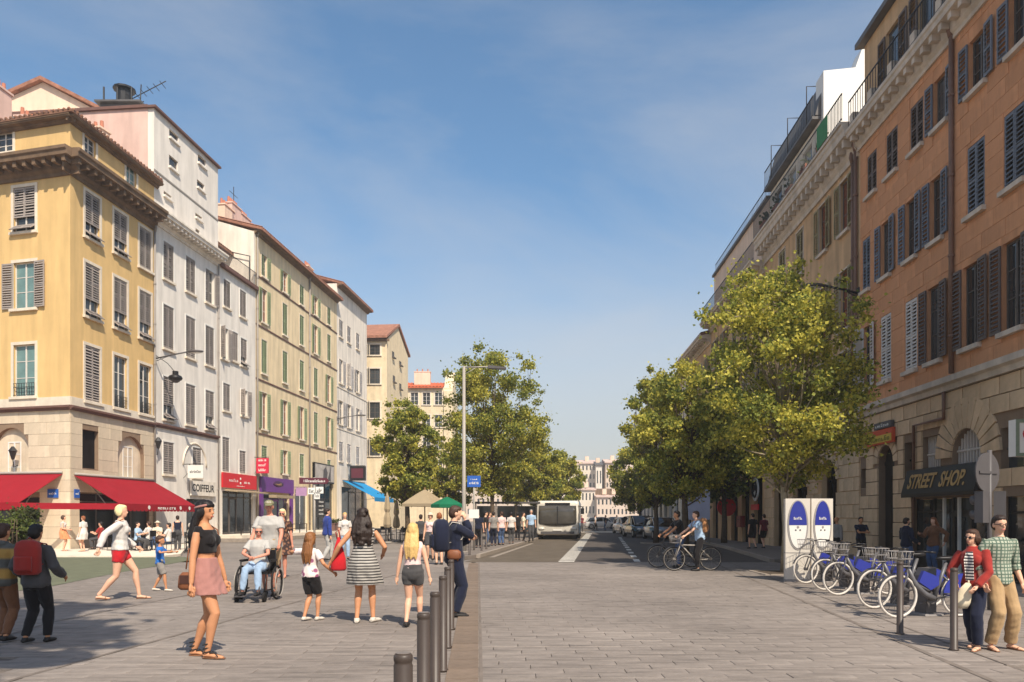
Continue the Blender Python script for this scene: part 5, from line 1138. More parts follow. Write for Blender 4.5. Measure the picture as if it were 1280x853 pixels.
def dock(label, loc, rz):
    D = thing('bike_dock', label, 'bike dock', loc, rz, 'docks of the bike hire station'); mb = MB(); mb.prism([(-.09,0),(.09,0),(.09,.62),(.03,.74),(-.09,.74)], 'x', -.13, .13); mb.build('post', M['greyd'], D); mb = MB(); mb.box(-.2,.2,-.16,.16,0,.03); mb.build('foot', M['grey'], D); mb = MB(); mb.disc((0,-.094,.56), .05, .006, 12, 'y'); mb.build('lock', M['black'], D)
hb = [(1122,773,'nearest blue and grey hire bike with white tyres, by the two bollards',0), (1092,761,'second hire bike from the front of the rack',1), (1048,744.5,'third hire bike from the front of the rack',2), (1030,738,'fourth hire bike, close behind the third in the rack',3), (1006,729.5,'farthest hire bike, its basket before the hire pillars',4)]
rzb = radians(180+10)
first = None
for px, py, lab, k in hb:
    q = P(px, py); x, y = q.x+.55*cos(radians(10)), q.y+.55*sin(radians(10))
    rz_ = rzb+radians((0,2,-1,3,4)[k])
    if first is None: first = bike(lab, (x, y, 0), rz_, True, 'hire bikes in the rack')
    else: dup(first, (x, y, 0), rz_, lab)
    dock(('nearest','second','third','fourth','farthest')[k]+' grey dock post of the hire bike rack', (x+.12, y+.34, 0), radians(100))
q = P(1150, 768); 
# hire pillars
def pillar(label, loc, rz):
    T = thing('hire_pillar', label, 'bike hire pillar', loc, rz, 'bike hire pillars'); mb = MB(); mb.box(-.28,.28,-.1,.1,0,1.98); mb.build('cabinet', mat('pillar_white', srgb(206,198,186), .5, .4, var=.05), T); mb = MB(); mb.box(-.285,.285,-.105,.105,.68,.70); mb.box(-.285,.285,-.105,.105,.0,.06); mb.build('seam', M['grey'], T)
    N = 28; zc, a, b = 1.36, .2, .56; el = [(a*cos(2*pi*k/N), zc+b*sin(2*pi*k/N)) for k in range(N)]; el2 = [(a*1.18*cos(2*pi*k/N), zc-.01+b*1.06*sin(2*pi*k/N)) for k in range(N)]
    q = MB(); q.prism(el2, 'y', -.112, -.1); q.build('panel_rim', M['grey'], T); q = MB(); q.prism(el, 'y', -.122, -.112); q.build('panel', M['whitep'], T)
    up = [(a*cos(t), zc+b*sin(t)) for t in [-.02+(pi+.04)*k/16 for k in range(17)]]
    q = MB(); q.prism(up, 'y', -.128, -.122); q.build('panel_top', M['bikeblue'], T); strokes(.2, .06, 6, M['whitep'], T, (0,-.129,zc+.15), (pi/2,0,0), seed=9)
    for x in (-.05,.05): q = MB(); q.disc((x,-.128,zc-.13), .02, .005, 8, 'y'); q.build('button', M['greyd'], T)
    q = MB(); q.disc((0,-.128,zc-.06), .03, .005, 10, 'y'); q.build('emblem', M['grey'], T)
q = P(996, 727); pillar('left bike hire pillar with a blue and white oval, facing the viewer', (q.x, q.y, 0), radians(-8)); pillar('right bike hire pillar with a blue and white oval, beside the left one', (q.x+.56, q.y+.02, 0), radians(10))
PI_ = pi
# ---- traffic lights and mirror-backed round sign
p = at(1237, 12.6); T = thing('traffic_light', 'grey post with two traffic light heads behind the man in the checked shirt', 'traffic light', (p.x, 12.6, 0)); mb = MB(); mb.tube([(0,0,0),(0,0,2.65)], .036, 10); mb.build('post', M['greyd'], T)
for s, rz in ((-1, PI_+.5), (1, PI_-.6)):
    mb = MB(); mb.box(-.085,.085,-.07,.07,0,.52); h = mb.build('light_head', M['greyd'], T, (s*.15, -.03, 1.45), rz)
    for k in range(2): q = MB(); q.tube([(0,-.07,.14+k*.24),(0,-.16,.13+k*.24)], .075, 12, flat=1); q.build('visor', M['greyd'], h); q = MB(); q.disc((0,-.075,.14+k*.24), .066, .004, 14, 'y'); q.build('lens', M['black'], h)
R_ = thing('round_sign', 'grey back of a round road sign on the traffic light post', 'road sign', (p.x-.06, 12.55, 2.28), radians(28)); mb = MB(); mb.disc((0,0,0), .33, .02, 28, 'y'); mb.build('disc', M['greyd'], R_); mb = MB(); mb.box(-.25,.25,-.02,0,-.02,.02); mb.build('clamp', M['greyd'], R_)
# ---- shop awning STREET SHOP
s0, s1 = FR.S(1143), FR.S(1237); r_ = fthing('shop_canopy', 'black shop canopy lettered STREET SHOP in gold', 'shop canopy', FR, (s0+s1)/2); w = (s1-s0)/2
mb = MB(); mb.prism([(-.005,2.98),(-.22,2.93),(-.40,2.22),(-.40,2.12),(-.37,2.12),(-.2,2.89),(-.005,2.93)], 'x', -w, w); mb.build('canvas', M['black'], r_)
for x in (-w-.004, w+.004): mb = MB(); mb.prism([(-.005,2.97),(-.22,2.92),(-.40,2.22),(-.005,2.22)], 'x', x-.004, x+.004); mb.build('side_cheek', M['black'], r_)
sl = atan2(.18, .71); o = text_mesh('STREET  SHOP.', .60, M['gold'], r_, (-.1,-.328,2.56), (pi/2-sl,0,0), bold=.012, shear=.12, sx=.80)
p = FR.w(FR.S(1264), 0, 0); y_ = 16.6; x_ = 11.12+.0484*y_
r_ = thing('heart_sign', 'white and green framed box sign with a red heart outline at the right edge', 'box sign', (x_-.1, y_, 0))
mb = MB(); mb.box(-.9,-.02,-.12,.12,2.86,3.66); mb.build('box', M['whitep'], r_); mb = MB()
for a in ((-.9,-.02,2.86,2.93),(-.9,-.02,3.59,3.66),(-.9,-.83,2.93,3.59),(-.09,-.02,2.93,3.59)): mb.box(a[0],a[1],-.14,-.12,a[2],a[3])
mb.build('frame', mat('grey_green_frame', srgb(120,132,112), .5, .4), r_); mb = MB(); mb.box(-.05,.14,-.03,.03,3.2,3.28); mb.build('bracket', M['iron'], r_)
pts = [(.26*.0625*16*sin(t)**3, .26*.0625*(13*cos(t)-5*cos(2*t)-2*cos(3*t)-cos(4*t))) for t in [2*pi*k/40 for k in range(40)]]
q = MB(); q.tube([(-.46+x,-.13,3.28+z) for x, z in pts], .034, 6, closed=True, cap=False); q.build('heart', M['signred'], r_)
# door sign over the arched door
s0, s1 = FR.S(1088), FR.S(1122); r_ = board('orange and yellow shop sign above the arched black door', 'shop sign', FR, s0, s1, FR.Z(1105, 556), FR.Z(1105, 538), M['orangep']); w = (s1-s0)/2
z0, z1 = FR.Z(1105, 554), FR.Z(1105, 545); q = MB(); q.box(-w+.35, w-.05, -.07, -.052, z0, z1); q.build('strip', M['yellowp'], r_); strokes(1.5, .16, 7, mat('sign_olive', srgb(120,110,40), .6, .3), r_, (.15,-.072,(z0+z1)/2), (pi/2,0,0), seed=31)
q = MB(); q.box(-w*.3, w-.1, -.06, .05, FR.Z(1105, 537), FR.Z(1105, 529)); q.build('upper_plate', M['greyd'], r_); strokes(1.0, .1, 7, M['whitep'], r_, (.3,-.062,FR.Z(1105, 533)), (pi/2,0,0), seed=32)
# small signs on the ochre arcade beyond the pillars
s_ = FR.S(946); r_ = fthing('wall_sign', 'round black and white sign over a red strip on the far arcade wall', 'shop sign', FR, s_, -.1, 0); zc = FR.Z(946, 612); q = MB(); q.disc((0,0,zc), .62, .05, 24, 'y'); q.build('disc', M['whitep'], r_); q = MB(); q.tube([(.4*cos(2*pi*k/20),-.01,zc+.4*sin(2*pi*k/20)) for k in range(20)], .07, 5, closed=True, cap=False); q.tube([(-.2,-.01,zc-.1),(.05,-.01,zc+.2),(.25,-.01,zc-.05)], .08, 5); q.build('emblem', M['black'], r_); q = MB(); q.box(-.7,.7,-.03,.03,zc-1.1,zc-.8); q.build('strip', M['signred'], r_)
r_ = fthing('wall_sign', 'red round projecting sign on the far arcade wall', 'shop sign', FR, FR.S(921), -.6, 0); zc = FR.Z(921, 634); q = MB(); q.disc((-.03,0,zc), .55, .06, 20, 'x'); q.build('disc', M['signred'], r_); q = MB(); q.box(-.02,.02,0,.6,zc-.02,zc+.02); q.build('bracket', M['iron'], r_)
r_ = fthing('letter_box', 'dark red wall box low on the far arcade wall', 'wall box', FR, FR.S(929), -.14, 0); q = MB(); q.box(-.4,.4,-.14,.14,FR.Z(929,659),FR.Z(929,645)); q.build('body', mat('dark_red_paint', srgb(140,50,42), .5, .4), r_); q = MB(); q.box(-.25,.25,-.15,-.141,FR.Z(929,650),FR.Z(929,649)); q.build('slot', M['black'], r_)
p = at(870, 41); r_ = thing('banner', 'pale blue and white banner panel between the tree trunks behind the cyclists', 'banner', (p.x, 41, .1)); q = MB(); q.box(-.75,.75,-.03,.03,zy(650,41)-.1,zy(609,41)-.1); q.build('panel', mat('banner_print', srgb(176,178,196), .7, .2, var=.12, vs=1), r_); q = MB(); 
for x in (-.72,.72): q.tube([(x,.05,0),(x,.05,zy(607,41))], .035, 6)
q.build('post', M['steel'], r_)
# ---- parasols and cafe furniture
def parasol(label, loc, w, z0, z1, m, n=8, vh=.16, grp='open parasols'):
    r_ = thing('parasol', label, 'parasol', loc, 0, grp); mb = MB(); rg = [[(w*q*cos(2*pi*j/n+.4), w*q*sin(2*pi*j/n+.4), z1+(z0-z1)*q**1.15) for j in range(n)] for q in (.03,.35,.7,1)]
    rg += [[(w*cos(2*pi*j/n+.4), w*sin(2*pi*j/n+.4), z0-vh) for j in range(n)], [(w*.985*cos(2*pi*j/n+.4), w*.985*sin(2*pi*j/n+.4), z0-vh) for j in range(n)], [(w*.985*cos(2*pi*j/n+.4), w*.985*sin(2*pi*j/n+.4), z0-.03) for j in range(n)], [(w*.03*cos(2*pi*j/n+.4), w*.03*sin(2*pi*j/n+.4), z1-.06) for j in range(n)]]
    mb.loft(rg, True, False); mb.build('canopy', m, r_); mb = MB(); mb.tube([(0,0,0),(0,0,z1+.12)], .035, 8); mb.disc((0,0,0), .32, .07, 16); mb.build('pole', M['wood'], r_); return r_
p = at(531, 44); parasol('cream square parasol under the left-hand tree', (p.x, 44, 0), 1.35, zy(630,44), zy(612,44), M['creamc'], 4)
p = at(559, 38); parasol('green parasol left of the tall street lamp', (p.x, 38, 0), 0.85, zy(631,38), zy(621,38), M['greenc'], 8)
def closed_parasol(label, loc, h):
    r_ = thing('closed_parasol', label, 'parasol', loc, 0, 'closed parasols'); mb = MB(); N = 12
    mb.loft([[(r*(1+.25*(j % 2))*cos(2*pi*j/N), r*(1+.25*(j % 2))*sin(2*pi*j/N), z) for j in range(N)] for r, z in ((.14,h*.30),(.2,h*.36),(.17,h*.5),(.10,h*.6),(.16,h*.66),(.10,h*.9),(.02,h))], True, False); mb.build('canopy', M['creamc'], r_); mb = MB(); mb.tube([(0,0,0),(0,0,h*.5)], .03, 8); mb.disc((0,0,0), .3, .08, 14); mb.build('pole', M['steel'], r_)
for px, y, h, lab in ((484, 45, 3.0, 'folded cream parasol just right of the blue awning'), (495.5, 49, 2.7, 'thinner folded cream parasol left of the dark tree trunk'), (567,52,2.6,'folded pale parasol behind the green parasol')): q = at(px, y); closed_parasol(lab, (q.x, y, 0), h)
def cafe_table(label, loc, grp='cafe tables'):
    t = thing('cafe_table', label, 'table', loc, 0, grp); mb = MB(); mb.disc((0,0,.72), .36, .03, 18); mb.build('tabletop', M['grey'], t); mb = MB(); mb.tube([(0,0,.02),(0,0,.72)], .03, 6); mb.disc((0,0,0), .22, .03, 12); mb.build('pedestal', M['black'], t); return t
def cafe_chair(label, loc, rz, grp='cafe chairs', m=None):
    c = thing('cafe_chair', label, 'chair', loc, rz, grp); m = m or M['black']; mb = MB(); mb.box(-.21,.21,-.21,.21,.44,.47); mb.build('seat', m, c); mb = MB(); mb.loft([[(-.2,-.22,z),(.2,-.22,z),(.2,-.195,z),(-.2,-.195,z)] for z in (.62,.88)], True, False); mb.build('backrest', m, c)
    for x in (-.19,.19):
        for y in (-.19,.19): q = MB(); q.tube([(x,y,0),(x,y*1.08 if y < 0 else y,.88 if y < 0 else .45)], .014, 5); q.build('leg', M['greyd'], c)
    return c
ct0 = cafe_table('round cafe table nearest the blue awning', at(470, 44.5)); cc0 = None
spots = [(470,44.5),(500,47),(520,45),(540,49),(488,52)]; rr = random.Random(5); tl = ['','cafe table below the folded parasols','cafe table under the cream parasol','cafe table right of the cream parasol','cafe table farthest back under the trees']
for i, (px, y) in enumerate(spots):
    q = at(px, y)
    if i: dup(ct0, q, 0, tl[i])
    for k in range(3):
        a = k*2.1+rr.uniform(0,1); lab = f'{["first","second","third"][k]} dark chair at the {["table nearest the blue awning","table below the folded parasols","table under the cream parasol","table right of the cream parasol","rearmost table under the trees"][i]}'
        loc = (q.x+.68*cos(a), q.y+.68*sin(a), 0)
        if cc0 is None: cc0 = cafe_chair(lab, loc, a+pi/2)
        else: dup(cc0, loc, a+pi/2, lab)
# cafe furniture under the red awning
q = P(186, 690); dup(ct0, (q.x-.3, q.y, .06), 0, 'cafe table under the long red awning')
q = P(228, 689); dup(ct0, (q.x, q.y+.4, 0), 0, 'cafe table at the far end of the red awning')
# low railing and planters on the raised shop pavement
r_ = fthing('street_railing', 'low dark railing along the raised pavement before the red and purple shops', 'railing', FL, FL.S(258), -2.25, .38); L_ = (FL.w(FL.S(338),-3.0,0)-FL.w(FL.S(258),-2.25,0)).length
mb = MB(); mb.box(0,L_,-.02,.02,.62,.66); mb.box(0,L_,-.015,.015,.3,.33); mb.build('rail', M['iron'], r_)
for k in range(9): q = MB(); q.box(-.025,.025,-.025,.025,0,.64); q.build('post', M['iron'], r_, (k*(L_-.06)/8+.03,0,0))
r_.rotation_euler.z -= .06
for px, lab in ((374,'planter tub beside the purple shop'),(384,'planter tub before the white door of the beige house')):
    c = FL.w(FL.S(px), -2.6, .38); bush(lab, c, .55, 1.0, int(px), 500)
# ---------------- people ----------------
def skinm(n, c): return mat(n, srgb(*c), .55, .35, var=.05, vs=12)
SK = dict(fair=skinm('fair_skin', (222,172,142)), tan=skinm('tanned_skin', (196,138,100)), red=skinm('ruddy_skin', (206,140,116)), dark=skinm('brown_skin', (120,78,58)))
def cloth(n, c, **k): return mat('cloth_'+n, srgb(*c), .88, .15, var=.1, vs=7, sheen=.15, bump=.25, bs=14, **k)
def pattern(n, a, b, kind, sc):
    m = mat('cloth_'+n, srgb(*a), .88, .15, var=.06, vs=7); t = m.node_tree; l = t.links.new; bs = t.nodes['Principled BSDF']; src = bs.inputs['Base Color'].links[0].from_socket
    c = nn(t, 'ShaderNodeTexCoord'); mxx = nn(t, 'ShaderNodeMix', data_type='RGBA'); mxx.inputs['B'].default_value = (*srgb(*b), 1); l(src, mxx.inputs['A'])
    def wave(d):
        w = nn(t, 'ShaderNodeTexWave', wave_type='BANDS', bands_direction=d, wave_profile='SIN'); w.inputs['Scale'].default_value = sc; w.inputs['Distortion'].default_value = .6; w.inputs['Detail'].default_value = 1; l(c.outputs['Object'], w.inputs[0]); return w.outputs['Fac']
    def step(s, p, q=.06):
        r = nn(t, 'ShaderNodeMapRange'); r.inputs['From Min'].default_value = p-q; r.inputs['From Max'].default_value = p+q; l(s, r.inputs['Value']); return r.outputs[0]
    if kind == 'stripe': f = step(wave('Z'), .5, .2)
    elif kind == 'check':
        q = nn(t, 'ShaderNodeMath', operation='MAXIMUM'); l(step(wave('Z'), .72), q.inputs[0]); l(step(wave('X'), .72), q.inputs[1]); f = q.outputs[0]
    else:
        v = nn(t, 'ShaderNodeTexVoronoi'); v.inputs['Scale'].default_value = sc; l(c.outputs['Object'], v.inputs['Vector']); f = step(v.outputs['Distance'], .34 if kind == 'dots' else .46, .05)
        if kind == 'dots': q = nn(t, 'ShaderNodeMath', operation='SUBTRACT'); q.inputs[0].default_value = 1; l(f, q.inputs[1]); f = q.outputs[0]
    l(f, mxx.inputs['Factor']); l(mxx.outputs['Result'], bs.inputs['Base Color']); return m
C = dict(black=cloth('black',(34,31,32)), navy=cloth('navy',(32,36,54)), white=cloth('white',(208,200,192)), pink=cloth('pale_pink',(226,196,190)), mauve=cloth('mauve',(164,116,108)), red=cloth('red',(190,36,44)), brick=cloth('brick',(150,50,44)), grey=cloth('grey',(140,134,128)), lgrey=cloth('light_grey',(176,172,166)), dgrey=cloth('dark_grey',(74,72,72)), blue=cloth('blue',(44,110,190)), royal=cloth('royal',(48,64,132)), jean=cloth('denim',(70,90,124)), ljean=cloth('pale_denim',(150,172,196)), khaki=cloth('khaki',(172,142,104)), brown=cloth('brown',(122,84,60)), orange=cloth('orange',(214,140,96)), sky=cloth('sky_blue',(160,184,208)), olive=cloth('olive',(120,116,84)), cream=cloth('cream',(222,208,180)), tan=cloth('tan',(170,120,80)), wine=cloth('wine',(110,44,52)))
C['stripe'] = pattern('grey_stripe', (70,68,66), (184,178,170), 'stripe', 7.5); C['bstripe'] = pattern('breton', (224,216,206), (60,58,66), 'stripe', 9); C['check'] = pattern('green_check', (170,174,156), (92,110,96), 'check', 8); C['floral'] = pattern('brown_floral', (128,92,72), (60,46,44), 'spots', 14); C['dots'] = pattern('pink_dots', (228,212,206), (150,90,120), 'dots', 9); C['mustard'] = pattern('hoodie_stripe', (92,92,88), (170,134,74), 'stripe', 1.3)
HAIR = dict(black=mat('hair_black', srgb(30,25,24), .5, .35, var=.25, vs=18), brown=mat('hair_brown', srgb(72,50,38), .5, .35, var=.3, vs=18), dark=mat('hair_dark_brown', srgb(48,36,30), .5, .35, var=.3, vs=18), blond=mat('hair_blond', srgb(214,176,112), .5, .35, var=.28, vs=16), light=mat('hair_pale_blond', srgb(232,212,160), .55, .3, var=.2, vs=16), grey=mat('hair_grey', srgb(176,166,154), .6, .3, var=.2, vs=16), ginger=mat('hair_auburn', srgb(142,84,50), .5, .35, var=.3, vs=16), ombre=mat('hair_ombre', srgb(132,86,48), .5, .35, var=.35, vs=9))
for q in HAIR.values():
    t = q.node_tree; tcn_ = [n for n in t.nodes if n.type == 'TEX_COORD'][0]; nz = [n for n in t.nodes if n.type == 'TEX_NOISE'][0]; mpn = nn(t, 'ShaderNodeMapping'); mpn.inputs['Scale'].default_value = (9,9,.7); t.links.new(tcn_.outputs['Object'], mpn.inputs[0]); t.links.new(mpn.outputs[0], nz.inputs['Vector'])
    bp = nn(t, 'ShaderNodeBump'); bp.inputs['Strength'].default_value = .5; bp.inputs['Distance'].default_value = .01; t.links.new(nz.outputs['Fac'], bp.inputs['Height']); t.links.new(bp.outputs[0], t.nodes['Principled BSDF'].inputs['Normal'])
M['lens'] = mat('dark_lens', srgb(24,22,24), .15, .6); M['lip'] = mat('lips', srgb(168,84,78), .5, .4); M['eye'] = mat('eye_dark', srgb(44,32,28), .3, .5); M['leather'] = mat('brown_leather', srgb(128,78,50), .55, .4, var=.15); M['sole'] = mat('shoe_pale', srgb(206,196,182), .7, .3); M['shoe'] = mat('shoe_dark', srgb(40,36,34), .6, .35); M['sandal'] = mat('sandal_tan', srgb(132,92,66), .6, .35)
FR_ = np.random.default_rng(4)
def ripple(me, name):
    n = len(me.vertices); co = np.empty(n*3); me.vertices.foreach_get('co', co); co = co.reshape(-1,3); no_ = np.empty(n*3); me.vertices.foreach_get('normal', no_); no_ = no_.reshape(-1,3); d = np.zeros(n)
    if name == 'hair':
        ang = np.arctan2(co[:,1], co[:,0]+1e-6)
        for f, a in ((23,.0022),(41,.0016)): d += a*np.sin(f*ang*1.7+co[:,2]*9+FR_.uniform(0,6)+2*np.sin(co[:,2]*14))
    else:
        vert = 'skirt' in name
        for k in range(7):
            w = FR_.uniform(35,80); v = FR_.normal(size=3)*np.array([1,1,.35 if vert or name in ('trousers','leggings') else .9]); v /= np.linalg.norm(v); d += .0013*np.sin(co@v*w+FR_.uniform(0,6)+1.2*np.sin(co[:,2]*FR_.uniform(9,22)+FR_.uniform(0,6)))
        if name == 'trousers': d += .0025*np.sin(co[:,2]*70+3*np.sin(co[:,0]*22+co[:,1]*15))*np.clip(.75-co[:,2],0,.5)
        d += .002
    me.vertices.foreach_set('co', (co+no_*d[:,None]).ravel()); me.update()
def fuse(mb, vox, sm, m, name, parent, loc=(0,0,0), rz=0, shade=True):
    me0 = bpy.data.meshes.new('t'); me0.from_pydata(mb.v, [], mb.f); bm = bmesh.new(); bm.from_mesh(me0); bmesh.ops.recalc_face_normals(bm, faces=bm.faces); bm.to_mesh(me0); bm.free()
    ob = bpy.data.objects.new('t', me0); COL.objects.link(ob); r = ob.modifiers.new('r', 'REMESH'); r.mode = 'VOXEL'; r.voxel_size = vox; r.adaptivity = 0
    if sm: q = ob.modifiers.new('s', 'SMOOTH'); q.iterations = sm; q.factor = .5
    dg = bpy.context.evaluated_depsgraph_get(); me = bpy.data.meshes.new_from_object(ob.evaluated_get(dg)); bpy.data.objects.remove(ob); bpy.data.meshes.remove(me0)
    me.materials.clear(); me.materials.append(m); me.polygons.foreach_set('use_smooth', [True]*len(me.polygons)); me.name = name
    if name not in ('person','shoe','sandal','beard','cap','hat'): ripple(me, name)
    return link(name, me, parent, loc, rz)
def ik(a, t, l1, l2, pole):
    a = Vector(a); t = Vector(t); d = t-a; L_ = min(d.length, (l1+l2)*.999); d.normalize(); t = a+d*L_
    x = (l1*l1-l2*l2+L_*L_)/(2*L_); y = sqrt(max(0, l1*l1-x*x)); p = Vector(pole)-d*Vector(pole).dot(d)
    if p.length < 1e-4: p = Vector((0,1,0))
    return a+d*x+p.normalized()*y, t
def person(label, loc, h, rz, grp=None, skin='fair', feet=None, hands=None, lean=0., look=0., nod=0., sex='f', hair='brown', style='short', top=('tee','white'), bot=('trousers','jean'), shoes='shoe', vox=None, hs=1.0, fat=1.0, hipz=.525, seat=False, extras=(), elbow=None, face=False, knee=None, hatcol=None, toes=(0,0), tilt=0.):
    loc = Vector(loc); dist = max(loc.y, 5); vox = vox or min(.014, max(.0085, dist*.00088)); H = h; fm = sex == 'f'
    mb = MB(); mb.smooth = True; hip = Vector((0,0,hipz)); Rl = Matrix.Rotation(-lean, 3, 'X') @ Matrix.Rotation(tilt, 3, 'Y')
    def up(p): p = Vector(p); return hip+Rl @ (p-Vector((0,0,.525)))      # upper body point of the standing figure
    tz = [(.455,.06,.05),(.50,.092 if fm else .086,.066),(.54,.094 if fm else .086,.066),(.585,.08,.058),(.635,.068 if fm else .077,.052),(.69,.078 if fm else .086,.058),(.745,.086 if fm else .096,.064),(.785,.086 if fm else .098,.056),(.808,.068 if fm else .076,.045),(.824,.045,.038),(.838,.033,.034)]
    def ring(z, rx, ry, n=14, oy=0, up_=up): return [up_((rx*cos(2*pi*j/n), oy+ry*sin(2*pi*j/n), z)) for j in range(n)]
    def S_(p): return Vector(p)*H
    def torso(z0, z1, g, flare=0, mbx=None, fat_=fat):
        rs = []; zs = [z0]+[t[0] for t in tz if z0+.004 < t[0] < z1-.004]+[z1]
        for z in zs:
            k = max(i for i, t in enumerate(tz) if t[0] <= z+1e-6) if z >= tz[0][0] else 0; k = min(k, len(tz)-2); q = min(1, max(0, (z-tz[k][0])/(tz[k+1][0]-tz[k][0]))); rx = tz[k][1]+(tz[k+1][1]-tz[k][1])*q; ry = tz[k][2]+(tz[k+1][2]-tz[k][2])*q
            ft = 1+(fat_-1)*(1 if z < .76 else .4); rs.append([p*H for p in ring(z, rx*(1+(ft-1)*.7)+g+flare*max(0,(z1-z)), ry*ft+g+flare*max(0,(z1-z)), 14, (ft-1)*.02)])
        mbx.loft(rs)
    torso(.455, .835, 0, mbx=mb)
    if fm and hs < 1.15:
        for s in (-1,1): mb.ell(S_(up((s*.036,.05,.735))), (.032*H,.028*H,.032*H), 10, 6)
    # legs
    feet = feet or [(-.05,0,.04),(.05,0,.04)]; legs = []
    for s, ft, tw in zip((-1,1), feet, toes):
        hp = Vector((s*.046,0,hipz-.015)) ; kn, an = ik(hp, ft, .245, .245, (knee or (0,1,0)) if not isinstance(knee, dict) else knee[s]); legs.append((hp, kn, an, tw))
        c = kn.lerp(an, .3)+Vector((0,-.008,0)); th = hp.lerp(kn, .45)
        mb.tube([S_(hp+Vector((0,0,.03))), S_(th), S_(kn), S_(c), S_(kn.lerp(an,.7)), S_(an)], [.05*H*fat**.5,.047*H*fat**.5,.031*H,.033*H,.022*H,.019*H], 12)
        fd = Matrix.Rotation(tw, 3, 'Z') @ Vector((0,1,0)); hl = an+Vector((0,0,-.018))-fd*.022; lift = min(.0, 0)
        mb.tube([S_(hl), S_(an+fd*.03+Vector((0,0,-.018))), S_(an+fd*.075+Vector((0,0,-.028))), S_(an+fd*.108+Vector((0,0,-.031)))], [.019*H,.022*H,.021*H,.012*H], 10, flat=.62)
    # arms and hands
    hands = hands or [(-.14,.01,.47),(.14,.01,.47)]; arms = []; hj = []
    for k, (s, ht) in enumerate(zip((-1,1), hands)):
        sh = up((s*(.094 if fm else .107),0,.792)); pole = (elbow[k] if elbow else (s*.35,-1,-.1)); el, wr = ik(sh, ht, .172, .15, pole); arms.append((sh, el, wr))
        mb.tube([S_(sh+(el-sh)*.04), S_(sh.lerp(el,.4)), S_(el), S_(el.lerp(wr,.35)), S_(wr)], [.022*H,.026*H*fat**.4,.021*H,.021*H,.0145*H], 10)
        d = (wr-el).normalized(); side = Vector((s,0,0)); side = (side-d*side.dot(d)); side = side.normalized() if side.length > .1 else Vector((0,0,1)); fw = d.cross(side)*s
        if fw.y < 0 and abs(d.z) > .5: fw = -fw
        pm = wr+d*.03; hj.append(wr+d*.05)
        mb.tube([S_(wr), S_(wr+d*.02), S_(wr+d*.048)], [.0135*H,.021*H,.02*H], 10, flat=.55) if abs(d.x) < .6 else mb.ell(S_(pm), .021*H, 8, 6)
        for q in range(4):
            o = fw*(.0165-.011*q); bs_ = wr+d*.045+o; ln = (.036,.042,.039,.03)[q]; sp = fw*(.006-.004*q)
            m1 = bs_+d*ln*.55+sp-side*s*0+(-side*.004); tp_ = bs_+d*ln*.95+sp-side*.014; mb.tube([S_(bs_), S_(m1), S_(tp_)], [.0058*H,.0054*H,.0046*H], 6)
        tb = wr+d*.018+fw*.018; mb.tube([S_(tb), S_(tb+d*.016+fw*.009), S_(tb+d*.031+fw*.008-side*.004)], [.0075*H,.0062*H,.005*H], 6)
    # neck and head
    nb = up((0,-.004,.83)); HR = Matrix.Rotation(look, 3, 'Z') @ Matrix.Rotation(-nod, 3, 'X'); hc0 = up((0,.012,.868+.062*hs)); piv = up((0,0,.862))
    def hd(p): return piv+HR @ (Vector(p)*hs)+Vector((0,0,0))  # head local, origin at pivot
    mb.tube([S_(nb), S_(piv), S_(hd((0,.012,.03)))], [.032*H,.028*H,.029*H], 10)
    rot = HR
    def hell(c, r, n=14, m=10, mbx=mb): mbx.ell(S_(hd(c)), tuple(v*H*hs for v in r), n, m, rot)
    hell((0,.006,.07), (.042,.052,.052)); hell((0,.018,.038), (.031,.036,.036)); hell((0,.04,.012), (.015,.012,.012)); hell((0,.055,.045), (.0085,.014,.012)); hell((0,.05,.024), (.014,.008,.006))
    for s in (-1,1): hell((s*.042,.0,.05), (.006,.012,.018), 8, 6)
    B = fuse(mb, vox, 3, SK[skin], 'person', None, loc, rz); tag(B, label, 'person', grp)
    cv = max(.0095, vox*1.0)
    if face:
        for s in (-1,1):
            q = MB(); hell((s*.017,.0495,.056), (.0062,.0045,.0032), 8, 6, q); q.build('eye', M['eye'], B)
            q = MB(); hell((s*.018,.0515,.067), (.0105,.004,.002), 8, 4, q); q.build('eyebrow', HAIR[hair], B)
        q = MB(); hell((0,.0555,.021), (.0155,.004,.004), 10, 4, q); q.build('mouth', M['lip'], B)
    def legwear(f, g, name, m, wide=0, z1=.60):
        q = MB(); torso(.452, z1, g+.004, mbx=q)
        for hp, kn, an, tw in legs:
            if f <= 1: e = hp.lerp(kn, f); q.tube([S_(hp+Vector((0,0,.03))), S_(hp.lerp(kn, f*.5)), S_(e)], [(.054+g)*H*fat**.5,(.052+g+wide*.5)*H*fat**.5,(.047-.012*f+g+wide)*H], 12)
            else: e = kn.lerp(an, f-1); q.tube([S_(hp+Vector((0,0,.03))), S_(hp.lerp(kn,.5)), S_(kn), S_(kn.lerp(an,.35)), S_(e)], [(.054+g)*H*fat**.5,(.05+g)*H*fat**.5,(.035+g+wide)*H,(.036+g+wide)*H,(.025+g+wide*1.3)*H], 12)
        fuse(q, cv, 2, m, name, B)
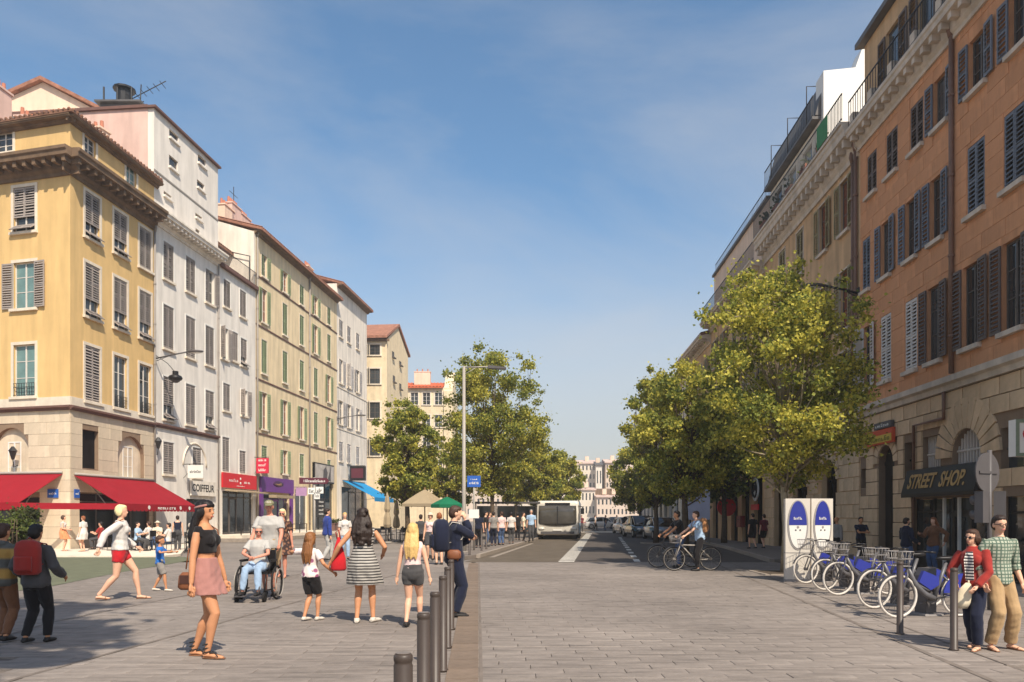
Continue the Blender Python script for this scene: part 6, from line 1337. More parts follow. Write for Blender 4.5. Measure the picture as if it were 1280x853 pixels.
    def skirt(z0, z1, g0, fl, name, m, pleat=0):
        q = MB(); rs = []; N = 28; n = 6
        for i in range(n+1):
            t = i/n; z = z1+(z0-z1)*t; cx = cy = 0; ex = 0
            if z < .5:
                ps = []
                for hp, kn, an, tw in legs:
                    zz_ = max(kn.z, min(hp.z, z)); f = (hp.z-zz_)/max(.01, hp.z-kn.z); ps.append(hp.lerp(kn, f))
                cx, cy = (ps[0].x+ps[1].x)/2, (ps[0].y+ps[1].y)/2; ex = abs(ps[0].y-ps[1].y)/2; w = abs(ps[0].x-ps[1].x)/2
            rx0, ry0 = .07+(.028)*min(1, t*2.2), .054+.02*min(1, t*2.2)
            rs.append([S_(up((cx+(rx0+g0+fl*t)*cos(2*pi*j/N)*(1+pleat*t*sin(j*pi)), cy+(ry0+g0+fl*t+ex*.8)*sin(2*pi*j/N)*(1+pleat*t*cos(j*2*pi/N*7)), z)) if z > .52 else Vector((cx+(rx0+g0+fl*t)*cos(2*pi*j/N)*(1+pleat*t*cos(j*2*pi/N*7)), cy+(ry0+g0+fl*t+ex*.8)*sin(2*pi*j/N)*(1+pleat*t*cos(j*2*pi/N*7)), z-.525+hipz))) for j in range(N)])
        q.loft(rs); fuse(q, cv, 1, m, name, B)
    def topwear(kind, m, hem, g, name):
        q = MB(); torso(hem, .828 if kind not in ('crop','tank') else .80, g+.004, flare=.02 if hem < .56 else 0, mbx=q)
        if fm and hs < 1.15:
            for s in (-1,1): q.ell(S_(up((s*.036,.05,.735))), ((.036+g)*H,(.03+g)*H,(.036+g)*H), 10, 6)
        for k, (sh, el, wr) in enumerate(arms):
            if kind in ('crop','tank'): q.tube([S_(up(((-1,1)[k]*.07,0,.76))), S_(up(((-1,1)[k]*.075,0,.822)))], [.04*H,.02*H], 8); continue
            e = g+.003
            if kind == 'tee': q.tube([S_(sh+(sh-el)*.10), S_(sh.lerp(el,.3)), S_(sh.lerp(el,.66))], [(.023+e)*H,(.028+e)*H,(.03+e)*H], 10)
            else:
                f = .94 if kind != 'half' else .35
                q.tube([S_(sh+(sh-el)*.10), S_(sh.lerp(el,.35)), S_(el), S_(el.lerp(wr,f*.5)), S_(el.lerp(wr,f))], [(.023+e)*H,(.028+e)*H,(.024+e)*H,(.024+e)*H,(.018+e)*H], 10)
        if kind == 'hoodie': q.tube([S_(up((-.05,-.03,.835))), S_(up((0,-.065,.82))), S_(up((.05,-.03,.835)))], [.022*H,.034*H,.022*H], 10)
        if kind in ('jacket','shirt','hoodie'): q.tube([S_(up((.036*cos(t),.03*sin(t)-.004,.838))) for t in [2*pi*j/12 for j in range(12)]], .012*H, 6, closed=True, cap=False)
        fuse(q, cv, 2, m, name, B)
    bk, bc = bot
    if bk == 'trousers': legwear(1.93, .006, 'trousers', C[bc])
    elif bk == 'wide': legwear(1.95, .005, 'trousers', C[bc], .007)
    elif bk == 'leggings': legwear(1.93, .008, 'leggings', C[bc])
    elif bk == 'shorts': legwear(.42, .007, 'shorts', C[bc], .006)
    elif bk == 'bermuda': legwear(.85, .008, 'shorts', C[bc], .01)
    elif bk == 'skirt': skirt(.40, .625, .010, .010, 'skirt', C[bc], .05)
    elif bk == 'dress': skirt(.33, .65, .012, .045, 'dress_skirt', C[bc], .07)
    tk, tcn = top
    if tk: topwear(tk, C[tcn], {'crop':.655,'tank':.56,'tee':.50,'shirt':.485,'long':.53,'jacket':.475,'hoodie':.47,'half':.485,'dress_tee':.60,'dress_tank':.60}.get(tk,.5), {'jacket':.012,'hoodie':.014,'crop':.003,'tank':.004}.get(tk,.007), {'jacket':'jacket','hoodie':'hoodie','crop':'crop_top'}.get(tk,'shirt')) if tk not in ('dress_tee','dress_tank') else topwear('tee' if tk == 'dress_tee' else 'tank', C[tcn], .60, .006, 'dress_bodice')
    if shoes:
        for hp, kn, an, tw in legs:
            q = MB(); fd = Matrix.Rotation(tw, 3, 'Z') @ Vector((0,1,0)); b = an+Vector((0,0,-.04))
            if shoes in ('sandal',):
                q.tube([S_(b-fd*.03+Vector((0,0,.005))), S_(b+fd*.05+Vector((0,0,.005))), S_(b+fd*.118+Vector((0,0,.005)))], [.017*H,.022*H,.016*H], 8, flat=.28); q.tube([S_(b+fd*.06+Vector((0,0,.008))), S_(b+fd*.075+Vector((0,0,.012)))], [.025*H,.024*H], 8, flat=.75); fuse(q, cv*.8, 1, M['sandal'], 'sandal', B)
            else:
                q.tube([S_(b-fd*.034+Vector((0,0,.018))), S_(b+fd*.02+Vector((0,0,.02))), S_(b+fd*.08+Vector((0,0,.015))), S_(b+fd*.122+Vector((0,0,.01)))], [.022*H,.026*H,.025*H,.013*H], 10, flat=.72); q.tube([S_(b+Vector((0,0,.01))), S_(b+Vector((0,0,.045)))], [.026*H,.025*H], 10); fuse(q, cv, 1, M[shoes], 'shoe', B)
    # hair
    if style != 'bald':
        q = MB(); hm = HAIR[hair]
        def hl(c, r): hell(c, r, 14, 10, q)
        hl((0,-.006,.082), (.047,.054,.048)); hl((0,.014,.1), (.042,.04,.026))
        if style in ('short','bob','long','curly','pony','bun','braid'): hl((0,-.022,.06), (.046,.04,.05))
        if style in ('bob','long','curly','pony','braid') or style == 'fringe':
            for s in (-1,1): hl((s*.038,-.008,.052), (.014,.034,.042))
        if style in ('long','curly','fringe'):
            w = 1.25 if style == 'curly' else 1.0; b0 = up((0,-.075,.80)); b1 = up((0,-.082,.70)); b2 = up((0,-.078,.66 if style != 'curly' else .68)); tp = hd((0,-.03,.05))
            for s in (-1, -.5, 0, .5, 1): q.tube([S_(hd((s*.036,-.03+.018*abs(s),.06))), S_(tp.lerp(b0,.55)+Vector((s*.042*w,.012*abs(s),0))), S_(b0.lerp(b1,.3)+Vector((s*.05*w,.018*abs(s),0))), S_(b2+Vector((s*.045*w,.01*abs(s),.02*((s*2) % 2)-.01)))], [.022*H*hs,.026*H*w,.026*H*w,.008*H], 8)
        if style == 'fringe': hl((0,.03,.09), (.04,.03,.022))
        if style == 'curly':
            rr = random.Random(2)
            for k in range(26): q.ell(S_(up((rr.uniform(-.07,.07),-.07+rr.uniform(-.03,.02),rr.uniform(.68,.86)))), .02*H, 7, 5)
            for k in range(10): hl((rr.uniform(-.045,.045),rr.uniform(-.05,.0),rr.uniform(.03,.12)), (.016,.016,.016))
        if style in ('pony','braid'): q.tube([S_(hd((0,-.052,.075))), S_(hd((0,-.075,.04))), S_(up((0,-.085,.79))), S_(up((.005,-.085,.70)))], [.018*H*hs,.022*H*hs,.022*H,.007*H], 8)
        if style == 'bun': hl((0,-.06,.095), (.024,.022,.024))
        ho = fuse(q, min(cv, .011), 1, hm, 'hair', B)
        # keep the face clear
    for e in extras:
        q = MB()
        if e == 'sunglasses':
            for s in (-1,1): hell((s*.0185,.054,.056), (.0145,.007,.0105), 10, 6, q)
            hell((0,.058,.059), (.008,.003,.003), 6, 4, q)
            for s in (-1,1): q.tube([S_(hd((s*.032,.048,.058))), S_(hd((s*.044,.0,.058)))], .0025*H, 5)
            q.build('sunglasses', M['lens'], B)
        elif e == 'glasses':
            for s in (-1,1): q.tube([S_(hd((s*.0185+.014*cos(t),.062,.056+.01*sin(t)))) for t in [2*pi*j/12 for j in range(12)]], 0.0014*H, 5, closed=True, cap=False); q.tube([S_(hd((s*.032,.058,.058))), S_(hd((s*.044,.0,.058)))], .0022*H, 5)
            q.tube([S_(hd((-.006,.063,.058))), S_(hd((.006,.063,.058)))], .0022*H, 5); q.build('glasses', M['lens'], B)
        elif e == 'cap': hell((0,.0,.094), (.05,.057,.036), 14, 8, q); hell((0,.06,.088), (.042,.045,.006), 14, 6, q); fuse(q, .009, 1, C[hatcol or 'olive'], 'cap', B)
        elif e == 'hat': hell((0,.0,.105), (.046,.05,.036), 14, 8, q); hell((0,.0,.092), (.09,.095,.008), 18, 6, q); fuse(q, .009, 1, C[hatcol or 'cream'], 'hat', B)
        elif e == 'headband':
            q.tube([S_(hd((.047*cos(t),.052*sin(t)-.004,.083+.012*sin(t)))) for t in [2*pi*j/18 for j in range(18)]], .0085*H, 6, closed=True, cap=False); q.build('headband', C['mauve'], B)
        elif e == 'beard': hell((0,.034,.016), (.03,.028,.026), 12, 8, q); fuse(q, .009, 1, HAIR[hair], 'beard', B)
        elif e == 'straps':
            for hp, kn, an, tw in legs:
                q = MB(); fd = Matrix.Rotation(tw, 3, 'Z') @ Vector((0,1,0))
                for zz_, rr_ in ((.0,.023),(.025,.023),(.05,.025)): q.tube([S_(an+Vector((rr_*cos(t),rr_*sin(t)-.002,zz_+.006*sin(t)))) for t in [2*pi*j/12 for j in range(12)]], .0042*H, 5, closed=True, cap=False)
                q.tube([S_(an+fd*.025+Vector((-.02,0,.0))), S_(an+fd*.05+Vector((.0,0,-.006))), S_(an+fd*.08+Vector((.02,0,-.025)))], .0045*H, 5); q.tube([S_(an+fd*.025+Vector((.02,0,.0))), S_(an+fd*.05+Vector((.0,0,-.006))), S_(an+fd*.08+Vector((-.02,0,-.025)))], .0045*H, 5)
                q.build('sandal_straps', M['shoe'], B)
    Mw = Matrix.Translation(loc) @ Matrix.Rotation(rz, 4, 'Z')
    return dict(o=B, M=Mw, hand=[Mw @ S_(p) for p in hj], wrist=[Mw @ S_(a[2]) for a in arms], sh=[Mw @ S_(a[0]) for a in arms], back=Mw @ S_(up((0,-.06,.73))), up=lambda p: Mw @ S_(up(p)), H=H)
def ped(px, py, ptop=None, z=0): q = P(px, py, z); return q, (q.y/FPX*(py-ptop) if ptop else None)
PI = pi; AW = 0; CAMF = PI; RT = -PI/2; LF = PI/2
def backpack(label, who, m, w=.3, hh=.42, d=.17, straps=True, strapm=None):
    p = who['up']((0,-.052-.5*d/who['H'],.725)); rz = who['o'].rotation_euler.z; T = thing('backpack', label, 'backpack', p, rz); mb = MB()
    mb.loft([[(w/2*s_*(1 if abs(cos(a)) < .9 else 1)*max(-1,min(1,1.25*cos(a))), d/2*s_*max(-1,min(1,1.25*sin(a))), z) for a in [2*pi*k/16 for k in range(16)]] for s_, z in ((.75,-hh/2),(1,-hh*.42),(1,hh*.25),(.85,hh*.42),(.45,hh*.5))]); mb.build('pack', m, T)
    q = MB(); q.loft([[(w*.36*max(-1,min(1,1.25*cos(a))), -d/2-.02+.03*max(-1,min(1,1.25*sin(a))), z) for a in [2*pi*k/12 for k in range(12)]] for z in (-hh*.38,-hh*.3,-hh*.02,hh*.03)]); q.build('front_pocket', m, T)
    if straps:
        R_ = Matrix.Rotation(-rz, 3, 'Z')
        for s in (-1,1):
            pts = [who['up'](v)-p for v in ((s*.055,-.07,.79),(s*.062,-.03,.842),(s*.066,.03,.832),(s*.072,.082,.77),(s*.085,.05,.69),(s*.075,-.06,.66))]; q = MB(); q.tube([R_ @ v for v in pts], .014, 6, flat=.5); q.build('strap', strapm or m, T)
        q = MB(); q.tube([(-.04,d*.2,hh*.48),(0,d*.2,hh*.56),(.04,d*.2,hh*.48)], .008, 5); q.build('handle', strapm or m, T)
    return T
# --- foreground
q, _ = ped(257, 822); p1 = person('woman in a black crop top and mauve skirt, nearest figure on the left', q, 1.755, RT-.12, feet=[(-.04,-.10,.04),(.045,.035,.042)], hands=[(-.135,.06,.475),(.15,-.01,.475)], skin='tan', hair='black', style='fringe', top=('crop','black'), bot=('skirt','mauve'), shoes='sandal', extras=('headband','straps'), look=-.1, face=True, knee={-1:(0,1,0),1:(0,1,0)}, lean=-.02)
hp_ = p1['up']((.085,-.062,.49)); T = thing('handbag', 'brown leather shoulder bag at the hip of the woman in the mauve skirt', 'handbag', hp_, RT); mb = MB(); mb.loft([[(.05*s_*max(-1,min(1,1.2*cos(a)))*1, (.115)*s_*max(-1,min(1,1.2*sin(a))), z) for a in [2*pi*k/14 for k in range(14)]] for s_, z in ((.75,-.1),(1,-.07),(.9,.05),(.6,.09))]); mb.build('bag', M['leather'], T); q_ = MB(); pts = [p1['up'](v)-hp_ for v in ((.085,-.08,.56),(.06,-.075,.68),(-.03,-.06,.78),(-.07,-.01,.835),(-.06,.05,.80),(-.05,.075,.72))]; q_.tube([Matrix.Rotation(-RT, 3, 'Z') @ v for v in pts], .008, 5); q_.build('strap', M['leather'], T); q_ = MB(); q_.box(.048,.056,-.08,.08,-.03,.06); q_.build('flap', mat('dark_leather', srgb(70,42,34), .5, .4), T)
q, hh = ped(388, 776, 667); p5 = person('small girl with long brown hair, dotted top and black shorts', q, 1.30, AW-.45, hs=1.22, skin='tan', hair='ombre', style='long', top=('tee','dots'), bot=('bermuda','black'), shoes='sole', feet=[(-.05,-.05,.045),(.05,.06,.04)], hands=[(-.20,.12,.80),(.24,.1,.56)])
q, hh = ped(454, 779, 632); p6 = person('woman in a grey striped dress with long dark curly hair, seen from behind', q, 1.70, AW, skin='tan', hair='dark', style='curly', top=('dress_tank','stripe'), bot=('dress','stripe'), shoes='sole', feet=[(-.055,.0,.04),(.075,.05,.04)], hands=[(-.27,.0,.535),(.15,.12,.585)], elbow=[(-.3,-1,0),(.6,-1,.0)], toes=(.1,-.4))
hb_ = p6['hand'][0]+Vector((.10,-.02,-.0)); T = thing('shopping_bag', 'red fabric bag hanging from the arm of the woman in the striped dress', 'bag', hb_+Vector((.03,.05,.08)), .2); mb = MB(); mb.loft([[(.11*s_*cos(a), .05*s_*sin(a), z) for a in [2*pi*k/14 for k in range(14)]] for s_, z in ((.8,-.16),(1.05,-.13),(.95,.02),(.5,.2),(.12,.33))]); mb.build('bag', C['red'], T); q_ = MB(); q_.tube([(-.02,0,.3),(-.04,0,.40),(.0,0,.44),(.03,0,.3)], .01, 5); q_.build('handle', C['brick'], T)
q, hh = ped(516, 783, 652); p7 = person('blond girl with very long hair in a pink top and dark shorts, seen from behind', q, 1.46, AW-.1, hs=1.1, skin='fair', hair='blond', style='long', top=('tank','pink'), bot=('shorts','dgrey'), shoes='shoe', feet=[(-.045,-.09,.05),(.05,.09,.04)], hands=[(-.16,.02,.475),(.165,.0,.475)])
q, hh = ped(568, 771, 630); p8 = person('man in navy with dark trousers raising a hand to his face beside the bollards', q, 1.74, RT+.25, sex='m', skin='fair', hair='brown', style='short', top=('jacket','navy'), bot=('wide','navy'), shoes='shoe', hands=[(-.05,.15,.69),(.025,.09,.862)], elbow=[(-.6,-.3,-1),(.5,-.2,-1)], nod=.12)
backpack('large navy backpack with pale piping on the back of the man at the bollards', p8, C['navy'], .34, .5, .24, strapm=M['sole'])
T = thing('waist_bag', 'brown bag at the side of the man with the navy backpack', 'bag', p8['up']((.1,-.02,.56)), RT); mb = MB(); mb.loft([[(.05*s_*cos(a), .11*s_*sin(a), z) for a in [2*pi*k/12 for k in range(12)]] for s_, z in ((.6,-.08),(1,-.05),(.95,.04),(.6,.07))]); mb.build('bag', M['leather'], T); q_ = MB(); q_.tube([(0,.06,.06),(.03,.1,.0),(0,.05,-.1)], .012, 5); q_.build('strap', M['leather'], T)
q, hh = ped(150, 750, 624); p9 = person('tall woman striding right in a white blouse and bright red shorts', q, 1.84, RT+.35, skin='fair', hair='light', style='bob', top=('long','white'), bot=('shorts','red'), shoes='sandal', feet=[(-.05,.17,.04),(.05,-.19,.055)], hands=[(-.22,.12,.53),(.20,-.16,.53)], hipz=.50, lean=.03, look=-.2)
mb = MB(); mb.tube([Matrix.Rotation(-(RT+.35), 3, 'Z') @ (p9['up'](v)-p9['o'].location) for v in ((.07,.03,.845),(.06,-.06,.80),(-.0,-.078,.72),(-.08,-.06,.62),(-.1,0,.55))], .018, 6, flat=.5); mb.build('bag_strap', M['leather'], p9['o'])
q, hh = ped(200, 739, 668); p10 = person('toddler in a bright blue t-shirt and grey shorts', q, 1.12, RT+.2, hs=1.35, sex='m', skin='tan', hair='brown', style='short', top=('tee','blue'), bot=('bermuda','grey'), shoes='sole', feet=[(-.05,-.12,.05),(.05,.12,.04)], hands=[(-.18,.22,.72),(.2,.2,.74)])
q, hh = ped(45, 804, 655); p11 = person('child in a dark grey hoodie and black leggings, seen from behind at lower left', q, 1.46, AW, hs=1.08, skin='tan', hair='black', style='short', top=('hoodie','dgrey'), bot=('leggings','black'), shoes='shoe', feet=[(-.06,-.05,.05),(.065,.05,.04)], hands=[(-.17,.1,.56),(.17,.1,.56)])
backpack('rust red school backpack on the child in the grey hoodie', p11, C['brick'], .28, .42, .16)
q, hh = ped(4, 802, 655); p12 = person('boy in a striped hoodie and jeans cut by the left edge of the picture', q, 1.47, AW-.1, hs=1.08, sex='m', skin='tan', hair='brown', style='short', top=('hoodie','mustard'), bot=('trousers','brown'), shoes='shoe', feet=[(-.05,.05,.04),(.06,-.05,.05)], hands=[(-.16,.05,.5),(.17,.06,.52)])
# wheelchair group
wq = P(316, 752); WX, WY = wq.x, wq.y+.30
Wc = thing('wheelchair', 'black wheelchair carrying the seated woman', 'wheelchair', (WX, WY, 0), PI); 
for s in (-1,1):
    mb = MB(); mb.smooth = True; mb.tube([(0, .3*cos(t), .3*sin(t)) for t in [2*pi*k/28 for k in range(28)]], .02, 6, closed=True, cap=False); w_ = mb.build('wheel', M['tyre'], Wc, (s*.33,-.05,.32)); q_ = MB(); q_.tube([(s*.05, .25*cos(t), .25*sin(t)) for t in [2*pi*k/24 for k in range(24)]], .01, 5, closed=True, cap=False)
    for k in range(12): a = 2*pi*k/12; q_.tube([(0,.02*cos(a),.02*sin(a)),(0,.29*cos(a),.29*sin(a))], .004, 3)
    q_.build('push_rim', M['steel'], w_)
    mb = MB(); mb.disc((-.02,0,0), .09, .04, 14, 'x'); mb.build('caster', M['tyre'], Wc, (s*.25,.42,.09))
    mb = MB(); mb.smooth = True; mb.tube([(s*.25,-.24,.95),(s*.25,-.22,.5),(s*.25,.32,.5),(s*.25,.42,.18)], .016, 6); mb.tube([(s*.25,-.24,.92),(s*.25,-.38,.95)], .018, 6); mb.tube([(s*.27,-.2,.72),(s*.27,.15,.72),(s*.26,.2,.5)], .014, 6); mb.tube([(s*.25,-.22,.2),(s*.25,.4,.2)], .014, 6); mb.build('side_frame', M['black'], Wc)
    mb = MB(); mb.box(s*.27-.035,s*.27+.035,-.16,.14,.72,.755); mb.build('armrest', M['black'], Wc); mb = MB(); mb.tube([(s*.17,.33,.48),(s*.17,.52,.16)], .014, 6); mb.box(s*.14-.09,s*.14+.09,.46,.62,.11,.125); mb.build('footrest', M['greyd'], Wc)
mb = MB(); mb.box(-.23,.23,-.2,.26,.49,.53); mb.build('seat', M['black'], Wc); mb = MB(); mb.box(-.235,.235,-.25,-.22,.52,.92); mb.build('backrest', M['black'], Wc)
p3 = person('grey-haired woman in sunglasses and a pale top seated in the wheelchair', (WX, WY+.02, 0), 1.60, PI-.0, skin='red', hair='grey', style='short', top=('tee','lgrey'), bot=('trousers','ljean'), shoes='shoe', feet=[(-.09,.285,.12),(.09,.285,.12)], hipz=.40, hands=[(-.03,.19,.50),(.035,.2,.505)], elbow=[(-1,-.3,-.2),(1,-.3,-.2)], knee=(0,.5,1), fat=1.3, extras=('sunglasses',), look=.35, face=True)
p2 = person('stout man in a khaki cap and grey polo shirt pushing the wheelchair', (WX-.02, WY+.78, 0), 1.90, PI, sex='m', skin='red', hair='grey', style='short', top=('tee','lgrey'), bot=('bermuda','khaki'), shoes='shoe', hands=[(-.15,.20,.53),(.15,.20,.53)], lean=.10, fat=1.38, extras=('cap',), hatcol='olive', nod=.2, look=.2, face=True)
q, _ = ped(353, 722); p4 = person('blond woman in sunglasses and a brown print dress behind the wheelchair', q, 1.77, PI+.1, skin='red', hair='light', style='bob', top=('dress_tee','floral'), bot=('dress','floral'), shoes='sandal', extras=('sunglasses',), feet=[(-.05,.07,.04),(.05,-.06,.045)])
# couple at the right
q, _ = ped(1249, 812); pm = person('man in a green checked shirt, glasses and khaki trousers at the right', q, 1.585, PI+.15, sex='m', skin='fair', hair='dark', style='short', top=('half','check'), bot=('wide','khaki'), shoes='sandal', feet=[(-.09,.0,.04),(.075,.0,.04)], toes=(.25,-.25), hands=[(-.155,.04,.49),(.17,.05,.50)], extras=('glasses',), look=-.2, face=True, fat=.88)
q, _ = ped(1217, 811); pw = person('woman in a red cardigan over a striped top, beside the checked shirt', (q.x, q.y-.02, 0), 1.42, PI-.9, skin='fair', hair='brown', style='long', top=('shirt','brick'), bot=('wide','navy'), shoes='sandal', feet=[(-.05,.07,.04),(.05,-.12,.04)], hands=[(-.07,.14,.53),(.10,.13,.55)], elbow=[(-.9,-.6,0),(.9,-.7,0)], extras=('sunglasses',), look=-.25, tilt=.05, face=True, fat=.9)
mb = MB(); pts = [(.024,.062,.805),(.034,.09,.74),(.03,.086,.57),(-.03,.086,.57),(-.034,.09,.74),(-.024,.062,.805)]; R_ = Matrix.Rotation(-(PI-.9), 3, 'Z'); cc = [R_ @ (pw['up'](v)-pw['o'].location) for v in pts]; dn = Vector((0,.012,0)); mb.add(cc+[c+dn for c in cc], [(0,1,2,3,4,5),(11,10,9,8,7,6)]+[(i,(i+1)%6,6+(i+1)%6,6+i) for i in range(6)]); mb.build('striped_top', C['bstripe'], pw['o'])
T = thing('tote_bag', 'cream cloth held at the hip of the woman in the red cardigan', 'cloth', pw['up']((.03,.1,.46)), -.3); mb = MB(); mb.loft([[(.1*s_*cos(a)+ox, .035*s_*sin(a), z) for a in [2*pi*k/12 for k in range(12)]] for s_, z, ox in ((.75,-.17,-.06),(.9,-.1,-.04),(.7,.06,0),(.25,.13,.02))]); mb.build('cloth', C['cream'], T); mb = MB(); mb.tube([(.02,0,.1),(.03,0,.16)], .012, 5); mb.build('handle', C['cream'], T)
# shop front talkers and dark figures
q, _ = ped(1133, 718); person('bearded man in a dark blue jacket talking at the shop door', q, 1.54, RT+.2, sex='m', skin='fair', hair='dark', style='short', top=('jacket','navy'), bot=('trousers','jean'), extras=('beard',), hands=[(-.12,.16,.58),(.13,.12,.56)])
q, _ = ped(1167, 717); person('auburn haired woman in a brown jacket and blue jeans before the shop', q, 1.55, LF+.5, hair='ginger', style='long', top=('jacket','brown'), bot=('trousers','jean'), hands=[(-.2,.0,.55),(.12,.22,.70)], elbow=[(-1,-.3,0),(.3,-.3,-1)])
q, _ = ped(1046, 703); person('bald man in a grey shirt standing by the arch behind the hire pillars', q, 1.56, LF+.4, sex='m', skin='tan', hair='dark', style='bald', top=('long','grey'), bot=('trousers','black'))
q, _ = ped(1076, 704); person('man in a dark blue shirt with folded arms behind the hire bikes', q, 1.56, PI, sex='m', skin='tan', hair='black', style='short', top=('tee','navy'), bot=('trousers','black'), hands=[(.05,.13,.66),(-.05,.15,.66)], elbow=[(-1,0,-.4),(1,0,-.4)])
q, _ = ped(941, 686, z=.1); person('walker in a black top and shorts on the shaded right pavement', q, 1.62, AW+.3, sex='m', skin='fair', hair='dark', style='short', top=('tee','black'), bot=('bermuda','black'), feet=[(-.05,.08,.04),(.05,-.08,.05)])
q, _ = ped(955, 685.5, z=.1); person('walker in plum with dark shorts beside the one in black', q, 1.58, AW+.3, skin='fair', hair='dark', style='short', top=('tee','wine'), bot=('bermuda','black'), feet=[(-.05,-.08,.05),(.05,.08,.04)])
# cafe and terrace
def pz(px, y, label, h, rz, z=0, **k): q = at(px, y); return person(label, (q.x, y, z), h, rz, vox=.014, **k)
pz(79, 33, 'woman in a white top and orange skirt under the red awning', 1.56, RT+.4, .06, hair='brown', style='bob', top=('tank','white'), bot=('dress','orange'), shoes='sandal', hands=[(-.1,.13,.6),(.1,.14,.6)])
pz(104, 32.5, 'woman in a white dress beside the one in the orange skirt', 1.54, LF-.2, .06, hair='ginger', style='short', top=('dress_tee','white'), bot=('dress','white'), shoes='sandal')
pz(222, 34, 'waiter in a dark waistcoat at the end of the red awning', 1.62, AW+.4, sex='m', hair='dark', style='short', top=('tank','navy'), bot=('trousers','dgrey'))
sit = dict(hipz=.30, feet=[(-.06,.2,.04),(.06,.2,.04)], knee=(0,.6,1), hands=[(-.07,.2,.46),(.07,.2,.46)])
for px, y, lab, rz, tc_, hc in ((186, 33.5, 'seated cafe guest in white reaching across the table', LF-.2, 'white', 'brown'), (197, 34.5, 'seated cafe guest with a sun hat under the awning', PI, 'cream', 'grey'), (211, 33, 'seated cafe guest in a white shirt, back to the wall lamp pipe', LF, 'white', 'dark')):
    pz(px, y, lab, 1.68, rz, .06 if px < 205 else 0, hair=hc, top=('tee',tc_), bot=('trousers','jean'), extras=('hat',) if 'hat' in lab else (), hatcol='cream', **sit)
    q = at(px, y); dup(cc0, (q.x, y, .06 if px < 205 else 0), rz, 'chair under the '+lab)
for px, y, lab, rz, tc_, hc in ((172, 33, 'seated cafe guest in sky blue left of the guest in white', RT, 'sky', 'dark'), (154, 34, 'seated cafe guest in dark grey in the shade behind the striding woman', RT, 'dgrey', 'brown'), (126, 34.4, 'seated cafe guest in brick red at the inner tables', LF, 'brick', 'black'), (238, 33.2, 'seated cafe guest in cream at the last table of the awning', RT+.2, 'cream', 'grey')):
    pz(px, y, lab, 1.66, rz, .06 if px < 205 else 0, hair=hc, top=('tee',tc_), bot=('trousers','dgrey'), **sit); q = at(px, y); dup(cc0, (q.x, y, .06 if px < 205 else 0), rz, 'chair under the '+lab)
q = at(140, 33.6); dup(ct0, (q.x, 33.6, .06), 0, 'inner cafe table in the shade of the red awning')
# left middle distance
pz(409, 26.8, 'man in a royal blue jacket and pale trousers walking by the black shop', 1.86, RT+.6, sex='m', hair='dark', style='short', top=('jacket','royal'), bot=('trousers','lgrey'), feet=[(-.05,.1,.04),(.05,-.1,.05)])
pz(431, 27.5, 'blond person in a white shirt and pale jeans just left of the striped dress', 1.72, PI+.4, hair='blond', style='short', top=('tee','white'), bot=('trousers','ljean'), feet=[(-.05,.1,.04),(.05,-.1,.05)])
pz(538, 27, 'woman in a straw sun hat and pale top behind the blond girl', 1.70, PI, hair='grey', style='bob', top=('tank','pink'), bot=('bermuda','dgrey'), extras=('hat',), hatcol='cream')
pz(549, 24.5, 'auburn haired woman in a red dress behind the man with the backpack', 1.70, AW+.3, hair='ginger', style='bob', top=('dress_tank','red'), bot=('dress','wine'), shoes='shoe')
pz(526, 31, 'person in dark clothes standing near the green parasol', 1.66, AW, hair='dark', style='short', top=('tee','dgrey'), bot=('trousers','black'))
for k, (px, y, lab, tc_, bc, hc, rz, kw) in enumerate(((598, 35.5, 'person in dark blue beside the blue stop sign', 'navy','black','dark',AW,{}), (607, 37, 'person in black in the bus queue, right of the stop sign', 'black','jean','black',RT,{}), (617, 38, 'person in a grey shirt in the middle of the bus queue', 'grey','navy','dark',AW,{}), (627, 39, 'person in a rose shirt and jeans in the bus queue', 'pink','jean','brown',AW+.4,{}), (639, 41, 'person in white in the bus queue by the kerb bollards', 'white','dgrey','black',AW,{}), (654, 44, 'person in cream near the front of the bus queue', 'cream','black','dark',RT,{}), (664, 45.5, 'tall man in a sky blue shirt waiting beside the bus', 'sky','dgrey','grey',PI,{'sex':'m'}), (647, 47, 'person in black behind the bus queue', 'black','black','black',AW,{}), (612, 43, 'person in wine red at the back of the bus queue', 'wine','navy','brown',RT,{}))):
    pz(px, y, lab, 1.74 if 'tall' not in lab else 1.9, rz, .09, hair=hc, style='short', top=('tee',tc_), bot=('trousers',bc), grp='people waiting for the bus', **kw)
# cyclists: bikes first
b2 = at(866, 21.8); b1 = at(844, 23.2); rzc = PI+.12
bike('pale bicycle of the rider in the light shirt, on the plaza edge', (b2.x, b2.y, 0), rzc, False, 'bicycles being ridden', M['steel'], M['tyre'], True, .325)
bike('dark bicycle of the rider in the black shirt, half behind the pale one', (b1.x, b1.y, 0), rzc, False, 'bicycles being ridden', M['greyd'], M['tyre'], False, .325)
cb = Matrix.Rotation(rzc, 3, 'Z')
r2 = person('cyclist in a pale blue shirt standing astride the pale bicycle', b2+cb @ Vector((-.22,0,0)), 1.74, rzc-PI/2, hair='brown', style='short', skin='fair', sex='m', top=('tee','sky'), bot=('trousers','black'), feet=[(-.09,.07,.04),(.11,.0,.04)], hands=[(-.15,.30,.585),(.15,.30,.585)], lean=.22, hipz=.53)
backpack('tan backpack on the cyclist in the pale blue shirt', r2, C['tan'], .3, .42, .16)
r1 = person('cyclist in a black shirt and jeans astride the dark bicycle', b1+cb @ Vector((-.2,0,0)), 1.76, rzc-PI/2, hair='dark', style='short', skin='tan', sex='m', top=('tee','black'), bot=('trousers','jean'), feet=[(-.09,.07,.04),(.11,.02,.04)], hands=[(-.15,.30,.575),(.15,.30,.575)], lean=.25, hipz=.53)
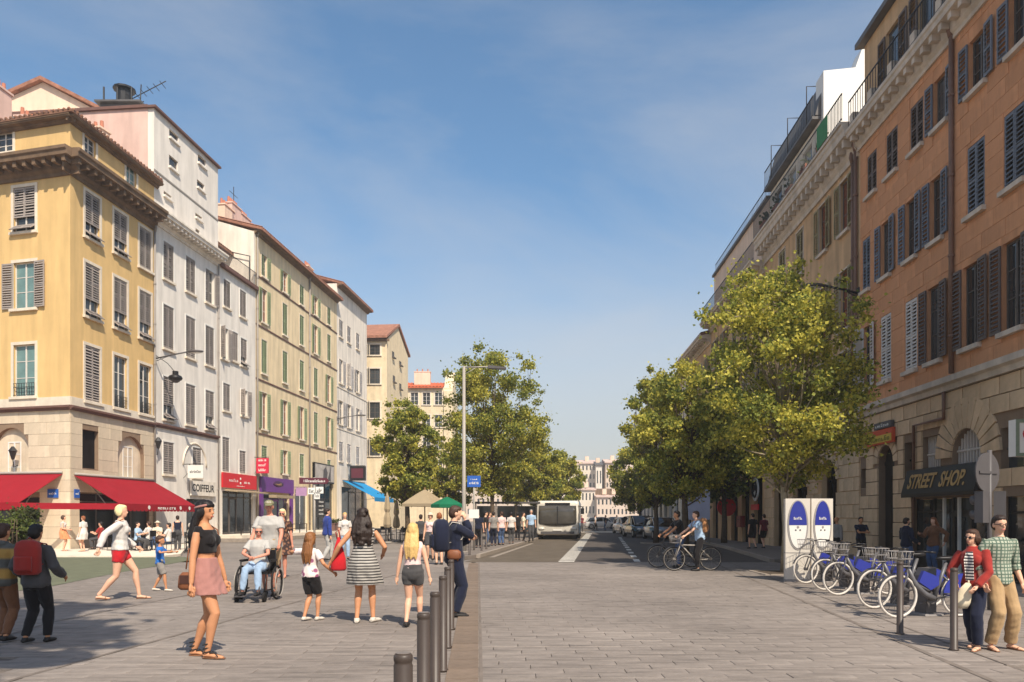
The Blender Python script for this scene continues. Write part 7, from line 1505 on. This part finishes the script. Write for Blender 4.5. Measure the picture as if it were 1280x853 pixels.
# far crowd crossing at the end of the road
rr = random.Random(9); proto = {}
for k, (px, y, tc_, bc, sd) in enumerate(((703,78,'white','jean','left edge of the group'),(707,77,'brick','black','beside the bus flank'),(711,79,'navy','dgrey','second from the bus'),(715,77,'cream','jean','third from the bus'),(719,78,'black','black','in mid stride at the crossing'),(722,80,'sky','navy','right of the strider'),(727,79,'wine','dgrey','at the far kerb'),(744,84,'white','black','alone in mid road'),(757,82,'black','jean','left of the parked cars'),(771,80,'grey','black','beside the far tree trunk'))):
    pz(px, y, f'distant pedestrian in {dict(wine="wine red",sky="sky blue",brick="brick red").get(tc_,tc_)} {sd}', 1.72, rr.choice((RT, LF, PI)), 0, hair='dark', style='short', top=('tee',tc_), bot=('trousers',bc), feet=[(-.05,.12,.045),(.05,-.12,.05)] if k % 2 else None, grp='people at the far crossing')
# ---------------- vehicles ----------------
M['carb'] = mat('black_car_paint', srgb(30,30,33), .25, .5, var=.05, coat=1); M['carw'] = mat('pale_car_paint', srgb(198,194,188), .3, .5, var=.05, coat=1); M['carg'] = mat('grey_car_paint', srgb(104,102,104), .3, .5, var=.05, coat=1); M['busw'] = mat('bus_paint', srgb(222,214,200), .35, .5, var=.05, coat=.6); M['busb'] = mat('bus_blue', srgb(60,120,160), .35, .5, var=.05, coat=.6); M['carglass'] = mat('car_glass', srgb(28,30,32), .05, .7, var=.2); M['lampg'] = mat('lamp_glass', srgb(214,210,200), .15, .6); M['lampr'] = mat('rear_lamp', srgb(150,30,28), .25, .5)
def rrect(w, z0, z1, r, n=4, top=1.0, cx=0):
    pts = []
    for (sx, sz), a0 in (((1,0),-pi/2),((1,1),0),((-1,1),pi/2),((-1,0),pi)):
        ww = w*(top if sz else 1); cz = z1-r if sz else z0+r
        for k in range(n+1): a = a0+k*pi/2/n; pts.append((sx*(ww-r)+r*cos(a)+cx, cz+r*sin(a)))
    return pts
def car(label, loc, rz, m, L_=4.3, W_=1.76, Ht=1.5, van=False, grp='cars at the right of the road'):
    T = thing('parked_car', label, 'car', loc, rz, grp); h = W_/2; l2 = L_/2
    mb = MB(); mb.smooth = True; secs = [(-l2,.78,.35,.72),(-l2+.12,.9,.24,.88),(-l2+.8,1,.2,.93),(0,1,.2,.93),(l2-1.2,1,.2,.92),(l2-.35,.95,.22,.80),(l2-.08,.84,.26,.66),(l2,.7,.34,.56)]
    mb.loft([[(a, x, z) for a, z in rrect(h*w, z0, z1, .13)] for x, w, z0, z1 in secs]); mb.build('body', m, T)
    cab = [(-l2+.15,.82,.9),(-l2+.55,.80,Ht-.06),(0,.82,Ht),(.5,.82,Ht-.05),(1.25,.84,.9)] if not van else [(-l2+.08,.9,.9),(-l2+.2,.9,Ht-.06),(0,.9,Ht),(.7,.88,Ht-.08),(1.5,.86,.95)]
    mb = MB(); mb.smooth = True; mb.loft([[(a, x, z) for a, z in rrect(h*w, .84, max(z1,.98), .06, 3, .86)] for x, w, z1 in cab]); mb.build('cabin', M['carglass'], T)
    mb = MB(); mb.smooth = True; mb.loft([[(a, x, z) for a, z in rrect(h*w*.86, z1-.05, z1+.012, .025, 2)] for x, w, z1 in (cab[1],cab[2],cab[3])]); mb.build('roof', m, T)
    for s in (-1,1):
        mb = MB(); mb.bar((s*h*.80,cab[3][0],Ht-.06),(s*h*.84,cab[4][0]-.02,.93), .06); mb.bar((s*h*.76,cab[1][0],Ht-.08),(s*h*.82,cab[0][0]+.02,.93), .09); mb.bar((s*h*.78,.1,Ht-.03),(s*h*.85,.1,.92), .07); mb.build('pillar', m, T)
        for x in (-l2+.78, l2-.82):
            mb = MB(); mb.disc((-.1,0,0), .32, .2, 22, 'x'); w_ = mb.build('wheel', M['tyre'], T, (s*(h-.09), x, .32)); q = MB(); q.disc((s*.1-.005,0,0), .19, .012, 14, 'x'); q.build('rim', M['steel'], w_)
        mb = MB(); mb.ell((s*h*.66,l2-.14,.62), (.19,.12,.09), 10, 6); mb.build('headlight', M['lampg'], T); mb = MB(); mb.ell((s*h*.74,-l2+.07,.76), (.1,.06,.1), 8, 6); mb.build('rear_light', M['lampr'], T); mb = MB(); mb.ell((s*(h+.09),.72,.98), (.1,.07,.07), 8, 6); mb.build('mirror', m, T)
    mb = MB(); mb.box(-h*.5,h*.5,l2-.05,l2+.012,.36,.5); mb.build('grille', M['black'], T); mb = MB(); mb.box(-.26,.26,l2+.013,l2+.02,.40,.50); mb.build('number_plate', M['whitep'], T)
    return T
q = at(800, 57.5); car('black car facing the viewer at the right road edge under the trees', (q.x, q.y, 0), PI+.1, M['carb'], 4.4, 1.85, 1.62, True)
q = at(783, 69); car('pale car behind the black one at the right road edge', (q.x, q.y, 0), PI+.1, M['carw'])
q = at(826, 52); car('dark grey car parked in the shade behind the cyclists', (q.x, q.y, 0), PI+.05, M['carg'])
q = at(752, 96); car('pale grey car crossing at the far end of the road', (q.x, q.y, 0), -PI/2, M['carw'], grp=None)
q = at(768, 104); car('dark car far down the road beyond the crossing', (q.x, q.y, 0), PI, M['carb'], grp=None)
# bus
by = 51.5; bc_ = at(697, by); Bz = thing('city_bus', 'pale city bus with blue flanks and a wide dark windscreen facing the viewer', 'bus', (bc_.x, by, 0), PI-.10); Bz.scale = (1.12, 1, .88)
w, Ht, LB = 1.3, 3.0, 12.0; mb = MB(); mb.smooth = True
mb.loft([[(a, y, z) for a, z in rrect(w*s_, z0, z1, .22)] for y, s_, z0, z1 in ((-LB,.97,.4,2.85),(-LB+.2,1,.32,3.0),(-.5,1,.32,3.0),(-.1,.99,.33,2.98),(.04,.96,.36,2.93),(.08,.93,.42,2.86))]); mb.build('body', M['busw'], Bz)
mb = MB(); mb.smooth = True; rows_ = []
for z, yy, ww in ((1.06,.15,.98),(1.3,.17,1.02),(2.1,.16,1.02),(2.6,.14,1.0)): rows_.append([(x, yy-.035*abs(x/1.0)**3, z+.10*(x/1.0)**2*(1 if z < 1.2 else 0)) for x in [ww*(-1+2*k/12)*1.12 for k in range(13)]])
vs = [p for r in rows_ for p in r]; vs2 = [(x, y-.06, z) for x, y, z in vs]; n = 13; fs = [(i*n+j, i*n+j+1, (i+1)*n+j+1, (i+1)*n+j) for i in range(3) for j in range(12)]; nb = len(vs)
edge = [j for j in range(n)]+[i*n+n-1 for i in range(1,4)]+[3*n+j for j in range(n-2,-1,-1)]+[i*n for i in (2,1)]
mb.add(vs+vs2, fs+[tuple(i+nb for i in f[::-1]) for f in fs]+[(edge[k], edge[(k+1) % len(edge)], edge[(k+1) % len(edge)]+nb, edge[k]+nb) for k in range(len(edge))]); mb.build('windscreen', mat('bus_glass', srgb(74,70,64), .07, .6, var=.3, vs=1.1), Bz)
mb = MB(); mb.box(-.75,.75,.085,.12,2.63,2.82); mb.build('destination_display', M['black'], Bz); mb = MB(); mb.box(-1.0,1.0,.09,.15,.42,.62); mb.build('bumper', M['greyd'], Bz)
for s in (-1,1):
    mb = MB(); mb.box(s*1.305-.012,s*1.305+.012,-LB+.4,-.35,1.25,2.65); mb.build('side_window', M['carglass'], Bz); mb = MB(); mb.box(s*1.308-.012,s*1.308+.012,-LB+.4,-.3,2.651,2.95); mb.build('blue_stripe', M['busb'], Bz); mb = MB(); mb.box(s*1.308-.012,s*1.308+.012,-LB+.4,-.3,.45,1.249); mb.build('blue_panel', M['busb'], Bz)
    mb = MB(); mb.ell((s*.98,.10,.84), (.2,.08,.11), 10, 6); mb.build('headlight', M['lampg'], Bz)
    mb = MB(); mb.tube([(s*1.2,0,2.6),(s*1.5,.3,2.5),(s*1.5,.3,2.3)], .03, 6); mb.box(s*1.5-.1,s*1.5+.1,.25,.33,1.95,2.4); mb.build('mirror', M['black'], Bz)
    for y in (-2.6,-9.0): mb = MB(); mb.disc((-.14,0,0), .48, .28, 20, 'x'); w_ = mb.build('wheel', M['tyre'], Bz, (s*1.2, y, .48)); q = MB(); q.disc((s*.14-.004,0,0), .26, .01, 14, 'x'); q.build('rim', M['steel'], w_)
mb = MB(); mb.box(-.022,.022,.16,.19,1.1,2.55); mb.build('wiper', M['black'], Bz); mb = MB(); mb.box(-.27,.27,.15,.16,.68,.79); mb.build('number_plate', M['whitep'], Bz)
# ---------------- air ----------------
mb = MB(); mb.box(-170, 190, -14, 275, -1.05, 32); hz_o = struct(MB.build(mb, 'haze', []), 'stuff')
hm_ = bpy.data.materials.new('haze_air'); hm_.use_nodes = True; t = hm_.node_tree; t.nodes.clear(); o_ = nn(t, 'ShaderNodeOutputMaterial'); v_ = nn(t, 'ShaderNodeVolumePrincipled'); v_.inputs['Density'].default_value = .0011; v_.inputs['Color'].default_value = (.93, .92, .9, 1); v_.inputs['Anisotropy'].default_value = .3
t.links.new(v_.outputs[0], o_.inputs['Volume']); hz_o.data.materials.append(hm_); hz_o.data.polygons.foreach_set('material_index', [0]*len(hz_o.data.polygons))
